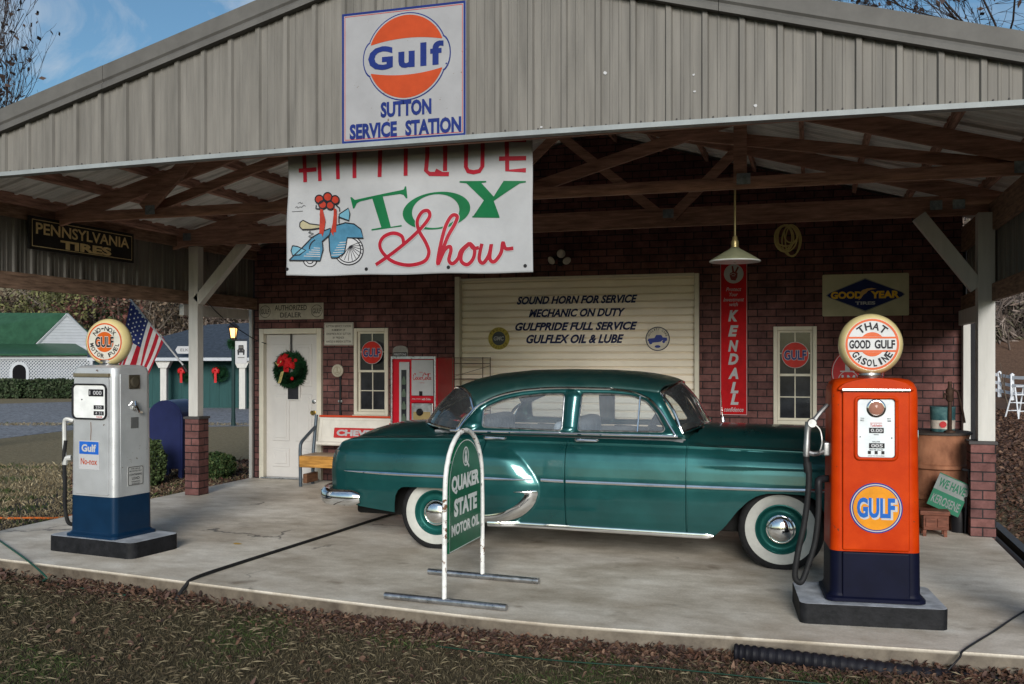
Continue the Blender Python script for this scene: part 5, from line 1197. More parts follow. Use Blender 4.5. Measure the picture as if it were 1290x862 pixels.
# silver pump ------------------------------------------------------
PW = empty("gas_pump", (-5.838, 7.135, 0), R(-7.5), "silver and navy antique gas pump with round cream globe on the left", "gas pump")
M_silver = K("silver paint", (.48, .49, .50), .38, .45, .07, 5, coat=.2, rvar=.06, wear=(.12, .07, .04), wamt=.70)
M_nb = K("deep blue paint", (.004, .022, .055), .38, .1, .15, 5, coat=.2)
zb = .135
pump_shell([(zb, .58, .50, .05), (zb + .022, .58, .50, .05), (zb + .03, .545, .46, .05), (zb + .045, .525, .435, .05), (.485, .52, .43, .05)], M_nb, "lower_skirt", PW)
pump_shell([(.486, .52, .43, .05), (1.50, .505, .415, .055), (1.545, .505, .415, .06), (1.58, .49, .40, .07), (1.598, .45, .36, .08), (1.605, .37, .28, .09)], M_silver, "pump_body", PW)
# raised front and side sheets with rounded edges
b = MB(); b.prism(rrect(.40, 1.0, .02, 4, 0, 1.0), -.225, -.20, .006); b.build("front_sheet", M_silver, PW)
b = MB()
b.box(.237, .261, -.15, .15, .50, 1.53, .006); b.build("side_sheet", M_silver, PW)
b = MB(); b.box(-.205, .205, -.232, -.2, 1.505, 1.535, .004); b.build("chrome_band", K("aged brass band", (.30, .25, .17), .35, .7), PW)
b = MB(); frame2d(b, .40, .305, .012, -.236, .05); 
fr = b.build("dial_frame", M_black, PW); place(fr, (-.01, 0, 1.295))
s_ = fr.modifiers.new("s", 'SOLIDIFY'); s_.thickness = .012; s_.offset = 0
b = MB(); b.poly(rrect(.38, .285, .045, 6, -.01, 1.295), -.229); b.build("dial_face", K("dial white", (.66, .67, .66), .35), PW)
b = MB(); b.box(-.02, .15, -.235, -.23, 1.34, 1.40, .003); b.box(.04, .155, -.235, -.23, 1.23, 1.265, .003); b.box(.04, .155, -.235, -.23, 1.18, 1.215, .003); b.lathe([(.006, 0), (.006, .004)], Matrix.Translation((-.10, -.229, 1.31)) @ Matrix.Rotation(R(90), 4, 'X'), 8); b.build("counter_window", M_black, PW)
b = MB(); b.text("1 000", .065, 1.37, .14, .035, -.2365, .015); b.text("250", .10, 1.248, .07, .022, -.2365, .015); b.text("4 31", .10, 1.198, .08, .022, -.2365, .015); b.build("counter_digits", M_wpaint, PW)
b = MB(); b.text("TOKHEIM", .10, 1.165, .07, .014, -.2305, .01); b.build("maker_lettering", M_redp, PW)
b = MB(); b.box(-.140, .10, -.2275, -.226, .715, .96, .0); q = b.build("brand_plate", M_wpaint, PW)
b = MB(); b.box(-.132, .092, -.2295, -.228, .845, .952); b.build("plate_blue", K("plate blue", (.015, .10, .42), .35), PW)
b = MB(); b.text("Gulf", -.02, .897, .17, .065, -.2305, .04); b.build("plate_lettering", M_wpaint, PW)
b = MB(); b.text("No-nox", -.02, .783, .19, .055, -.2295, .012); frame2d(b, .001, .001, .0005, -.229) if False else None; b.build("plate_lettering", M_orange, PW)
b = MB(); b.tube([(-.0, -.2265, 1.12), (.004, -.2268, 1.05), (-.002, -.2265, .965)], .003, 5); b.build("paint_run", K("rust brown", (.16, .09, .05), .7), PW)
# right side fittings
b = MB(); b.box(.261, .267, -.06, .06, 1.40, 1.52, .006); ax = Matrix.Translation((0.2670, 0, 1.46)) @ Matrix.Rotation(R(90), 4, 'Y'); b.lathe([(.045, 0), (.045, .01), (.03, .018)], ax, 20); b.build("sight_glass", K("bronze fitting", (.14, .12, .09), .35, .7), PW)
b = MB(); b.box(.261, .28, -.03, .03, 1.22, 1.25, .005); b.tube([(0.2750, 0, 1.29), (0.2900, -.01, 1.26), (0.2950, .02, 1.20), (0.2870, .06, 1.195)], .012, 8); b.build("switch_lever", M_chrome, PW)
b = MB(); b.box(.261, .265, -.04, .045, 1.06, 1.155, .002); b.build("maker_plate", K("grey plate", (.16, .16, .16), .4, .5), PW)
b = MB(); b.box(.261, .2635, -.075, .105, .565, .735, .0); b.build("notice_plate", K("notice silver", (.45, .45, .44), .4, .3), PW)
b = MB(); fm = lambda x, z: (0.2645, x + .015, z)
for t, z, w_, h_ in (("FOR USE AS", .712, .10, .012), ("MOTOR FUEL ONLY", .692, .14, .012), ("CONTAINING", .662, .14, .018), ("LEAD", .63, .085, .022), ("TETRAETHYL", .60, .10, .012), ("ANTIKNOCK", .582, .09, .01)): b.text(t, 0, z, w_, h_, 0, .015, fmap=fm)
P = rrect(.17, .16, .015); Q = rrect(.16, .15, .012); b.grid([[Vector((0.2645, p[0] + .015, p[1] + .65)), Vector((0.2645, q[0] + .015, q[1] + .65))] for p, q in zip(P + P[:1], Q + Q[:1])]); b.build("notice_lettering", M_blk, PW)
# hose and nozzle on the left side
b = MB(); hp = smooth_path([(-0.3300, -.20, .95), (-0.3350, -.21, .80), (-0.3250, -.21, .55), (-0.3270, -.21, .42), (-0.3100, -.21, .30), (-.29, -.20, .235), (-.27, -.17, .22)], 6); b.tube(hp, .017, 8); b.build("hose", M_rub, PW)
b = MB(); b.tube(smooth_path([(-.27, -.17, 1.12), (-0.3200, -.20, 1.135), (-0.3430, -.20, 1.10), (-0.3430, -.20, .98), (-0.3350, -.205, .80)], 5), .018, 8); b.tube(smooth_path([(-.28, -.18, .80), (-0.3250, -.20, .79), (-0.3350, -.205, .74)], 4), .024, 8); b.box(-0.2950, -.28, -.14, -.06, 1.09, 1.16, .01); b.build("nozzle", K("pale nozzle paint", (.55, .55, .53), .4, .2), PW)
go, gy = globe(PW, 1.805, .205, .135, 1.60); go.rotation_euler = (0, 0, R(14)); go.location = (-.03, 0, 0)
b = MB(); b.disc(0, 1.805, .168, gy - .001, 56); b.build("globe_face", K("globe ivory", (.50, .48, .42), .25), go)
b = MB(); b.ring(0, 1.805, .152, .165, gy - .0025); b.disc(0, 1.805, .088, gy - .0025, 40); b.build("globe_orange", K("globe orange", (.48, .09, .012), .3), go)
b = MB(); b.arc_text("NO-NOX", 0, 1.805, .117, 138, 42, .040, .038, gy - .004, .02); b.arc_text("MOTOR FUEL", 0, 1.805, .122, 192, 348, .038, .031, gy - .004, .02, True); b.build("globe_lettering", M_blk, go)
b = MB(); b.text("GULF", 0, 1.805, .19, .10, gy - .0042, .06); b.build("lettering_edge", K("globe ivory", (.50, .48, .42), .25), go)
b = MB(); b.text("GULF", 0, 1.805, .178, .092, gy - .0055, .025); b.build("globe_lettering", M_blk, go)
def island(name, pts, z, rr, label):
    b = MB(); a = [b.bm.verts.new((x, y, 0.0)) for x, y in pts]; t = [b.bm.verts.new((x, y, z)) for x, y in pts]
    n = len(pts); tf = b._f(t); b._f(a[::-1]); sides = []
    for k in range(n): sides.append(b._f((a[k], a[(k + 1) % n], t[(k + 1) % n], t[k])))
    ve = [e for e in b.bm.edges if abs((e.verts[0].co - e.verts[1].co).z) > z * .9]
    bmesh.ops.bevel(b.bm, geom=ve, offset=rr, segments=5, profile=.5, affect='EDGES')
    te = [e for e in b.bm.edges if all(abs(v.co.z - z) < 1e-5 for v in e.verts)]
    bmesh.ops.bevel(b.bm, geom=te, offset=.010, segments=2, profile=.5, affect='EDGES')
    for v in b.bm.verts:
        v.co += Vector((mnoise.noise(v.co * 7), mnoise.noise(v.co * 7 + Vector((9, 0, 0))), 0)) * .004
    b.bm.normal_update()
    for f in b.bm.faces: f.material_index = 0 if f.normal.z > .6 else 1
    o = b.build(name, [K("grey island top", (.36, .38, .41), .6, 0, .3, 9, .3, 40, rvar=.1), K("chipped black edge paint", (.006, .007, .009), .65, 0, .5, 14, .3, 40, lo=.3, hi=.8, col2=(.016, .016, .019), spec=.2)], ang=40)
    b.mtl = None; return tag(o, label, "plinth")
def local_rect(cx, cy, w_, d_, rz): c, s = math.cos(rz), math.sin(rz); return [(cx + x * c - y * s, cy + x * s + y * c) for x, y in ((-w_ / 2, -d_ / 2), (w_ / 2, -d_ / 2), (w_ / 2, d_ / 2), (-w_ / 2, d_ / 2))]
island("pump_plinth", local_rect(-5.81, 7.13, .98, .56, R(-7.5)), .135, .07, "low plinth with black edge beneath the silver pump")
# orange pump ------------------------------------------------------
PO = empty("gas_pump", (.37, 6.74, 0), R(5.5), "bright orange and navy antique gas pump with round cream globe on the right", "gas pump")
M_op = K("orange pump paint", (.40, .026, .001), .42, 0, .12, 4, rvar=.08, spec=.08, col2=(.47, .042, .002), wear=(.10, .03, .015), wamt=.69)
M_on = K("ink blue pump paint", (.004, .005, .016), .5, 0, .2, 5, spec=.08)
zb = .135
pump_shell([(zb, .60, .50, .06), (zb + .02, .60, .50, .06), (zb + .03, .565, .46, .06), (zb + .05, .545, .44, .06), (.445, .54, .43, .06)], M_on, "lower_skirt", PO)
pump_shell([(.446, .54, .43, .06), (1.0, .525, .42, .06), (1.42, .52, .415, .06), (1.47, .515, .41, .07), (1.505, .49, .39, .09), (1.525, .45, .35, .11), (1.535, .36, .27, .12)], M_op, "pump_body", PO)
b = MB(); b.prism(rrect(.40, 1.0, .012, 4, 0, .955), -.232, -.19, .012); b.build("front_sheet", M_op, PO)
b = MB(); b.prism(rrect(.404, .29, .012, 4, 0, .30), -.236, -.19, .012); b.build("front_skirt", M_on, PO)
b = MB(); b.prism([(-.225, 1.46)] + [(-.225 + .45 * k / 20, 1.475 + .062 * math.sin(math.pi * k / 20) ** .6) for k in range(21)] + [(.225, 1.46)], -.228, .19, .008); b.build("pump_hood", M_op, PO, ang=50)
b = MB(); b.box(-.205, .205, -.243, -.2, 1.450, 1.472, .006); b.build("chrome_band", M_chrome, PO)
b = MB(); frame2d(b, .262, .405, .02, -.236, .035); fr = b.build("dial_bezel", M_op, PO); place(fr, (.0, 0, 1.225)); s_ = fr.modifiers.new("s", 'SOLIDIFY'); s_.thickness = .016; s_.offset = 0
b = MB(); frame2d(b, .234, .377, .007, -.240, .028); fr = b.build("dial_gasket", M_black, PO); place(fr, (.0, 0, 1.225)); s_ = fr.modifiers.new("s", 'SOLIDIFY'); s_.thickness = .006; s_.offset = 0
b = MB(); b.poly(rrect(.228, .37, .025, 6, 0, 1.225), -.235); b.build("dial_face", K("dial pale blue white", (.62, .66, .68), .3), PO)
zz = 1.35
b = MB(); Mx = Matrix.Translation((0, -.235, zz)) @ Matrix.Rotation(R(90), 4, 'X'); b.lathe([(.058, 0), (.058, .004), (.05, .010), (.045, .010), (.04, .004)], Mx, 32, True, False); b.build("sight_glass_ring", M_chrome, PO)
b = MB(); b.lathe([(.041, .005), (.03, .012), (.005, .016)], Mx, 24, False, True); b.build("sight_glass", K("amber sight glass", (.30, .14, .10), .12), PO)
b = MB(); b.box(-.042, .045, -.2405, -.236, 1.195, 1.228, .002); b.box(-.042, .05, -.2405, -.236, 1.10, 1.132, .002)
for k in (-.04, 0, .04): b.box(k - .009, k + .009, -.2385, -.2365, 1.063, 1.083)
b.build("counter_window", M_black, PO)
b = MB(); b.text("0.00", .002, 1.2115, .07, .022, -.2415, .03); b.text("005", .004, 1.116, .07, .022, -.2415, .03); b.build("counter_digits", M_wpaint, PO)
b = MB()
for t, x, z, w_, h_ in (("THIS SALE", .0, 1.185, .03, .006), ("GALLONS", .0, 1.141, .045, .008), ("PRICE PER GALLON", .0, 1.09, .08, .008), ("TO", -.083, 1.285, .022, .009), ("FILL", -.083, 1.273, .022, .008), ("PAY", .077, 1.285, .022, .009), ("HERE", .077, 1.271, .024, .009), ("SALES TAX INCLUDED", .0, 1.052, .10, .005)): b.text(t, x, z, w_, h_, -.2375, .015)
b.lathe([(.004, 0), (.004, .003)], Matrix.Translation((-.095, -.236, 1.17)) @ Matrix.Rotation(R(90), 4, 'X'), 8); b.lathe([(.004, 0), (.004, .003)], Matrix.Translation((.092, -.236, 1.165)) @ Matrix.Rotation(R(90), 4, 'X'), 8)
b.build("dial_lettering", M_blk, PO)
b = MB(); b.text("Tokheim", .0, 1.243, .07, .018, -.2375, .01, .2); b.box(-.035, .035, -.2378, -.2372, 1.256, 1.259); b.build("maker_lettering", M_redp, PO)
zg = .725
b = MB(); b.disc(0, zg, .158, -.2335, 56); b.build("emblem_blue_ring", K("emblem navy", (.02, .03, .18), .3), PO)
b = MB(); b.disc(0, zg, .150, -.2348, 56); b.build("emblem_white_ring", M_wpaint, PO)
b = MB(); b.disc(0, zg, .143, -.2361, 56); b.build("emblem_blue_ring", K("emblem navy", (.02, .03, .18), .3), PO)
b = MB(); b.disc(0, zg, .137, -.2374, 56); b.build("emblem_amber", K("emblem amber", (.58, .22, .008), .4), PO)
b = MB(); b.text("GULF", .006, zg - .006, .24, .135, -.2387, .06); b.build("lettering_edge", M_wpaint, PO)
b = MB(); b.text("GULF", -.002, zg + .002, .226, .128, -.2400, .04); b.build("lettering", K("emblem mid blue", (.012, .10, .38), .3), PO)
# side fittings: nozzle in its boot, hose
b = MB(); b.box(-.30, -.255, -.10, .05, 1.03, 1.12, .012); b.tube(smooth_path([(-.27, -.05, 1.36), (-.32, -.08, 1.31), (-.36, -.10, 1.26), (-.385, -.11, 1.235)], 4), [.014, .014, .014, .015, .015, .016, .016, .018, .018, .02, .022, .024, .026][:13], 8)
b.tube(smooth_path([(-.385, -.11, 1.24), (-.40, -.115, 1.20), (-.405, -.12, 1.12), (-.41, -.12, 1.03)], 4), [.034, .032, .028, .024, .022, .02, .02, .02, .021, .022, .022, .022, .02][:13], 10)
b.tube(smooth_path([(-.41, -.12, 1.06), (-.36, -.11, 1.045), (-.30, -.08, 1.06), (-.27, -.06, 1.07)], 4), .016, 8)
b.lathe([(.026, -.02), (.032, 0), (.026, .02)], Matrix.Translation((-.375, -.13, 1.245)) @ Matrix.Rotation(R(90), 4, 'X'), 16); b.build("nozzle", K("cast aluminium", (.34, .34, .34), .45, .9, .2, 20), PO)
b = MB(); b.tube(smooth_path([(-.36, -.14, 1.24), (-.325, -.14, 1.20), (-.315, -.14, 1.12), (-.335, -.135, 1.05), (-.36, -.13, 1.045)], 5), .006, 6); b.build("trigger_guard", M_steel, PO)
b = MB(); b.tube(smooth_path([(-.41, -.12, 1.03), (-.405, -.12, .98), (-.395, -.13, .93), (-.40, -.14, .80), (-.425, -.15, .60), (-.465, -.17, .42), (-.485, -.18, .28), (-.47, -.18, .235), (-.44, -.17, .235), (-.40, -.14, .33), (-.355, -.12, .48), (-.335, -.11, .65), (-.33, -.10, .80)], 7), .019, 10); b.tube([(-.405, -.12, .99), (-.397, -.125, .925)], .026, 10); b.build("hose", M_rub, PO)
b = MB(); b.tube(smooth_path([(-.33, -.10, .79), (-.332, -.10, .85), (-.325, -.09, .875), (-.29, -.06, .88), (-.26, -.05, .88)], 5), .024, 10); b.lathe([(.018, .76), (.018, .83)], Matrix.Translation((-.33, -.10, 0)), 10); b.build("hose_outlet", M_black, PO)
b = MB(); b.tube([(.255, -.02, 1.20), (.285, -.02, 1.20), (.285, -.02, 1.14)], .008, 8); b.build("side_hook", M_chrome, PO)
go, gy = globe(PO, 1.752, .2, .16, 1.535)
b = MB(); b.disc(0, 1.752, .166, gy - .001, 56); b.build("globe_face", K("globe white", (.52, .53, .53), .25), go)
M_go = K("globe deep orange", (.55, .10, .025), .3)
b = MB(); b.ring(0, 1.752, .150, .164, gy - .0025)
for a0, a1 in ((20, 160), (200, 340)): 
    pass
for s in (1, -1): b.box(-.148, .148, gy - .0028, gy - .0024, 1.752 + s * .043 - .006, 1.752 + s * .043 + .006)
pts = [(.078 * math.cos(R(a)), 1.752 + .078 * math.sin(R(a))) for a in range(40, 141, 5)]; b.poly(pts, gy - .0026)
pts = [(.078 * math.cos(R(a)), 1.752 + .078 * math.sin(R(a))) for a in range(220, 321, 5)]; b.poly(pts, gy - .0026); b.build("globe_orange", M_go, go)
b = MB(); b.arc_text("THAT", 0, 1.752, .117, 126, 54, .048, .042, gy - .004, .03); b.text("GOOD", -.075, 1.752, .130, .056, gy - .004, .035); b.text("GULF", .077, 1.752, .124, .056, gy - .004, .035); b.arc_text("GASOLINE", 0, 1.752, .120, 213, 327, .046, .030, gy - .004, .03, True); b.build("globe_lettering", M_blk, go)
island("pump_plinth", local_rect(.342, 6.735, .875, .62, R(5.5)), .13, .05, "low grey topped plinth with black edge beneath the orange pump")

# ================================================================ motor oil sign on its stand
QS = empty("sign_stand", (-2.36, 6.56, 0), 0, "green arched motor oil sign in a white tube frame before the car", "sign")
for yy in (-.40, .40): b = MB(); b.cyl((-.45, yy + .035, .024), (.45, yy - .035, .024), .024, 12); b.build("foot_tube", M_steel, QS)
arch = [(0, -.40, .04), (0, -.395, .6), (0, -.385, .78)] + [(0, -.385 * math.cos(R(a)), .78 + .37 * math.sin(R(a))) for a in range(12, 169, 12)] + [(0, .385, .78), (0, .395, .6), (0, .40, .04)]
b = MB(); b.tube(arch, .017, 10); b.build("frame_tube", K("chipped white paint", (.66, .66, .64), .4, 0, .15, 22, rvar=.1, wear=(.14, .07, .04), wamt=.62), QS)
sh = [(-.335, .33), (.335, .33), (.335, .78)] + [(.335 * math.cos(R(a)), .78 + .31 * math.sin(R(a))) for a in range(10, 171, 10)] + [(-.335, .78)]
ro = Matrix.Rotation(R(90), 4, 'Z')
def onsign(mb): 
    for v in mb.bm.verts: v.co = ro @ v.co
    return mb
b = MB(); b.prism(sh, -.009, .009, .002); onsign(b).build("sign_panel", K("deep green enamel", (.006, .105, .05), .4, 0, .2, 6, wear=(.12, .07, .04), wamt=.68), QS)
cz = .68
def ins(p, k): return (p[0] * k, cz + (p[1] - cz) * (1 - (1 - k) * .85))
b = MB(); b.ribbon([ins(p, .975) for p in sh], .006, -.0105, True); b.text("QUAKER", 0, .785, .58, .13, -.0108, .055); b.text("STATE", 0, .625, .48, .125, -.0108, .055); b.text("MOTOR OIL", 0, .475, .58, .08, -.0108, .045)
b.ring(0, .965, .052, .063, -.0108, sz=1.1); b.ribbon([(.02, .925), (.07, .885)], .02, -.0109); b.ring(0, .965, .040, .044, -.0108, sz=1.1)
b.poly([(-.028, .925), (.028, .925), (.022, .965), (.012, .975), (.018, .995), (0, 1.01), (-.018, .995), (-.012, .975), (-.022, .965)], -.0112)
onsign(b).build("sign_lettering", K("bright white lettering", (.72, .73, .72), .45), QS)
b = MB(); 
for z in (.42, .72, .95): 
    for s in (-1, 1):
        yy = s * (.36 if z < .8 else .30); b.box(-.006, .006, yy - .03, yy + .03, z - .008, z + .008, .002)
b.build("sign_clip", M_steel, QS)

# ================================================================ barrel corner
BA = empty("barrel", (1.225, 10.55, 0), 0, "large rusty steel barrel standing beside the right brick column", "barrel")
M_rust = K("rusty barrel", (.16, .055, .03), .75, 0, .5, 4, .25, 30, lo=.3, hi=.7, col2=(.38, .17, .095), stretch=(1, 1, .6))
b = MB(); rr = .275; prof = [(rr, 0), (rr + .006, .01), (rr, .03)]
for z in (.30, .60): prof += [(rr, z - .03), (rr + .026, z - .014), (rr + .026, z + .014), (rr, z + .03)]
prof += [(rr, .88), (rr + .008, .90), (rr + .008, .912), (rr - .01, .914), (rr - .014, .90)]
b.lathe(prof, seg=48); b.build("barrel_drum", M_rust, BA)
b = MB(); b.lathe([(rr + .03, .915), (rr + .03, .935), (rr + .02, .94)], seg=40); b.build("barrel_lid", K("dark lid", (.05, .04, .035), .6), BA)
BK = empty("oil_can", (1.25, 10.48, .941), 0, "battered blue and white oil can standing on top of the rusty barrel", "can")
b = MB(); b.lathe([(.105, 0), (.11, .01), (.118, .23), (.122, .238), (.118, .245)], seg=32); b.build("can_shell", K("faded teal paint", (.035, .14, .17), .5, .1, .6, 9, rvar=.1, col2=(.10, .20, .2)), BK)
b = MB(); b.lathe([(.1125, .03), (.1155, .115)], seg=32, cap0=False, cap1=False); b.build("can_band", K("dirty white band", (.48, .42, .36), .5, 0, .3, 16), BK)
b = MB(); b.disc(0, 0, .032, 0, 20); fo = b.build("can_emblem", M_redp, BK); place(fo, (-.01, -.118, .075))
HP = empty("hand_pump", (1.30, 10.36, .937), 0, "rusty iron hand pump leaning against the oil can on the barrel", "hand pump")
b = MB(); b.lathe([(.05, 0), (.05, .02), (.02, .03), (.018, .30), (.035, .32), (.038, .42), (.02, .44), (.018, .5)], seg=14); b.build("pump_column", K("dark rusty iron", (.06, .035, .025), .7, .4, .4, 12), HP)
b = MB(); b.tube([(.0, 0, .44), (.07, -.01, .40), (.11, -.02, .22), (.13, -.02, .10)], .011, 8); b.tube([(0, 0, .36), (-.05, -.03, .38), (-.06, -.03, .33)], .012, 8); b.build("pump_handle", K("dark rusty iron", (.06, .035, .025), .7, .4, .4, 12), HP)
KS = MB(); KS.box(-.15, .15, -.006, .006, -.165, .165, .002); KS = KS.build("kerosene_sign", K("silver sheet", (.16, .18, .175), .6, 0, .15, 14)); tag(KS, "tilted grey and green kerosene sign leaning against the rusty barrel", "sign")
KS.location = (1.255, 10.06, .37); KS.rotation_euler = (R(-14), R(24), R(0))
b = MB(); b.box(-.149, .149, -.0085, -.0065, -.164, .0); b.box(-.149, .149, -.0085, -.0065, .155, .164); b.build("green_band", K("faded green paint", (.01, .11, .06), .6), KS)
b = MB(); b.text("WE HAVE", 0, .08, .25, .085, -.0085, .025); b.build("sign_lettering", MATS["faded green paint"], KS)
b = MB(); b.text("KEROSENE", 0, -.085, .26, .085, -.0105, .02); b.build("sign_lettering", K("silver sheet", (.16, .18, .175), .6, 0, .15, 14), KS)
ir = MB(); ir.tube([(1.50, 10.2, 0.0), (1.42, 10.02, .62)], .012, 8); ir.tube([(1.40, 10.1, 0.004), (1.40, 10.03, .36)], .008, 8); ir.tube([(1.36, 10.0, .62), (1.46, 10.05, .60)], .012, 8)
tag(ir.build("iron_prop", M_black), "thin black iron prop behind the leaning kerosene sign", "iron prop")
wc = MB(); x0, x1, y0, y1 = .98, 1.24, 9.84, 10.05
wc.box(x0, x1, y0, y1, .20, .24, .006); wc.box(x0 + .03, x1 - .01, y0 + .02, y1 - .01, .06, .199, .006)
for x in (x0 + .04, x1 - .04):
    for y_ in (y0 + .03, y1 - .03): wc.box(x - .015, x + .015, y_ - .015, y_ + .015, 0.0, .06, .003)
for k in range(2): wc.box(x0 + .05 + .1 * k, x0 + .13 + .1 * k, y0 + .008, y0 + .022, .09, .17, .004)
tag(wc.build("wooden_box", K("red brown stained wood", (.15, .055, .035), .55, 0, .4, 7, .1, 20, stretch=(1, 5, 5))), "small red brown wooden box with carved front before the rusty barrel", "box")
bkx = MB(); bkx.lathe([(.07, 0), (.08, .1), (.075, .2), (.05, .24)], seg=16); ob = bkx.build("dark_jug", M_black); place(ob, (1.36, 10.2, .0)); tag(ob, "squat black jug on the concrete between barrel and brick column", "jug")

# ================================================================ hoses and cords on the pad
def cord(name, pts, r, m, label, cat="cord", k=8):
    b = MB(); b.tube(smooth_path(pts, k), r, 8); return tag(b.build(name, m), label, cat)
p1 = gnd(247, 730); p2 = gnd(300, 712); p3 = gnd(400, 680); p4 = gnd(503, 647)
cord("hose", [(-4.46, 6.13, -.12), (-4.44, 6.22, -.03), (p1[0], p1[1], .014), (p2[0], p2[1], .014), (p3[0], p3[1], .014), (p4[0], p4[1], .014), (-4.0, 10.6, .014), (-3.9, 11.7, .014)], .0135, M_rub, "black rubber hose laid across the concrete towards the car", "hose")
q = [gnd(-40, 655), gnd(0, 683), gnd(35, 708), gnd(55, 722)]
cord("green_cord", [(q[0][0], q[0][1], .01), (q[1][0], q[1][1], .01), (q[2][0], q[2][1], .01), (q[3][0] + .05, q[3][1] - .03, -.02), (-5.75, 6.3, -.11), (-4.9, 6.15, -.115)], .008, K("dark green cord", (.012, .06, .04), .5), "dark green cord running over the left end of the pad edge")
q = [gnd(1300, 768), gnd(1250, 798), gnd(1215, 820), gnd(1190, 829)]
cord("thin_cord", [(1.50, 6.9, .006), (q[0][0], q[0][1], .006), (q[1][0], q[1][1], .006), (q[2][0], q[2][1], .006), (.80, 5.98, -.02), (.72, 5.93, -.10)], .006, M_black, "thin black cord curving over the right corner of the pad")
cord("orange_cord", [(*gnd(-30, 648, GZ), GZ + .02), (*gnd(0, 655, GZ), GZ + .02), (*gnd(40, 656, GZ), GZ + .03), (*gnd(70, 655, GZ), GZ + .02), (*gnd(100, 650, GZ), GZ + .02)], .012, K("orange cord", (.5, .12, .02), .5), "orange extension cord lying in the mulch at left of the pad")
cord("green_hose", [(-2.2, 5.60, -.105), (-1.5, 5.52, -.10), (-.8, 5.56, -.10), (-.3, 5.55, -.10), (.3, 5.56, -.105), (.9, 5.58, -.11)], .004, K("green hose rubber", (.008, .035, .022), .5), "thin dark green hose lying in the leaves before the pad")  # garden hose drawn as a thin dark green line
# corrugated black drain pipe in front of the pad
b = MB(); pa = smooth_path([(-.43, 5.865, -.06), (0, 5.885, -.08), (.5, 5.93, -.115), (1.0, 5.97, -.15), (1.5, 6.0, -.19)], 30); n = len(pa)
b.tube(pa, [.040 + (.008 if (i % 3) else 0) - (.0 if i else .0) for i in range(n)], 16); tag(b.build("drain_pipe", K("black corrugated plastic", (.008, .008, .012), .6, 0, .3, 10, spec=.2), ang=25), "black corrugated drain pipe lying along the right front of the pad", "pipe")
b = MB()
b.tube([(1.67, 10.9, -.06), (1.675, 9.0, -.06), (1.68, 6.5, -.07)], .04, 10); tag(b.build("edge_pipe", M_black), "smooth black pipe laid along the right side of the pad", "pipe")
b = MB(); b.box(1.80, 1.86, 6.5, 11.2, -.13, -.05, .006); b.box(1.79, 1.87, 6.5, 11.2, -.049, -.04, .002); tag(b.build("edging_strip", K("dark edging", (.07, .075, .08), .45, .4, .2, 10)), "dark metal edging strip on the ground right of the pad", "edging")
# paper scraps, a yellow leaf
def scrap(x, y_, s, rz, label):
    b = MB(); P = [[Vector(((i - 1) * s * .5, (j - 1) * s * .35, .012 * math.sin(i * 2 + j * 3))) for j in range(3)] for i in range(3)]; b.grid(P); o = b.build("paper_scrap", M_wpaint); place(o, (x, y_, GZ + .035), rz, .5); return tag(o, label, "litter")
x, y_ = gnd(1090, 836, GZ + .03); scrap(x, y_, .045, .2, "small square white paper scrap on leaves below the drain pipe")
x, y_ = gnd(1131, 832, GZ + .03); scrap(x, y_, .075, 1.1, "larger crumpled white paper scrap beside the drain pipe")
b = MB(); b.poly([(-.04, 0), (-.015, .022), (.02, .018), (.045, 0), (.015, -.02), (-.02, -.022)], 0); o = b.build("fallen_leaf", K("yellow leaf", (.42, .27, .05), .6)); o.rotation_euler = (R(-84), .1, .4); o.location = (*gnd(299, 686), .008); tag(o, "single yellow fallen leaf on the bare concrete left of centre", "leaf")
# ================================================================ flag, mailbox, shrubs
FL = empty("flag", (0, 0, 0), 0, "american flag hanging from a slanted pole on the left canopy post", "flag")
pa, pb = Vector((*[at(160, 372, 10.25)[0]], 10.25, at(160, 372, 10.25)[1])), Vector((-7.28, 10.25, at(240, 467, 10.25)[1]))
b = MB(); b.tube([pa, pb], .012, 8); b.build("flag_pole", K("pale pole", (.45, .45, .46), .4, .4), FL)
b = MB(); b.tube([pb + Vector((-.06, 0, .06)), pb + Vector((.0, 0, -.02))], .025, 8); b.build("pole_bracket", M_black, FL)
def fp(px, py, y): r = at(px, py, y); return Vector((r[0], y, r[1]))
A0, A1 = fp(165, 378, 10.25), fp(207, 428, 10.25)         # along the pole
E0, E1 = fp(138, 470, 10.25), fp(181, 489, 10.25)        # free edge, hanging
def fl(s, t):
    top = A0.lerp(A1, s); bot = E0.lerp(E1, s); p = top.lerp(bot, t)
    p.y += .05 * math.sin(s * 9 + t * 2.2) * (.25 + t) + .03 * math.sin(s * 17 - t * 3) * t; p.x += .02 * math.sin(t * 3.1) * (1 - s) + .012 * math.sin(s * 13 + 1) * t; p.z -= .03 * math.sin(s * math.pi) * t
    return p
fm_ = [K("flag red", (.40, .015, .03), .7), K("flag white", (.62, .60, .60), .7), K("flag blue", (.02, .03, .13), .7)]
b = MB(); NSs, NT = 52, 40
vr = [[b.bm.verts.new(fl(i / NSs, j / NT)) for j in range(NT + 1)] for i in range(NSs + 1)]
for i in range(NSs):
    for j in range(NT):
        st = i // 4; b.mi = 2 if (st < 7 and j < NT * .42) else (st % 2); b._f((vr[i][j], vr[i + 1][j], vr[i + 1][j + 1], vr[i][j + 1]))
b.build("flag_cloth", fm_, FL, ang=180)
b = MB()
for i in range(5):
    for j in range(6):
        s_, t_ = (i + .5) / 5 * 7 / 13, (j + .5) / 6 * .41
        if (i + j) % 2 and False: continue
        p = fl(s_, t_) + Vector((0, -.006, 0)); b.poly([(p.x + .012 * math.cos(R(90 + 72 * k)) , p.z + .012 * math.sin(R(90 + 72 * k))) for k in range(5)], p.y)
b.build("flag_star", fm_[1], FL)

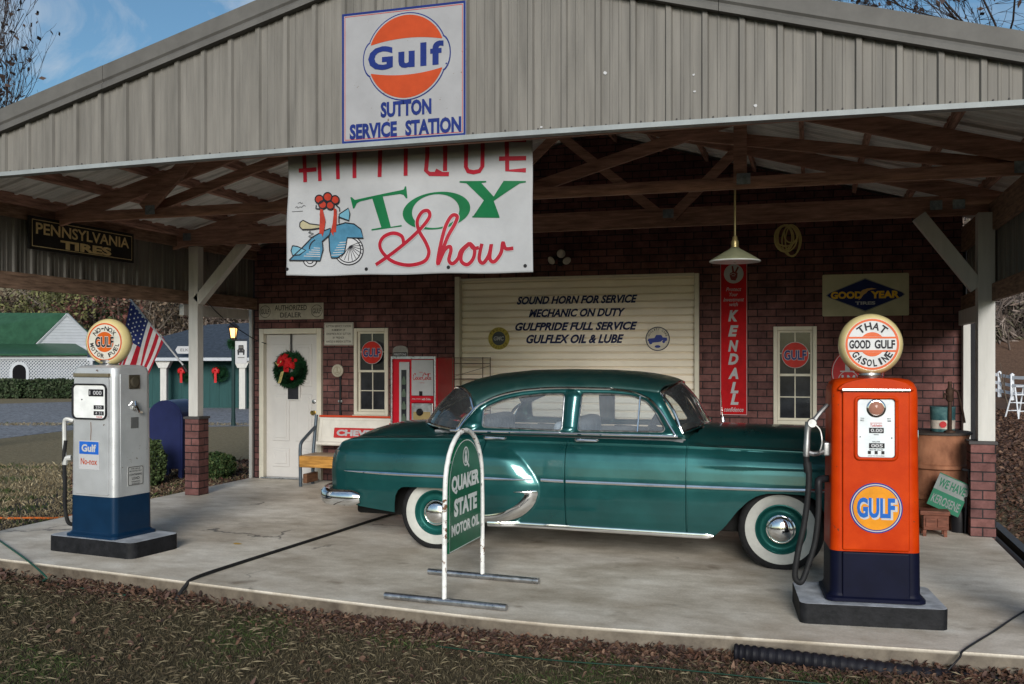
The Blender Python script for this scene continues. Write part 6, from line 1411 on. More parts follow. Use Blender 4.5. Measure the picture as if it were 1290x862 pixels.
MX = empty("mailbox", (-9.10, 12.5, GZ), R(6), "dark blue street mailbox with a rounded top standing behind the shrub", "mailbox")
M_mb = K("mailbox blue", (.018, .024, .085), .4, .1, .12, 6, coat=.2)
b = MB(); pr = [(-.28, .17)] + [(-.28, .90)] + [(-.28 * math.cos(R(a)), .90 + .28 * math.sin(R(a))) for a in range(10, 171, 10)] + [(.28, .90), (.28, .17)]; b.prism(pr, -.27, .27, .012); b.build("mailbox_body", M_mb, MX)
b = MB(); b.prism([(x * .9, .2 + (z - .17) * .95) for x, z in pr], -.277, -.268); b.build("mailbox_side", M_mb, MX)
for x in (-.23, .23):
    for y_ in (-.22, .22):
        b = MB(); b.box(x - .03, x + .03, y_ - .03, y_ + .03, 0.0, .20, .004); b.build("leg", M_mb, MX)
M_leaf = attr_mat("leaf colours", .75); M_twig = K("grey brown bark", (.085, .065, .05), .9, 0, .35, 14, .3, 30)
def leaf_cloud(name, pts, size, cols, parent=None, m=None, elong=1.6):
    """many small leaf faces spread through a volume"""
    n = len(pts); P = np.asarray(pts, dtype=float); d = rng.normal(size=(n, 3)); d /= np.linalg.norm(d, axis=1)[:, None]; u = rng.normal(size=(n, 3)); u -= d * (u * d).sum(1)[:, None]; u /= np.linalg.norm(u, axis=1)[:, None]
    s = size * rng.uniform(.6, 1.3, (n, 1)); q = np.cross(d, u)
    V = np.stack([P - u * s * .5 * elong, P + q * s * .42, P + u * s * .5 * elong, P - q * s * .42], 1).reshape(-1, 3)
    F = np.arange(4 * n).reshape(-1, 4)
    cc = np.asarray(cols)[rng.integers(0, len(cols), n)] * rng.uniform(.6, 1.35, (n, 1)); C_ = np.concatenate([cc, np.ones((n, 1))], 1).repeat(4, 0)
    return mesh_from(name, V.tolist(), F.tolist(), m or M_leaf, C_, parent)
GR = [(.03, .06, .018), (.045, .08, .025), (.02, .042, .014), (.07, .09, .03)]
def ball_pts(n, rx, ry, rz, cz, lump=.25):
    out = []; seed = random.random() * 50
    while len(out) < n:
        v = Vector((random.gauss(0, 1), random.gauss(0, 1), random.gauss(0, 1))).normalized(); k = 1 + lump * mnoise.noise(v * 2.2 + Vector((seed, 0, 0)))
        r_ = k * random.uniform(.55, 1.0) ** .5; p = Vector((v.x * rx * r_, v.y * ry * r_, cz + v.z * rz * r_))
        if p.z > .01: out.append(p)
    return out
def shrub(x, y_, r_, h, label, n=5000, name="shrub", size=.03, cols=GR, group=None):
    s = empty(name, (x, y_, gz(x, y_)), 0, label, "shrub", group); leaf_cloud("foliage", ball_pts(n, r_, r_, h / 2, h / 2), size, cols, s)
    b = MB()
    for k in range(7):
        a = 2 * math.pi * k / 7; b.tube([(0.02 * math.cos(a), .02 * math.sin(a), -.03), (r_ * .3 * math.cos(a), r_ * .3 * math.sin(a), h * .4), (r_ * .6 * math.cos(a + .3), r_ * .6 * math.sin(a + .3), h * .75)], [.014, .01, .004], 5)
    b.build("stem", M_twig, s)
x, y_ = gnd(200, 613, GZ); shrub(x - .13, y_ - .05, .24, .68, "round clipped green shrub before the blue mailbox", cols=[(.05, .075, .025), (.07, .10, .035), (.035, .055, .02)])
x, y_ = gnd(275, 604, GZ); shrub(x, y_, .25, .40, "low round green shrub behind the left brick column")

# ================================================================ the far side of the road
def far(name, d, px, label, cat): 
    p = deep(px, 452, d); return empty(name, (p.x, p.y, GZ), YAW, label, cat)
def fx(px, px0, d): return (px - px0) / FPX * d
def fz(py, d): return EYE - GZ + (452 - py) / FPX * d
def slab3(b, pts, th=.12):
    n = (Vector(pts[1]) - Vector(pts[0])).cross(Vector(pts[2]) - Vector(pts[0])).normalized() * th
    if n.z > 0: n = -n
    a = [b.bm.verts.new(Vector(p)) for p in pts]; c = [b.bm.verts.new(Vector(p) + n) for p in pts]; b._f(a); b._f(c[::-1]); k_ = len(pts)
    for k in range(k_): b._f((a[k], c[k], c[(k + 1) % k_], a[(k + 1) % k_]))
# pavilion with lattice wall and green roof
d = 46.; px0 = 20
PV = far("pavilion", d, px0, "white lattice walled building with a green metal roof and white gable", "building")
M_groof = K("green metal roof", (.03, .085, .048), .4, .1, .2, 3); M_vin = K("white vinyl siding", (.40, .42, .45), .5, 0, .06, 3)
def q(px, py, dd): return Vector((fx(px, px0, d) * dd / d if False else (px - 645) / FPX * dd - (px0 - 645) / FPX * d, dd - d, fz(py, dd)))
b = MB(); x0, x1 = q(-120, 452, d).x, q(114, 452, d).x; zt = fz(453, d)
sx = .155
k = x0
def clipseg(xa, za, xb, zb_):
    return [(xa, za), (xb, zb_)]
nL = int((x1 - x0 + zt) / sx)
for s in (1, -1):
    for i in range(-2, nL + 3):
        xa = x0 + i * sx if s < 0 else x0 + i * sx - zt; xb = xa + (zt if s > 0 else -zt); 
        p, r_ = Vector((xa, 0)), Vector((xb, zt))
        lo_, hi_ = 0., 1.
        for lim, sg in ((x0, 1), (x1, -1)):
            fa = sg * (p.x - lim); fb_ = sg * (r_.x - lim)
            if fa < 0 and fb_ < 0: lo_ = 2
            elif fa < 0: lo_ = max(lo_, fa / (fa - fb_))
            elif fb_ < 0: hi_ = min(hi_, fa / (fa - fb_))
        if hi_ - lo_ > .02: a_ = p.lerp(r_, lo_); c_ = p.lerp(r_, hi_); b.plank((a_.x, a_.y), (c_.x, c_.y), .045, -.012 if s > 0 else .012, .0 if s > 0 else .024)
b.build("lattice", M_vin, PV)
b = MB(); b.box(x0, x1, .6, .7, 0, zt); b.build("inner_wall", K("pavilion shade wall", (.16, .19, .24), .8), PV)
ax_, aw = q(25, 452, d).x, .33
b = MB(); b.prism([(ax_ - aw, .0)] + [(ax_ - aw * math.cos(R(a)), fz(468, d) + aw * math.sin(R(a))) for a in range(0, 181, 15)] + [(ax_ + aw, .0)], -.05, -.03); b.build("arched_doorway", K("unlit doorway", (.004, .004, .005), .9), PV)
b = MB(); b.ribbon([(ax_ - aw - .06, 0.0)] + [(ax_ - (aw + .06) * math.cos(R(a)), fz(468, d) + (aw + .06) * math.sin(R(a))) for a in range(0, 181, 15)] + [(ax_ + aw + .06, 0.0)], .14, -.055); b.build("arch_frame", M_vin, PV)
b = MB(); b.box(x0, x1 + .1, -.08, .1, zt + .0, fz(447.5, d)); b.box(x1, x1 + .12, -.06, .06, 0, zt); b.build("white_fascia", M_vin, PV)
b = MB(); slab3(b, [q(-130, 446.5, d - .4), q(116, 445.5, d - .4), q(95, 433, d + 2.4), q(-130, 430, d + 2.6)], .08); b.build("porch_roof", M_groof, PV)
b = MB(); slab3(b, [q(-130, 432.5, d + 2.2), q(43, 433.5, d + 2.2), q(85, 394.5, d + 2.6), q(-130, 393.5, d + 6)], .10); slab3(b, [q(84, 394.5, d + 2.6), q(131, 434, d + 4), q(131, 434, d + 9), q(84, 394.5, d + 7)], .10); b.build("main_roof", M_groof, PV)
b = MB()
ga, gb, gc = q(44, 437, d + 2.35), q(85, 396, d + 2.7), q(128, 437, d + 4.0)
nS = 11
for i in range(nS):
    t0, t1 = i / nS, (i + .93) / nS; a0 = ga.lerp(gb, t0); a1 = ga.lerp(gb, t1); c0 = gc.lerp(gb, t0); c1 = gc.lerp(gb, t1); slab3(b, [a0 + Vector((0, -.03, 0)), c0 + Vector((0, -.03, 0)), c1, a1], .04)
slab3(b, [ga + Vector((0, .06, 0)), gc + Vector((0, .06, 0)), gb + Vector((0, .06, 0))], .1)
b.build("gable_siding", M_vin, PV)
b = MB(); 
for pnt in ((ga, gb), (gc, gb)): b.tube([pnt[0] + Vector((0, -.06, 0)), pnt[1] + Vector((0, -.06, .02))], .07, 4)
b.build("gable_trim", M_vin, PV)
b = MB(); b.box(q(-120, 440, d).x, q(126, 440, d).x, 2.3, 6, 0, fz(437, d + 3)); b.build("wall", M_vin, PV)
hc = [(.02, .035, .014), (.03, .05, .02), (.045, .06, .03)]
for pa_, pb_, lab in ((-30, 33, "dark clipped hedge left of the arched lattice doorway"), (37, 98, "dark clipped hedge right of the arched lattice doorway")):
    dd = 44.2; A = deep((pa_ + pb_) / 2, 452, dd); hw = (pb_ - pa_) / 2 / FPX * dd; h = empty("hedge", (A.x, A.y, GZ), YAW, lab, "hedge")
    hh = fz(478, dd); pts = [Vector((random.uniform(-hw, hw), random.uniform(-.6, .6), random.uniform(.02, hh))) for _ in range(5200)]
    pts = [Vector((p.x, p.y, p.z + .07 * mnoise.noise(Vector((p.x * 2, p.y * 2, 0))))) for p in pts if abs(p.x / hw) ** 6 + abs(p.z / hh - .5) ** 5 * 30 < 1.05]
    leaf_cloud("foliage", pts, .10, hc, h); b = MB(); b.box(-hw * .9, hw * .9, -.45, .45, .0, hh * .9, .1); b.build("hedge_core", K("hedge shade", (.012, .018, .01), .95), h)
# green walled store building
d = 35.5; px0 = 265
GB = far("store_building", d, px0, "long green walled building with white columns and slate blue roof", "building")
M_gw = K("green board wall", (.018, .062, .062), .65, 0, .12, 4, stretch=(6, 1, .4)); M_slate = K("slate blue shingles", (.045, .058, .078), .8, 0, .35, 9, .2, 30)
def q(px, py, dd): return Vector(((px - 645) / FPX * dd - (px0 - 645) / FPX * d, dd - d, fz(py, dd)))
b = MB(); x0, x1 = q(120, 0, d).x, q(420, 0, d).x
b.box(x0, x1, .0, 5.0, 0, fz(452, d)); b.build("wall", M_gw, GB)
b = MB()
for i in range(26): xx = x0 + (x1 - x0) * i / 25; b.box(xx - .012, xx + .012, -.012, -.001, 0.05, fz(453, d))
b.build("board_batten", M_gw, GB)
b = MB(); slab3(b, [q(110, 450, d - 1.0), q(430, 449.5, d - 1.0), q(430, 402, d + 3.2), q(262, 409, d + 3.2), q(205, 424, d + 2.2), q(110, 440, d + .8)], .10); b.build("roof", M_slate, GB)
b = MB(); a_ = q(110, 452.5, d - 1.02); c_ = q(430, 452, d - 1.02); b.box(a_.x, c_.x, a_.y - .04, a_.y + .0, a_.z - .06, a_.z + .05); b.build("eave_board", M_vin, GB)
for pxc in (207, 306):
    cb = empty("porch_column", (0, 0, 0)); cb.parent = GB; c_ = q(pxc, 452, d - .75); zt = fz(453, d - .9)
    b = MB(); b.box(c_.x - .11, c_.x + .11, c_.y - .11, c_.y + .11, 0, zt, .01); b.build("column_shaft", M_white, cb)
    b = MB(); b.prism([(c_.x - .30, zt), (c_.x - .15, zt - .3), (c_.x + .15, zt - .3), (c_.x + .30, zt)], c_.y - .16, c_.y + .16 - .32 + .30); b.build("column_bracket", M_white, cb)
wp = q(234, 441, d - 1.2); b = MB(); b.prism([(-.36, 0), (-.28, .13), (.28, .13), (.36, 0), (.28, -.13), (-.28, -.13)], -.02, .02); wsn = b.build("store_sign", M_wpaint); tag(wsn, "small white six sided sign on the eave of the green building", "sign"); place(wsn, GB.matrix_basis @ wp if False else (deep(234, 441, d - 1.2)), YAW)
b = MB(); b.text("ELKS", 0, 0, .36, .1, -.022, .01); b.build("sign_lettering", K("grey lettering", (.09, .085, .08), .6), wsn)
for pxc, lab in ((233, "far green wreath with red bow left of the canopy post"), (276, "far green wreath with red bow on the green wall")):
    p = deep(pxc, 471, d - .2); fw_ = empty("wall_wreath", p, YAW, lab, "wreath")
    b = MB(); needles(b, .05, 0, .17, .10, 900, .10); b.build("fir_ring", M_fir, fw_)
    b = MB(); loop_bow(b, -.08, .10, .14, -.16); b.grid([[Vector((-.12, -.2, .1 - t)), Vector((-.03, -.2, .1 - t))] for t in (0, .2, .42)]); b.build("ribbon_bow", M_ribr, fw_)
# lit lamp post with hanging picture sign
d = 26.; LPp = deep(294, 452, d); LP = empty("lamp_post", (LPp.x, LPp.y, GZ), YAW, "dark lamp post with a glowing lantern and green garland", "lamp post")
H = fz(427, d)
b = MB(); b.lathe([(.06, 0), (.06, .12), (.055, .2), (.05, .35), (.05, H - .1), (.07, H - .04), (.05, H)], seg=14); b.build("post", K("dark green iron", (.012, .03, .03), .5), LP)
b = MB(); b.lathe([(.10, H + .32), (.18, H + .30), (.10, H + .38), (.02, H + .45)], seg=8)
for k in range(4): a = R(45 + 90 * k); b.cyl((.09 * math.cos(a), .09 * math.sin(a), H), (.13 * math.cos(a), .13 * math.sin(a), H + .30), .012, 5)
b.lathe([(.09, H - .02), (.10, H), (.06, H + .02)], seg=8); b.build("lantern_frame", M_black, LP)
b = MB(); b.lathe([(.06, H + .03), (.10, H + .28)], seg=8); b.build("lantern_glow", K("lantern glow", (.9, .6, .25), .4, emit=((1, .50, .13), 1.1)), LP)
b = MB(); needles(b, -.02, 0, .05, .07, 420, .10, yb=-.02)
for v in b.bm.verts: v.co.z += H - .13
b.build("garland", M_fir, LP)
b = MB(); w_ = .255 * 1.1; z0, z1 = fz(458, d), fz(430, d); b.box(.085, .085 + .31, -.13, -.10, z0, z1, .004); bs = b.build("hanging_sign", M_wpaint); tag(bs, "white hanging picture sign with a black truck front on the lamp post", "sign"); place(bs, LP.location, YAW)
b = MB(); cz = (z0 + z1) / 2 + .06; cx = .24
b.poly([(cx - .09, cz - .13), (cx - .10, cz + .0), (cx - .07, cz + .03), (cx - .065, cz + .13), (cx + .065, cz + .13), (cx + .07, cz + .03), (cx + .10, cz), (cx + .09, cz - .13), (cx + .05, cz - .13), (cx + .05, cz - .07), (cx - .05, cz - .07), (cx - .05, cz - .13)], -.1325); b.build("truck_picture", M_blk, bs); b = MB(); b.tube([(.0, -.115, z1 + .03), (.40, -.115, z1 + .03)], .012, 6); b.tube([(.0, 0, z1 + .03), (.0, -.12, z1 + .03)], .012, 6); b.build("sign_arm", M_black, LP)
b = MB(); b.box(cx - .05, cx + .05, -.1345, -.1335, cz + .05, cz + .11); b.disc(cx - .045, cz - .01, .02, -.134, 12); b.disc(cx + .045, cz - .01, .02, -.134, 12); b.box(cx - .09, cx + .09, -.1345, -.1335, cz - .21, cz - .19); b.build("picture_detail", K("grey lettering", (.09, .085, .08), .6), bs)
# overhead wire
cord("overhead_wire", [fp(250, 368, 10.4), fp(280, 400, 11.2) , fp(318, 426, 11.9), fp(335, 433, 11.94)], .006, M_black, "thin black wire running from the left post to the door", "wire")

# ================================================================ trees and hillside
def branchy(b, p, d, ln, r_, lv, tips, spread=.55, up=.12, seg=5, kids=(2, 3), shrink=.72):
    pts = [p.copy()]; rr = [r_]; n = 4; q_ = p.copy(); dd = d.copy()
    for i in range(n):
        dd = (dd + Vector((random.gauss(0, .12), random.gauss(0, .12), random.gauss(0, .10) + up * .4))).normalized(); q_ = q_ + dd * ln / n; pts.append(q_.copy()); rr.append(r_ * (1 - .42 * (i + 1) / n))
    b.tube(pts, rr, seg if lv > 1 else 3, cap=False)
    tips.append(q_.copy())
    if lv <= 0: return
    for _ in range(random.randint(*kids)):
        i = random.randint(2, n); t = pts[i]; ax = Vector((random.gauss(0, 1), random.gauss(0, 1), random.gauss(0, .7))).normalized()
        nd = (dd + ax * spread * random.uniform(.6, 1.5) + Vector((0, 0, up))).normalized()
        branchy(b, t, nd, ln * shrink * random.uniform(.7, 1.15), max(.004, rr[i] * .68), lv - 1, tips, spread, up, seg, kids, shrink)
def bare_tree(loc, trunk_h, r_, lv, label, lean=(0, 0), spread=.6, up=.10, kids=(2, 4), buds=0, first=None, group=None):
    t = empty("bare_tree", loc, 0, label, "tree", group); tips = []
    b = MB(); b.tube([(0, 0, -.3), (lean[0] * .3, lean[1] * .3, trunk_h * .5), (lean[0], lean[1], trunk_h)], [r_ * 1.3, r_ * 1.05, r_], 9); b.build("trunk", M_twig, t)
    b = MB(); p = Vector((lean[0], lean[1], trunk_h))
    for dv, ln in (first or [((math.cos(a), math.sin(a), 1.2), 2.4) for a in (0.3, 1.6, 2.9, 4.2, 5.4)]): branchy(b, p, Vector(dv).normalized(), ln, r_ * .6, lv, tips, spread, up, 5, kids)
    b.build("branches", K("dark twig bark", (.035, .026, .024), .9), t)
    if buds: leaf_cloud("buds", [random.choice(tips) + Vector((random.gauss(0, .05), random.gauss(0, .05), random.gauss(0, .05))) for _ in range(buds)], .085, [(.04, .03, .03), (.07, .045, .035)], t)
random.seed(11)
p = deep(-50, 452, 19); bare_tree((p.x, p.y, GZ), 3.6, .10, 5, "bare twiggy tree rising left of the grey roof", spread=.6, up=.28, kids=(2, 4), buds=500, first=[((.7, .2, 1.0), 2.2), ((.3, .5, 1.3), 2.4), ((-.4, 0, 1.2), 2.2), ((.9, -.2, .55), 1.9), ((.1, -.4, 1.4), 2.3)])
random.seed(5)
p = deep(1420, 452, 17); bare_tree((p.x, p.y, GZ), 5.9, .075, 5, "large bare tree spreading budded branches over the right roof slope", spread=.62, up=.02, kids=(3, 4), buds=2600, first=[((-1, -.35, .22), 3.4), ((-1, -.2, .40), 3.2), ((-.9, -.5, .15), 3.2), ((-1, -.4, .55), 3.0), ((.3, .3, 1), 2.6), ((-1, -.5, .32), 3.4), ((-1, -.1, .28), 3.0)])
# wooded slope beyond the road (left) and brushy hillside (right)
random.seed(3)
WC = [[(.10, .075, .05), (.14, .10, .07), (.07, .055, .04)], [(.10, .10, .04), (.14, .14, .055), (.07, .075, .03)], [(.15, .06, .05), (.11, .05, .04), (.18, .09, .07)], [(.16, .12, .10), (.2, .16, .13), (.12, .09, .08)], [(.035, .06, .025), (.05, .075, .03)]]
WN = ["brown leaved tree", "olive green tree", "reddish brown tree", "pale grey twiggy tree", "dark evergreen tree"]
wood = [(-60, 66, 1, 0), (-10, 60, 0, 0), (25, 64, 0, 0), (52, 60, 1, 0), (78, 66, 0, 0), (98, 61, 1, 0), (122, 62, 2, 0), (150, 60, 2, 0), (172, 64, 4, 0), (195, 60, 0, 0), (222, 62, 3, 0), (250, 66, 3, 0), (276, 62, 3, 0), (300, 66, 3, 0), (325, 61, 3, 0)]
for i, (px, dd, kd, _) in enumerate(wood):
    p = deep(px, 452, dd); zt = gz(p.x, p.y); h = random.uniform(7, 9.5)
    t = empty("woodland_tree", (p.x, p.y, zt), 0, None, "tree", "woodland trees behind the far buildings")
    b = MB(); tips = []; b.tube([(0, 0, -.3), (random.gauss(0, .1), 0, h * .35), (random.gauss(0, .2), 0, h * .6)], [.16, .12, .07], 6); 
    for k in range(7): branchy(b, Vector((0, 0, h * random.uniform(.12, .6))), Vector((random.gauss(0, 1), random.gauss(0, 1), .8)).normalized(), 1.9, .05, 2, tips, .6, .15, 4, (2, 3))
    b.build("trunk", K("pale woodland bark", (.16, .135, .115), .9) if i % 3 == 0 else M_twig, t)
    pts = []
    for _ in range(1700):
        c = random.choice(tips); pts.append(c + Vector((random.gauss(0, .42), random.gauss(0, .42), random.gauss(0, .42))))
    leaf_cloud("crown", pts, .15 if kd != 3 else .085, WC[kd], t, elong=1.8 if kd != 3 else 5)
    t['label'] = WN[kd] + " in the wood " + ["behind the pavilion's green roof, far left", "above the far left end of the green roof", "behind the green roof, second from left", "behind the green roof's middle", "behind the apex of the white gable", "right of the white gable apex", "behind the cream globe of the silver pump", "just right of the silver pump globe", "behind the flag canton", "behind the red flag stripes", "between flag pole and canopy post", "hidden behind the left canopy post", "just right of the left canopy post", "above the glowing lantern", "beside the white corner post"][i]
# mass of undergrowth behind them
pts = []; 
for _ in range(28000):
    px = random.choice((random.uniform(-80, 345), random.uniform(-80, 345), random.uniform(-900, -80))); dd = random.uniform(62, 78); p = deep(px, 452, dd); z0 = gz(p.x, p.y); pts.append(Vector((p.x, p.y, z0 + random.random() ** 1.3 * 5.5)))
ug = leaf_cloud("far_wood", pts, .26, WC[0] + WC[1] + WC[2] + WC[3] + WC[3], elong=2.6); tag(ug, kind='stuff')
pts = []
for _ in range(15000):
    px = random.uniform(1180, 1330); dd = random.uniform(47, 62); p = deep(px, 452, dd); z0 = gz(p.x, p.y); pts.append(Vector((p.x, p.y, z0 + random.random() ** 1.6 * 2.2 * (.4 + .9 * abs(mnoise.noise(Vector((p.x * .5, p.y * .5, 0))))))))
for _ in range(26000):
    px = random.uniform(1325, 2600); dd = random.uniform(47, 80) * (1 - (px - 1325) / 4200); p = deep(px, 452, dd); z0 = gz(p.x, p.y); pts.append(Vector((p.x, p.y, z0 + random.random() ** 1.6 * 2.2)))
for _ in range(8000):
    px = random.uniform(1190, 1330); dd = random.uniform(62, 95); p = deep(px, 452, dd); pts.append(Vector((p.x, p.y, gz(p.x, p.y) + random.random() ** 1.6 * 2.2)))
br_ = leaf_cloud("hillside_brush", pts, .13, [(.14, .11, .095), (.18, .145, .125), (.09, .07, .06), (.115, .085, .07), (.10, .09, .06)], elong=5.5); tag(br_, kind='stuff')
random.seed(21)
b = MB(); tips = []
for k in range(26):
    px = random.uniform(1185, 1325); dd = random.uniform(46, 56); p = deep(px, 452, dd); z0 = gz(p.x, p.y)
    branchy(b, Vector((p.x, p.y, z0 - .1)), Vector((random.gauss(0, .5), random.gauss(0, .4), 1)).normalized(), random.uniform(1.2, 2.6), .05, 3, tips, .8, -.1, 4, (2, 3))
tag(b.build("vine_tangle", K("grey vine", (.15, .12, .105), .9)), kind='stuff')
# white fence and step ladder on the right
FN = empty("rail_fence", (0, 0, 0), 0, "white three rail board fence at the foot of the brushy hillside", "fence")
M_fw = K("white fence paint", (.62, .64, .68), .5, 0, .08, 4)
fpos = [deep(px, 452, dd) for px, dd in ((1195, 44), (1213, 43), (1230, 42), (1259, 41), (1275, 40), (1297, 39), (1320, 38))]
for i, p in enumerate(fpos):
    z0 = gz(p.x, p.y); b = MB(); b.box(p.x - .07, p.x + .07, p.y - .07, p.y + .07, z0, z0 + 1.12, .01); b.prism([(p.x - .09, z0 + 1.121), (p.x + .09, z0 + 1.121), (p.x, z0 + 1.20)], p.y - .09, p.y + .09); b.build("fence_post", M_fw, FN)
    if i:
        o_ = fpos[i - 1]; y_a, y_b = o_.y - .09, p.y - .09
        for zh in (.30, .62, .95):
            b = MB(); za, zb2 = gz(o_.x, o_.y) + zh, z0 + zh
            b.loft([[Vector((xx, yy + dy, zz_ + dz)) for dy, dz in ((0, 0), (-.03, 0), (-.03, .13), (0, .13))] for xx, yy, zz_ in ((o_.x, y_a, za), (p.x, y_b, zb2))]); b.build("fence_rail", M_fw, FN)
p = deep(1284, 452, 29); LD = empty("step_ladder", (p.x, p.y, GZ), YAW + .25, "small white step ladder standing on leaves at the right edge", "ladder")
hh = fz(487, 29)
for nm, ya, yb_ in (("front_frame", -.25, -.02), ("rear_frame", .30, .02)):
    b = MB()
    for s in (-1, 1): b.tube([(s * .24, ya, 0), (s * .17, yb_, hh)], .022, 6)
    for k in range(1, 4): t = k / 4; b.box(-.23 + .06 * t, .23 - .06 * t, ya + (yb_ - ya) * t - .04, ya + (yb_ - ya) * t + .04, hh * t - .012, hh * t + .012)
    b.build(nm, M_fw, LD)
b = MB(); b.box(-.2, .2, -.1, .1, hh, hh + .025, .004); b.build("ladder_top", M_fw, LD)
b = MB(); p = deep(1272, 452, 33); tips = []; branchy(b, Vector((p.x, p.y, GZ)), Vector((-.2, 0, 1)), 1.4, .04, 1, tips, .5, -.1, 5, (1, 2)); st = empty("sapling", (0, 0, 0), 0, "thin dark bent sapling between the white fence and the step ladder", "tree"); b.build("trunk", M_twig, st)

# ================================================================ grass and leaf litter
random.seed(1)
def pad_edge_y(x): return float(np.interp(x, [e[0] for e in edge], [e[1] for e in edge]))
def blades(name, N, area, hmin, hmax, cols, wd, green=None):
    xs, ys = area(N); n = len(xs); h = rng.uniform(hmin, hmax, n); a = rng.uniform(0, 2 * np.pi, n); ln = rng.normal(0, .8, (n, 2)) * h[:, None]
    z0 = np.array([gz(x, y) for x, y in zip(xs, ys)]) if ys.max() > 40 else np.full(n, GZ)
    B = np.stack([xs, ys, z0], 1); q_ = np.stack([np.cos(a), np.sin(a), np.zeros(n)], 1) * (wd * rng.uniform(.6, 1.4, n))[:, None]; T = B + np.stack([ln[:, 0], ln[:, 1], h], 1); Mi = B + np.stack([ln[:, 0] * .3, ln[:, 1] * .3, h * .6], 1)
    V = np.stack([B - q_, B + q_, Mi + q_ * .7, T, Mi - q_ * .7], 1).reshape(-1, 3); F = np.arange(5 * n).reshape(-1, 5)
    base = np.asarray(cols)[rng.integers(0, len(cols), n)]
    if green is not None:
        g = np.array([max(0, min(1, (mnoise.noise(Vector((x * 1.3, y * 2.2, 4))) - .12) * 4)) for x, y in zip(xs, ys)]); gm = rng.random(n) < g * .7
        base[gm] = np.asarray(green)[rng.integers(0, len(green), gm.sum())]
    C_ = np.concatenate([base * rng.uniform(.6, 1.3, (n, 1)), np.ones((n, 1))], 1).repeat(5, 0)
    return tag(mesh_from(name, V.tolist(), F.tolist(), M_leaf, C_), kind='stuff')
DG = [(.085, .068, .037), (.058, .046, .026), (.16, .132, .08), (.042, .034, .02), (.028, .024, .014)]; GG = [(.035, .055, .014), (.05, .075, .02), (.03, .05, .012)]
def near_area(N):
    x = rng.uniform(-7.6, 2.2, N); y = rng.uniform(3.7, 6.6, N); ok = np.array([b_ < pad_edge_y(a_) - .02 and a_ > -1.05 * b_ - .3 and a_ < .24 * b_ + .3 for a_, b_ in zip(x, y)]); return x[ok], y[ok]
blades("grass", 170000, near_area, 0.008, .034, DG, .0019, GG)
# long dry strands lying flat
sx_, sy_ = near_area(6500); ns_ = len(sx_); sa_ = rng.uniform(0, 2 * np.pi, ns_); sl_ = rng.uniform(.03, .09, ns_)
B_ = np.stack([sx_, sy_, np.full(ns_, GZ) + rng.uniform(.012, .04, ns_)], 1); D_ = np.stack([np.cos(sa_) * sl_, np.sin(sa_) * sl_, rng.normal(0, .012, ns_)], 1); Q_ = np.stack([-np.sin(sa_), np.cos(sa_), np.zeros(ns_)], 1) * .0016
V_ = np.stack([B_ - Q_, B_ + Q_, B_ + D_ * .6 + Q_ + [0, 0, .006], B_ + D_, B_ + D_ * .6 - Q_ + [0, 0, .006]], 1).reshape(-1, 3)
SC = np.array([(.17, .14, .09), (.12, .095, .06), (.22, .185, .12), (.07, .052, .034)])
tag(mesh_from("dry_grass_strands", V_.tolist(), np.arange(5 * ns_).reshape(-1, 5).tolist(), M_leaf, np.concatenate([SC[rng.integers(0, 4, ns_)], np.ones((ns_, 1))], 1).repeat(5, 0)), kind='stuff')
def left_area(N):
    d_ = rng.uniform(9.5, 27, N); px = rng.uniform(-30, 330, N); xc = (px - 645) / FPX; x = (-SN + xc * CS) * d_; y = (CS + xc * SN) * d_; ok = (x < -7.7) & ~((d_ > 16.5) & (d_ < 26)); return x[ok], y[ok]
blades("dry_lawn", 42000, left_area, .02, .06, [(.22, .18, .105), (.16, .125, .07), (.30, .25, .16), (.11, .085, .05)], .006, GG)
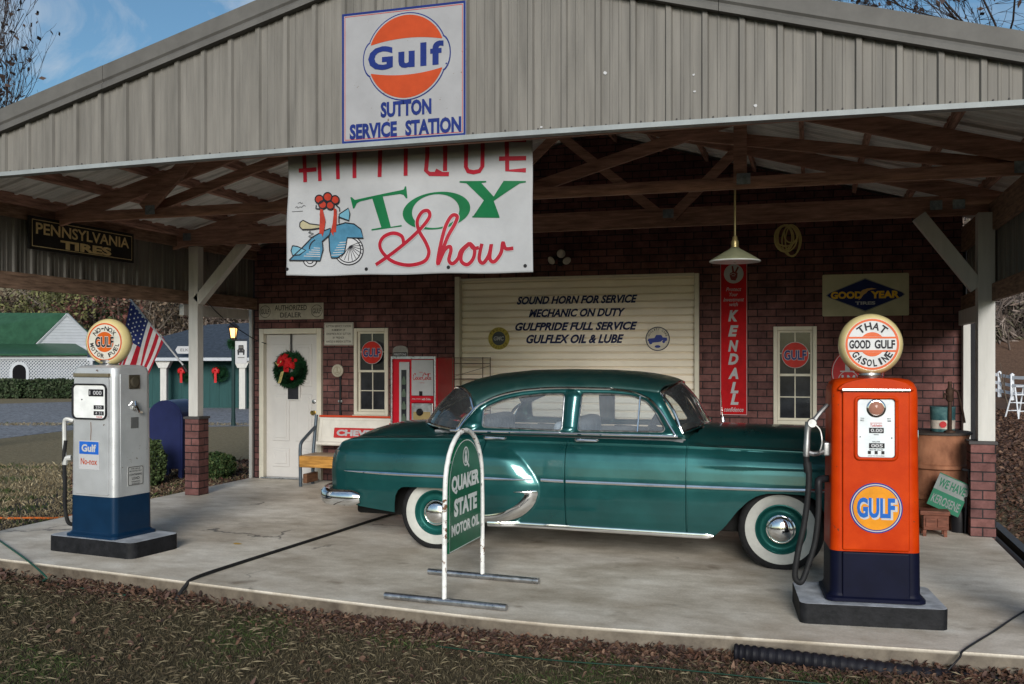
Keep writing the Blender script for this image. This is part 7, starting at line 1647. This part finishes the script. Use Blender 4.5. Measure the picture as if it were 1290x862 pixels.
# leaf litter: drifted against the pad edge and strewn on the lawn
pts = []
while len(pts) < 7500:
    x = random.uniform(-6.5, 1.9); e_y = pad_edge_y(x); t = abs(random.gauss(0, .16)); y_ = e_y - .015 - t
    dens = .35 + .65 * (mnoise.noise(Vector((x * .9, 0, 2))) > -.2)
    if x < -3.4: dens *= .55
    if random.random() < dens: pts.append((x, y_, GZ + .01 + max(0, .055 - t * .25) * random.random()))
for _ in range(1500):
    x = random.uniform(-7, 2.1); y_ = random.uniform(3.8, 6.3)
    if y_ < pad_edge_y(x) - .03 and mnoise.noise(Vector((x * 1.1, y_ * 1.6, 7))) > -.12: pts.append((x, y_, GZ + random.uniform(.01, .05)))
for _ in range(2600):
    px = random.uniform(90, 330); d_ = random.uniform(12.6, 17.0); p = deep(px, 452, d_)
    if p.x < -7.75: pts.append((p.x, p.y, GZ + .02))
for _ in range(7000):
    px = random.uniform(1195, 1300); d_ = random.uniform(9, 34); p = deep(px, 452, d_)
    if p.x > 1.95: pts.append((p.x, p.y, GZ + .02))
for _ in range(12000):
    px = random.uniform(1300, 2300); d_ = random.uniform(4, 30); p = deep(px, 452, d_)
    if p.x > 1.95: pts.append((p.x, p.y, GZ + .02))
n = len(pts); P = np.array(pts); dpt = np.hypot(P[:, 0], P[:, 1]); th = rng.uniform(0, 2 * np.pi, n); tl = rng.normal(0, .45, (n, 2)); s = rng.uniform(.011, .025, n) * np.clip(dpt / 7, 1, 3)
u = np.stack([np.cos(th), np.sin(th), tl[:, 0]], 1) * s[:, None]; v = np.stack([-np.sin(th), np.cos(th), tl[:, 1]], 1) * (s * .5)[:, None]
up = np.stack([np.zeros(n), np.zeros(n), s * .3], 1)
V = np.stack([P - u, P - u * .2 + v - up * .2, P + u * .5 + v * .7 + up, P + u * 1.1 + up * .4, P + u * .4 - v * .8 + up, P - u * .3 - v - up * .2], 1).reshape(-1, 3)
LC = np.array([(.075, .036, .024), (.10, .054, .034), (.05, .027, .02), (.15, .09, .06), (.085, .05, .04), (.035, .021, .017)])
C_ = np.concatenate([LC[rng.integers(0, len(LC), n)] * rng.uniform(.65, 1.25, (n, 1)), np.ones((n, 1))], 1).repeat(6, 0)
tag(mesh_from("leaf_litter", V.tolist(), np.arange(6 * n).reshape(-1, 6).tolist(), M_leaf, C_), kind='stuff')
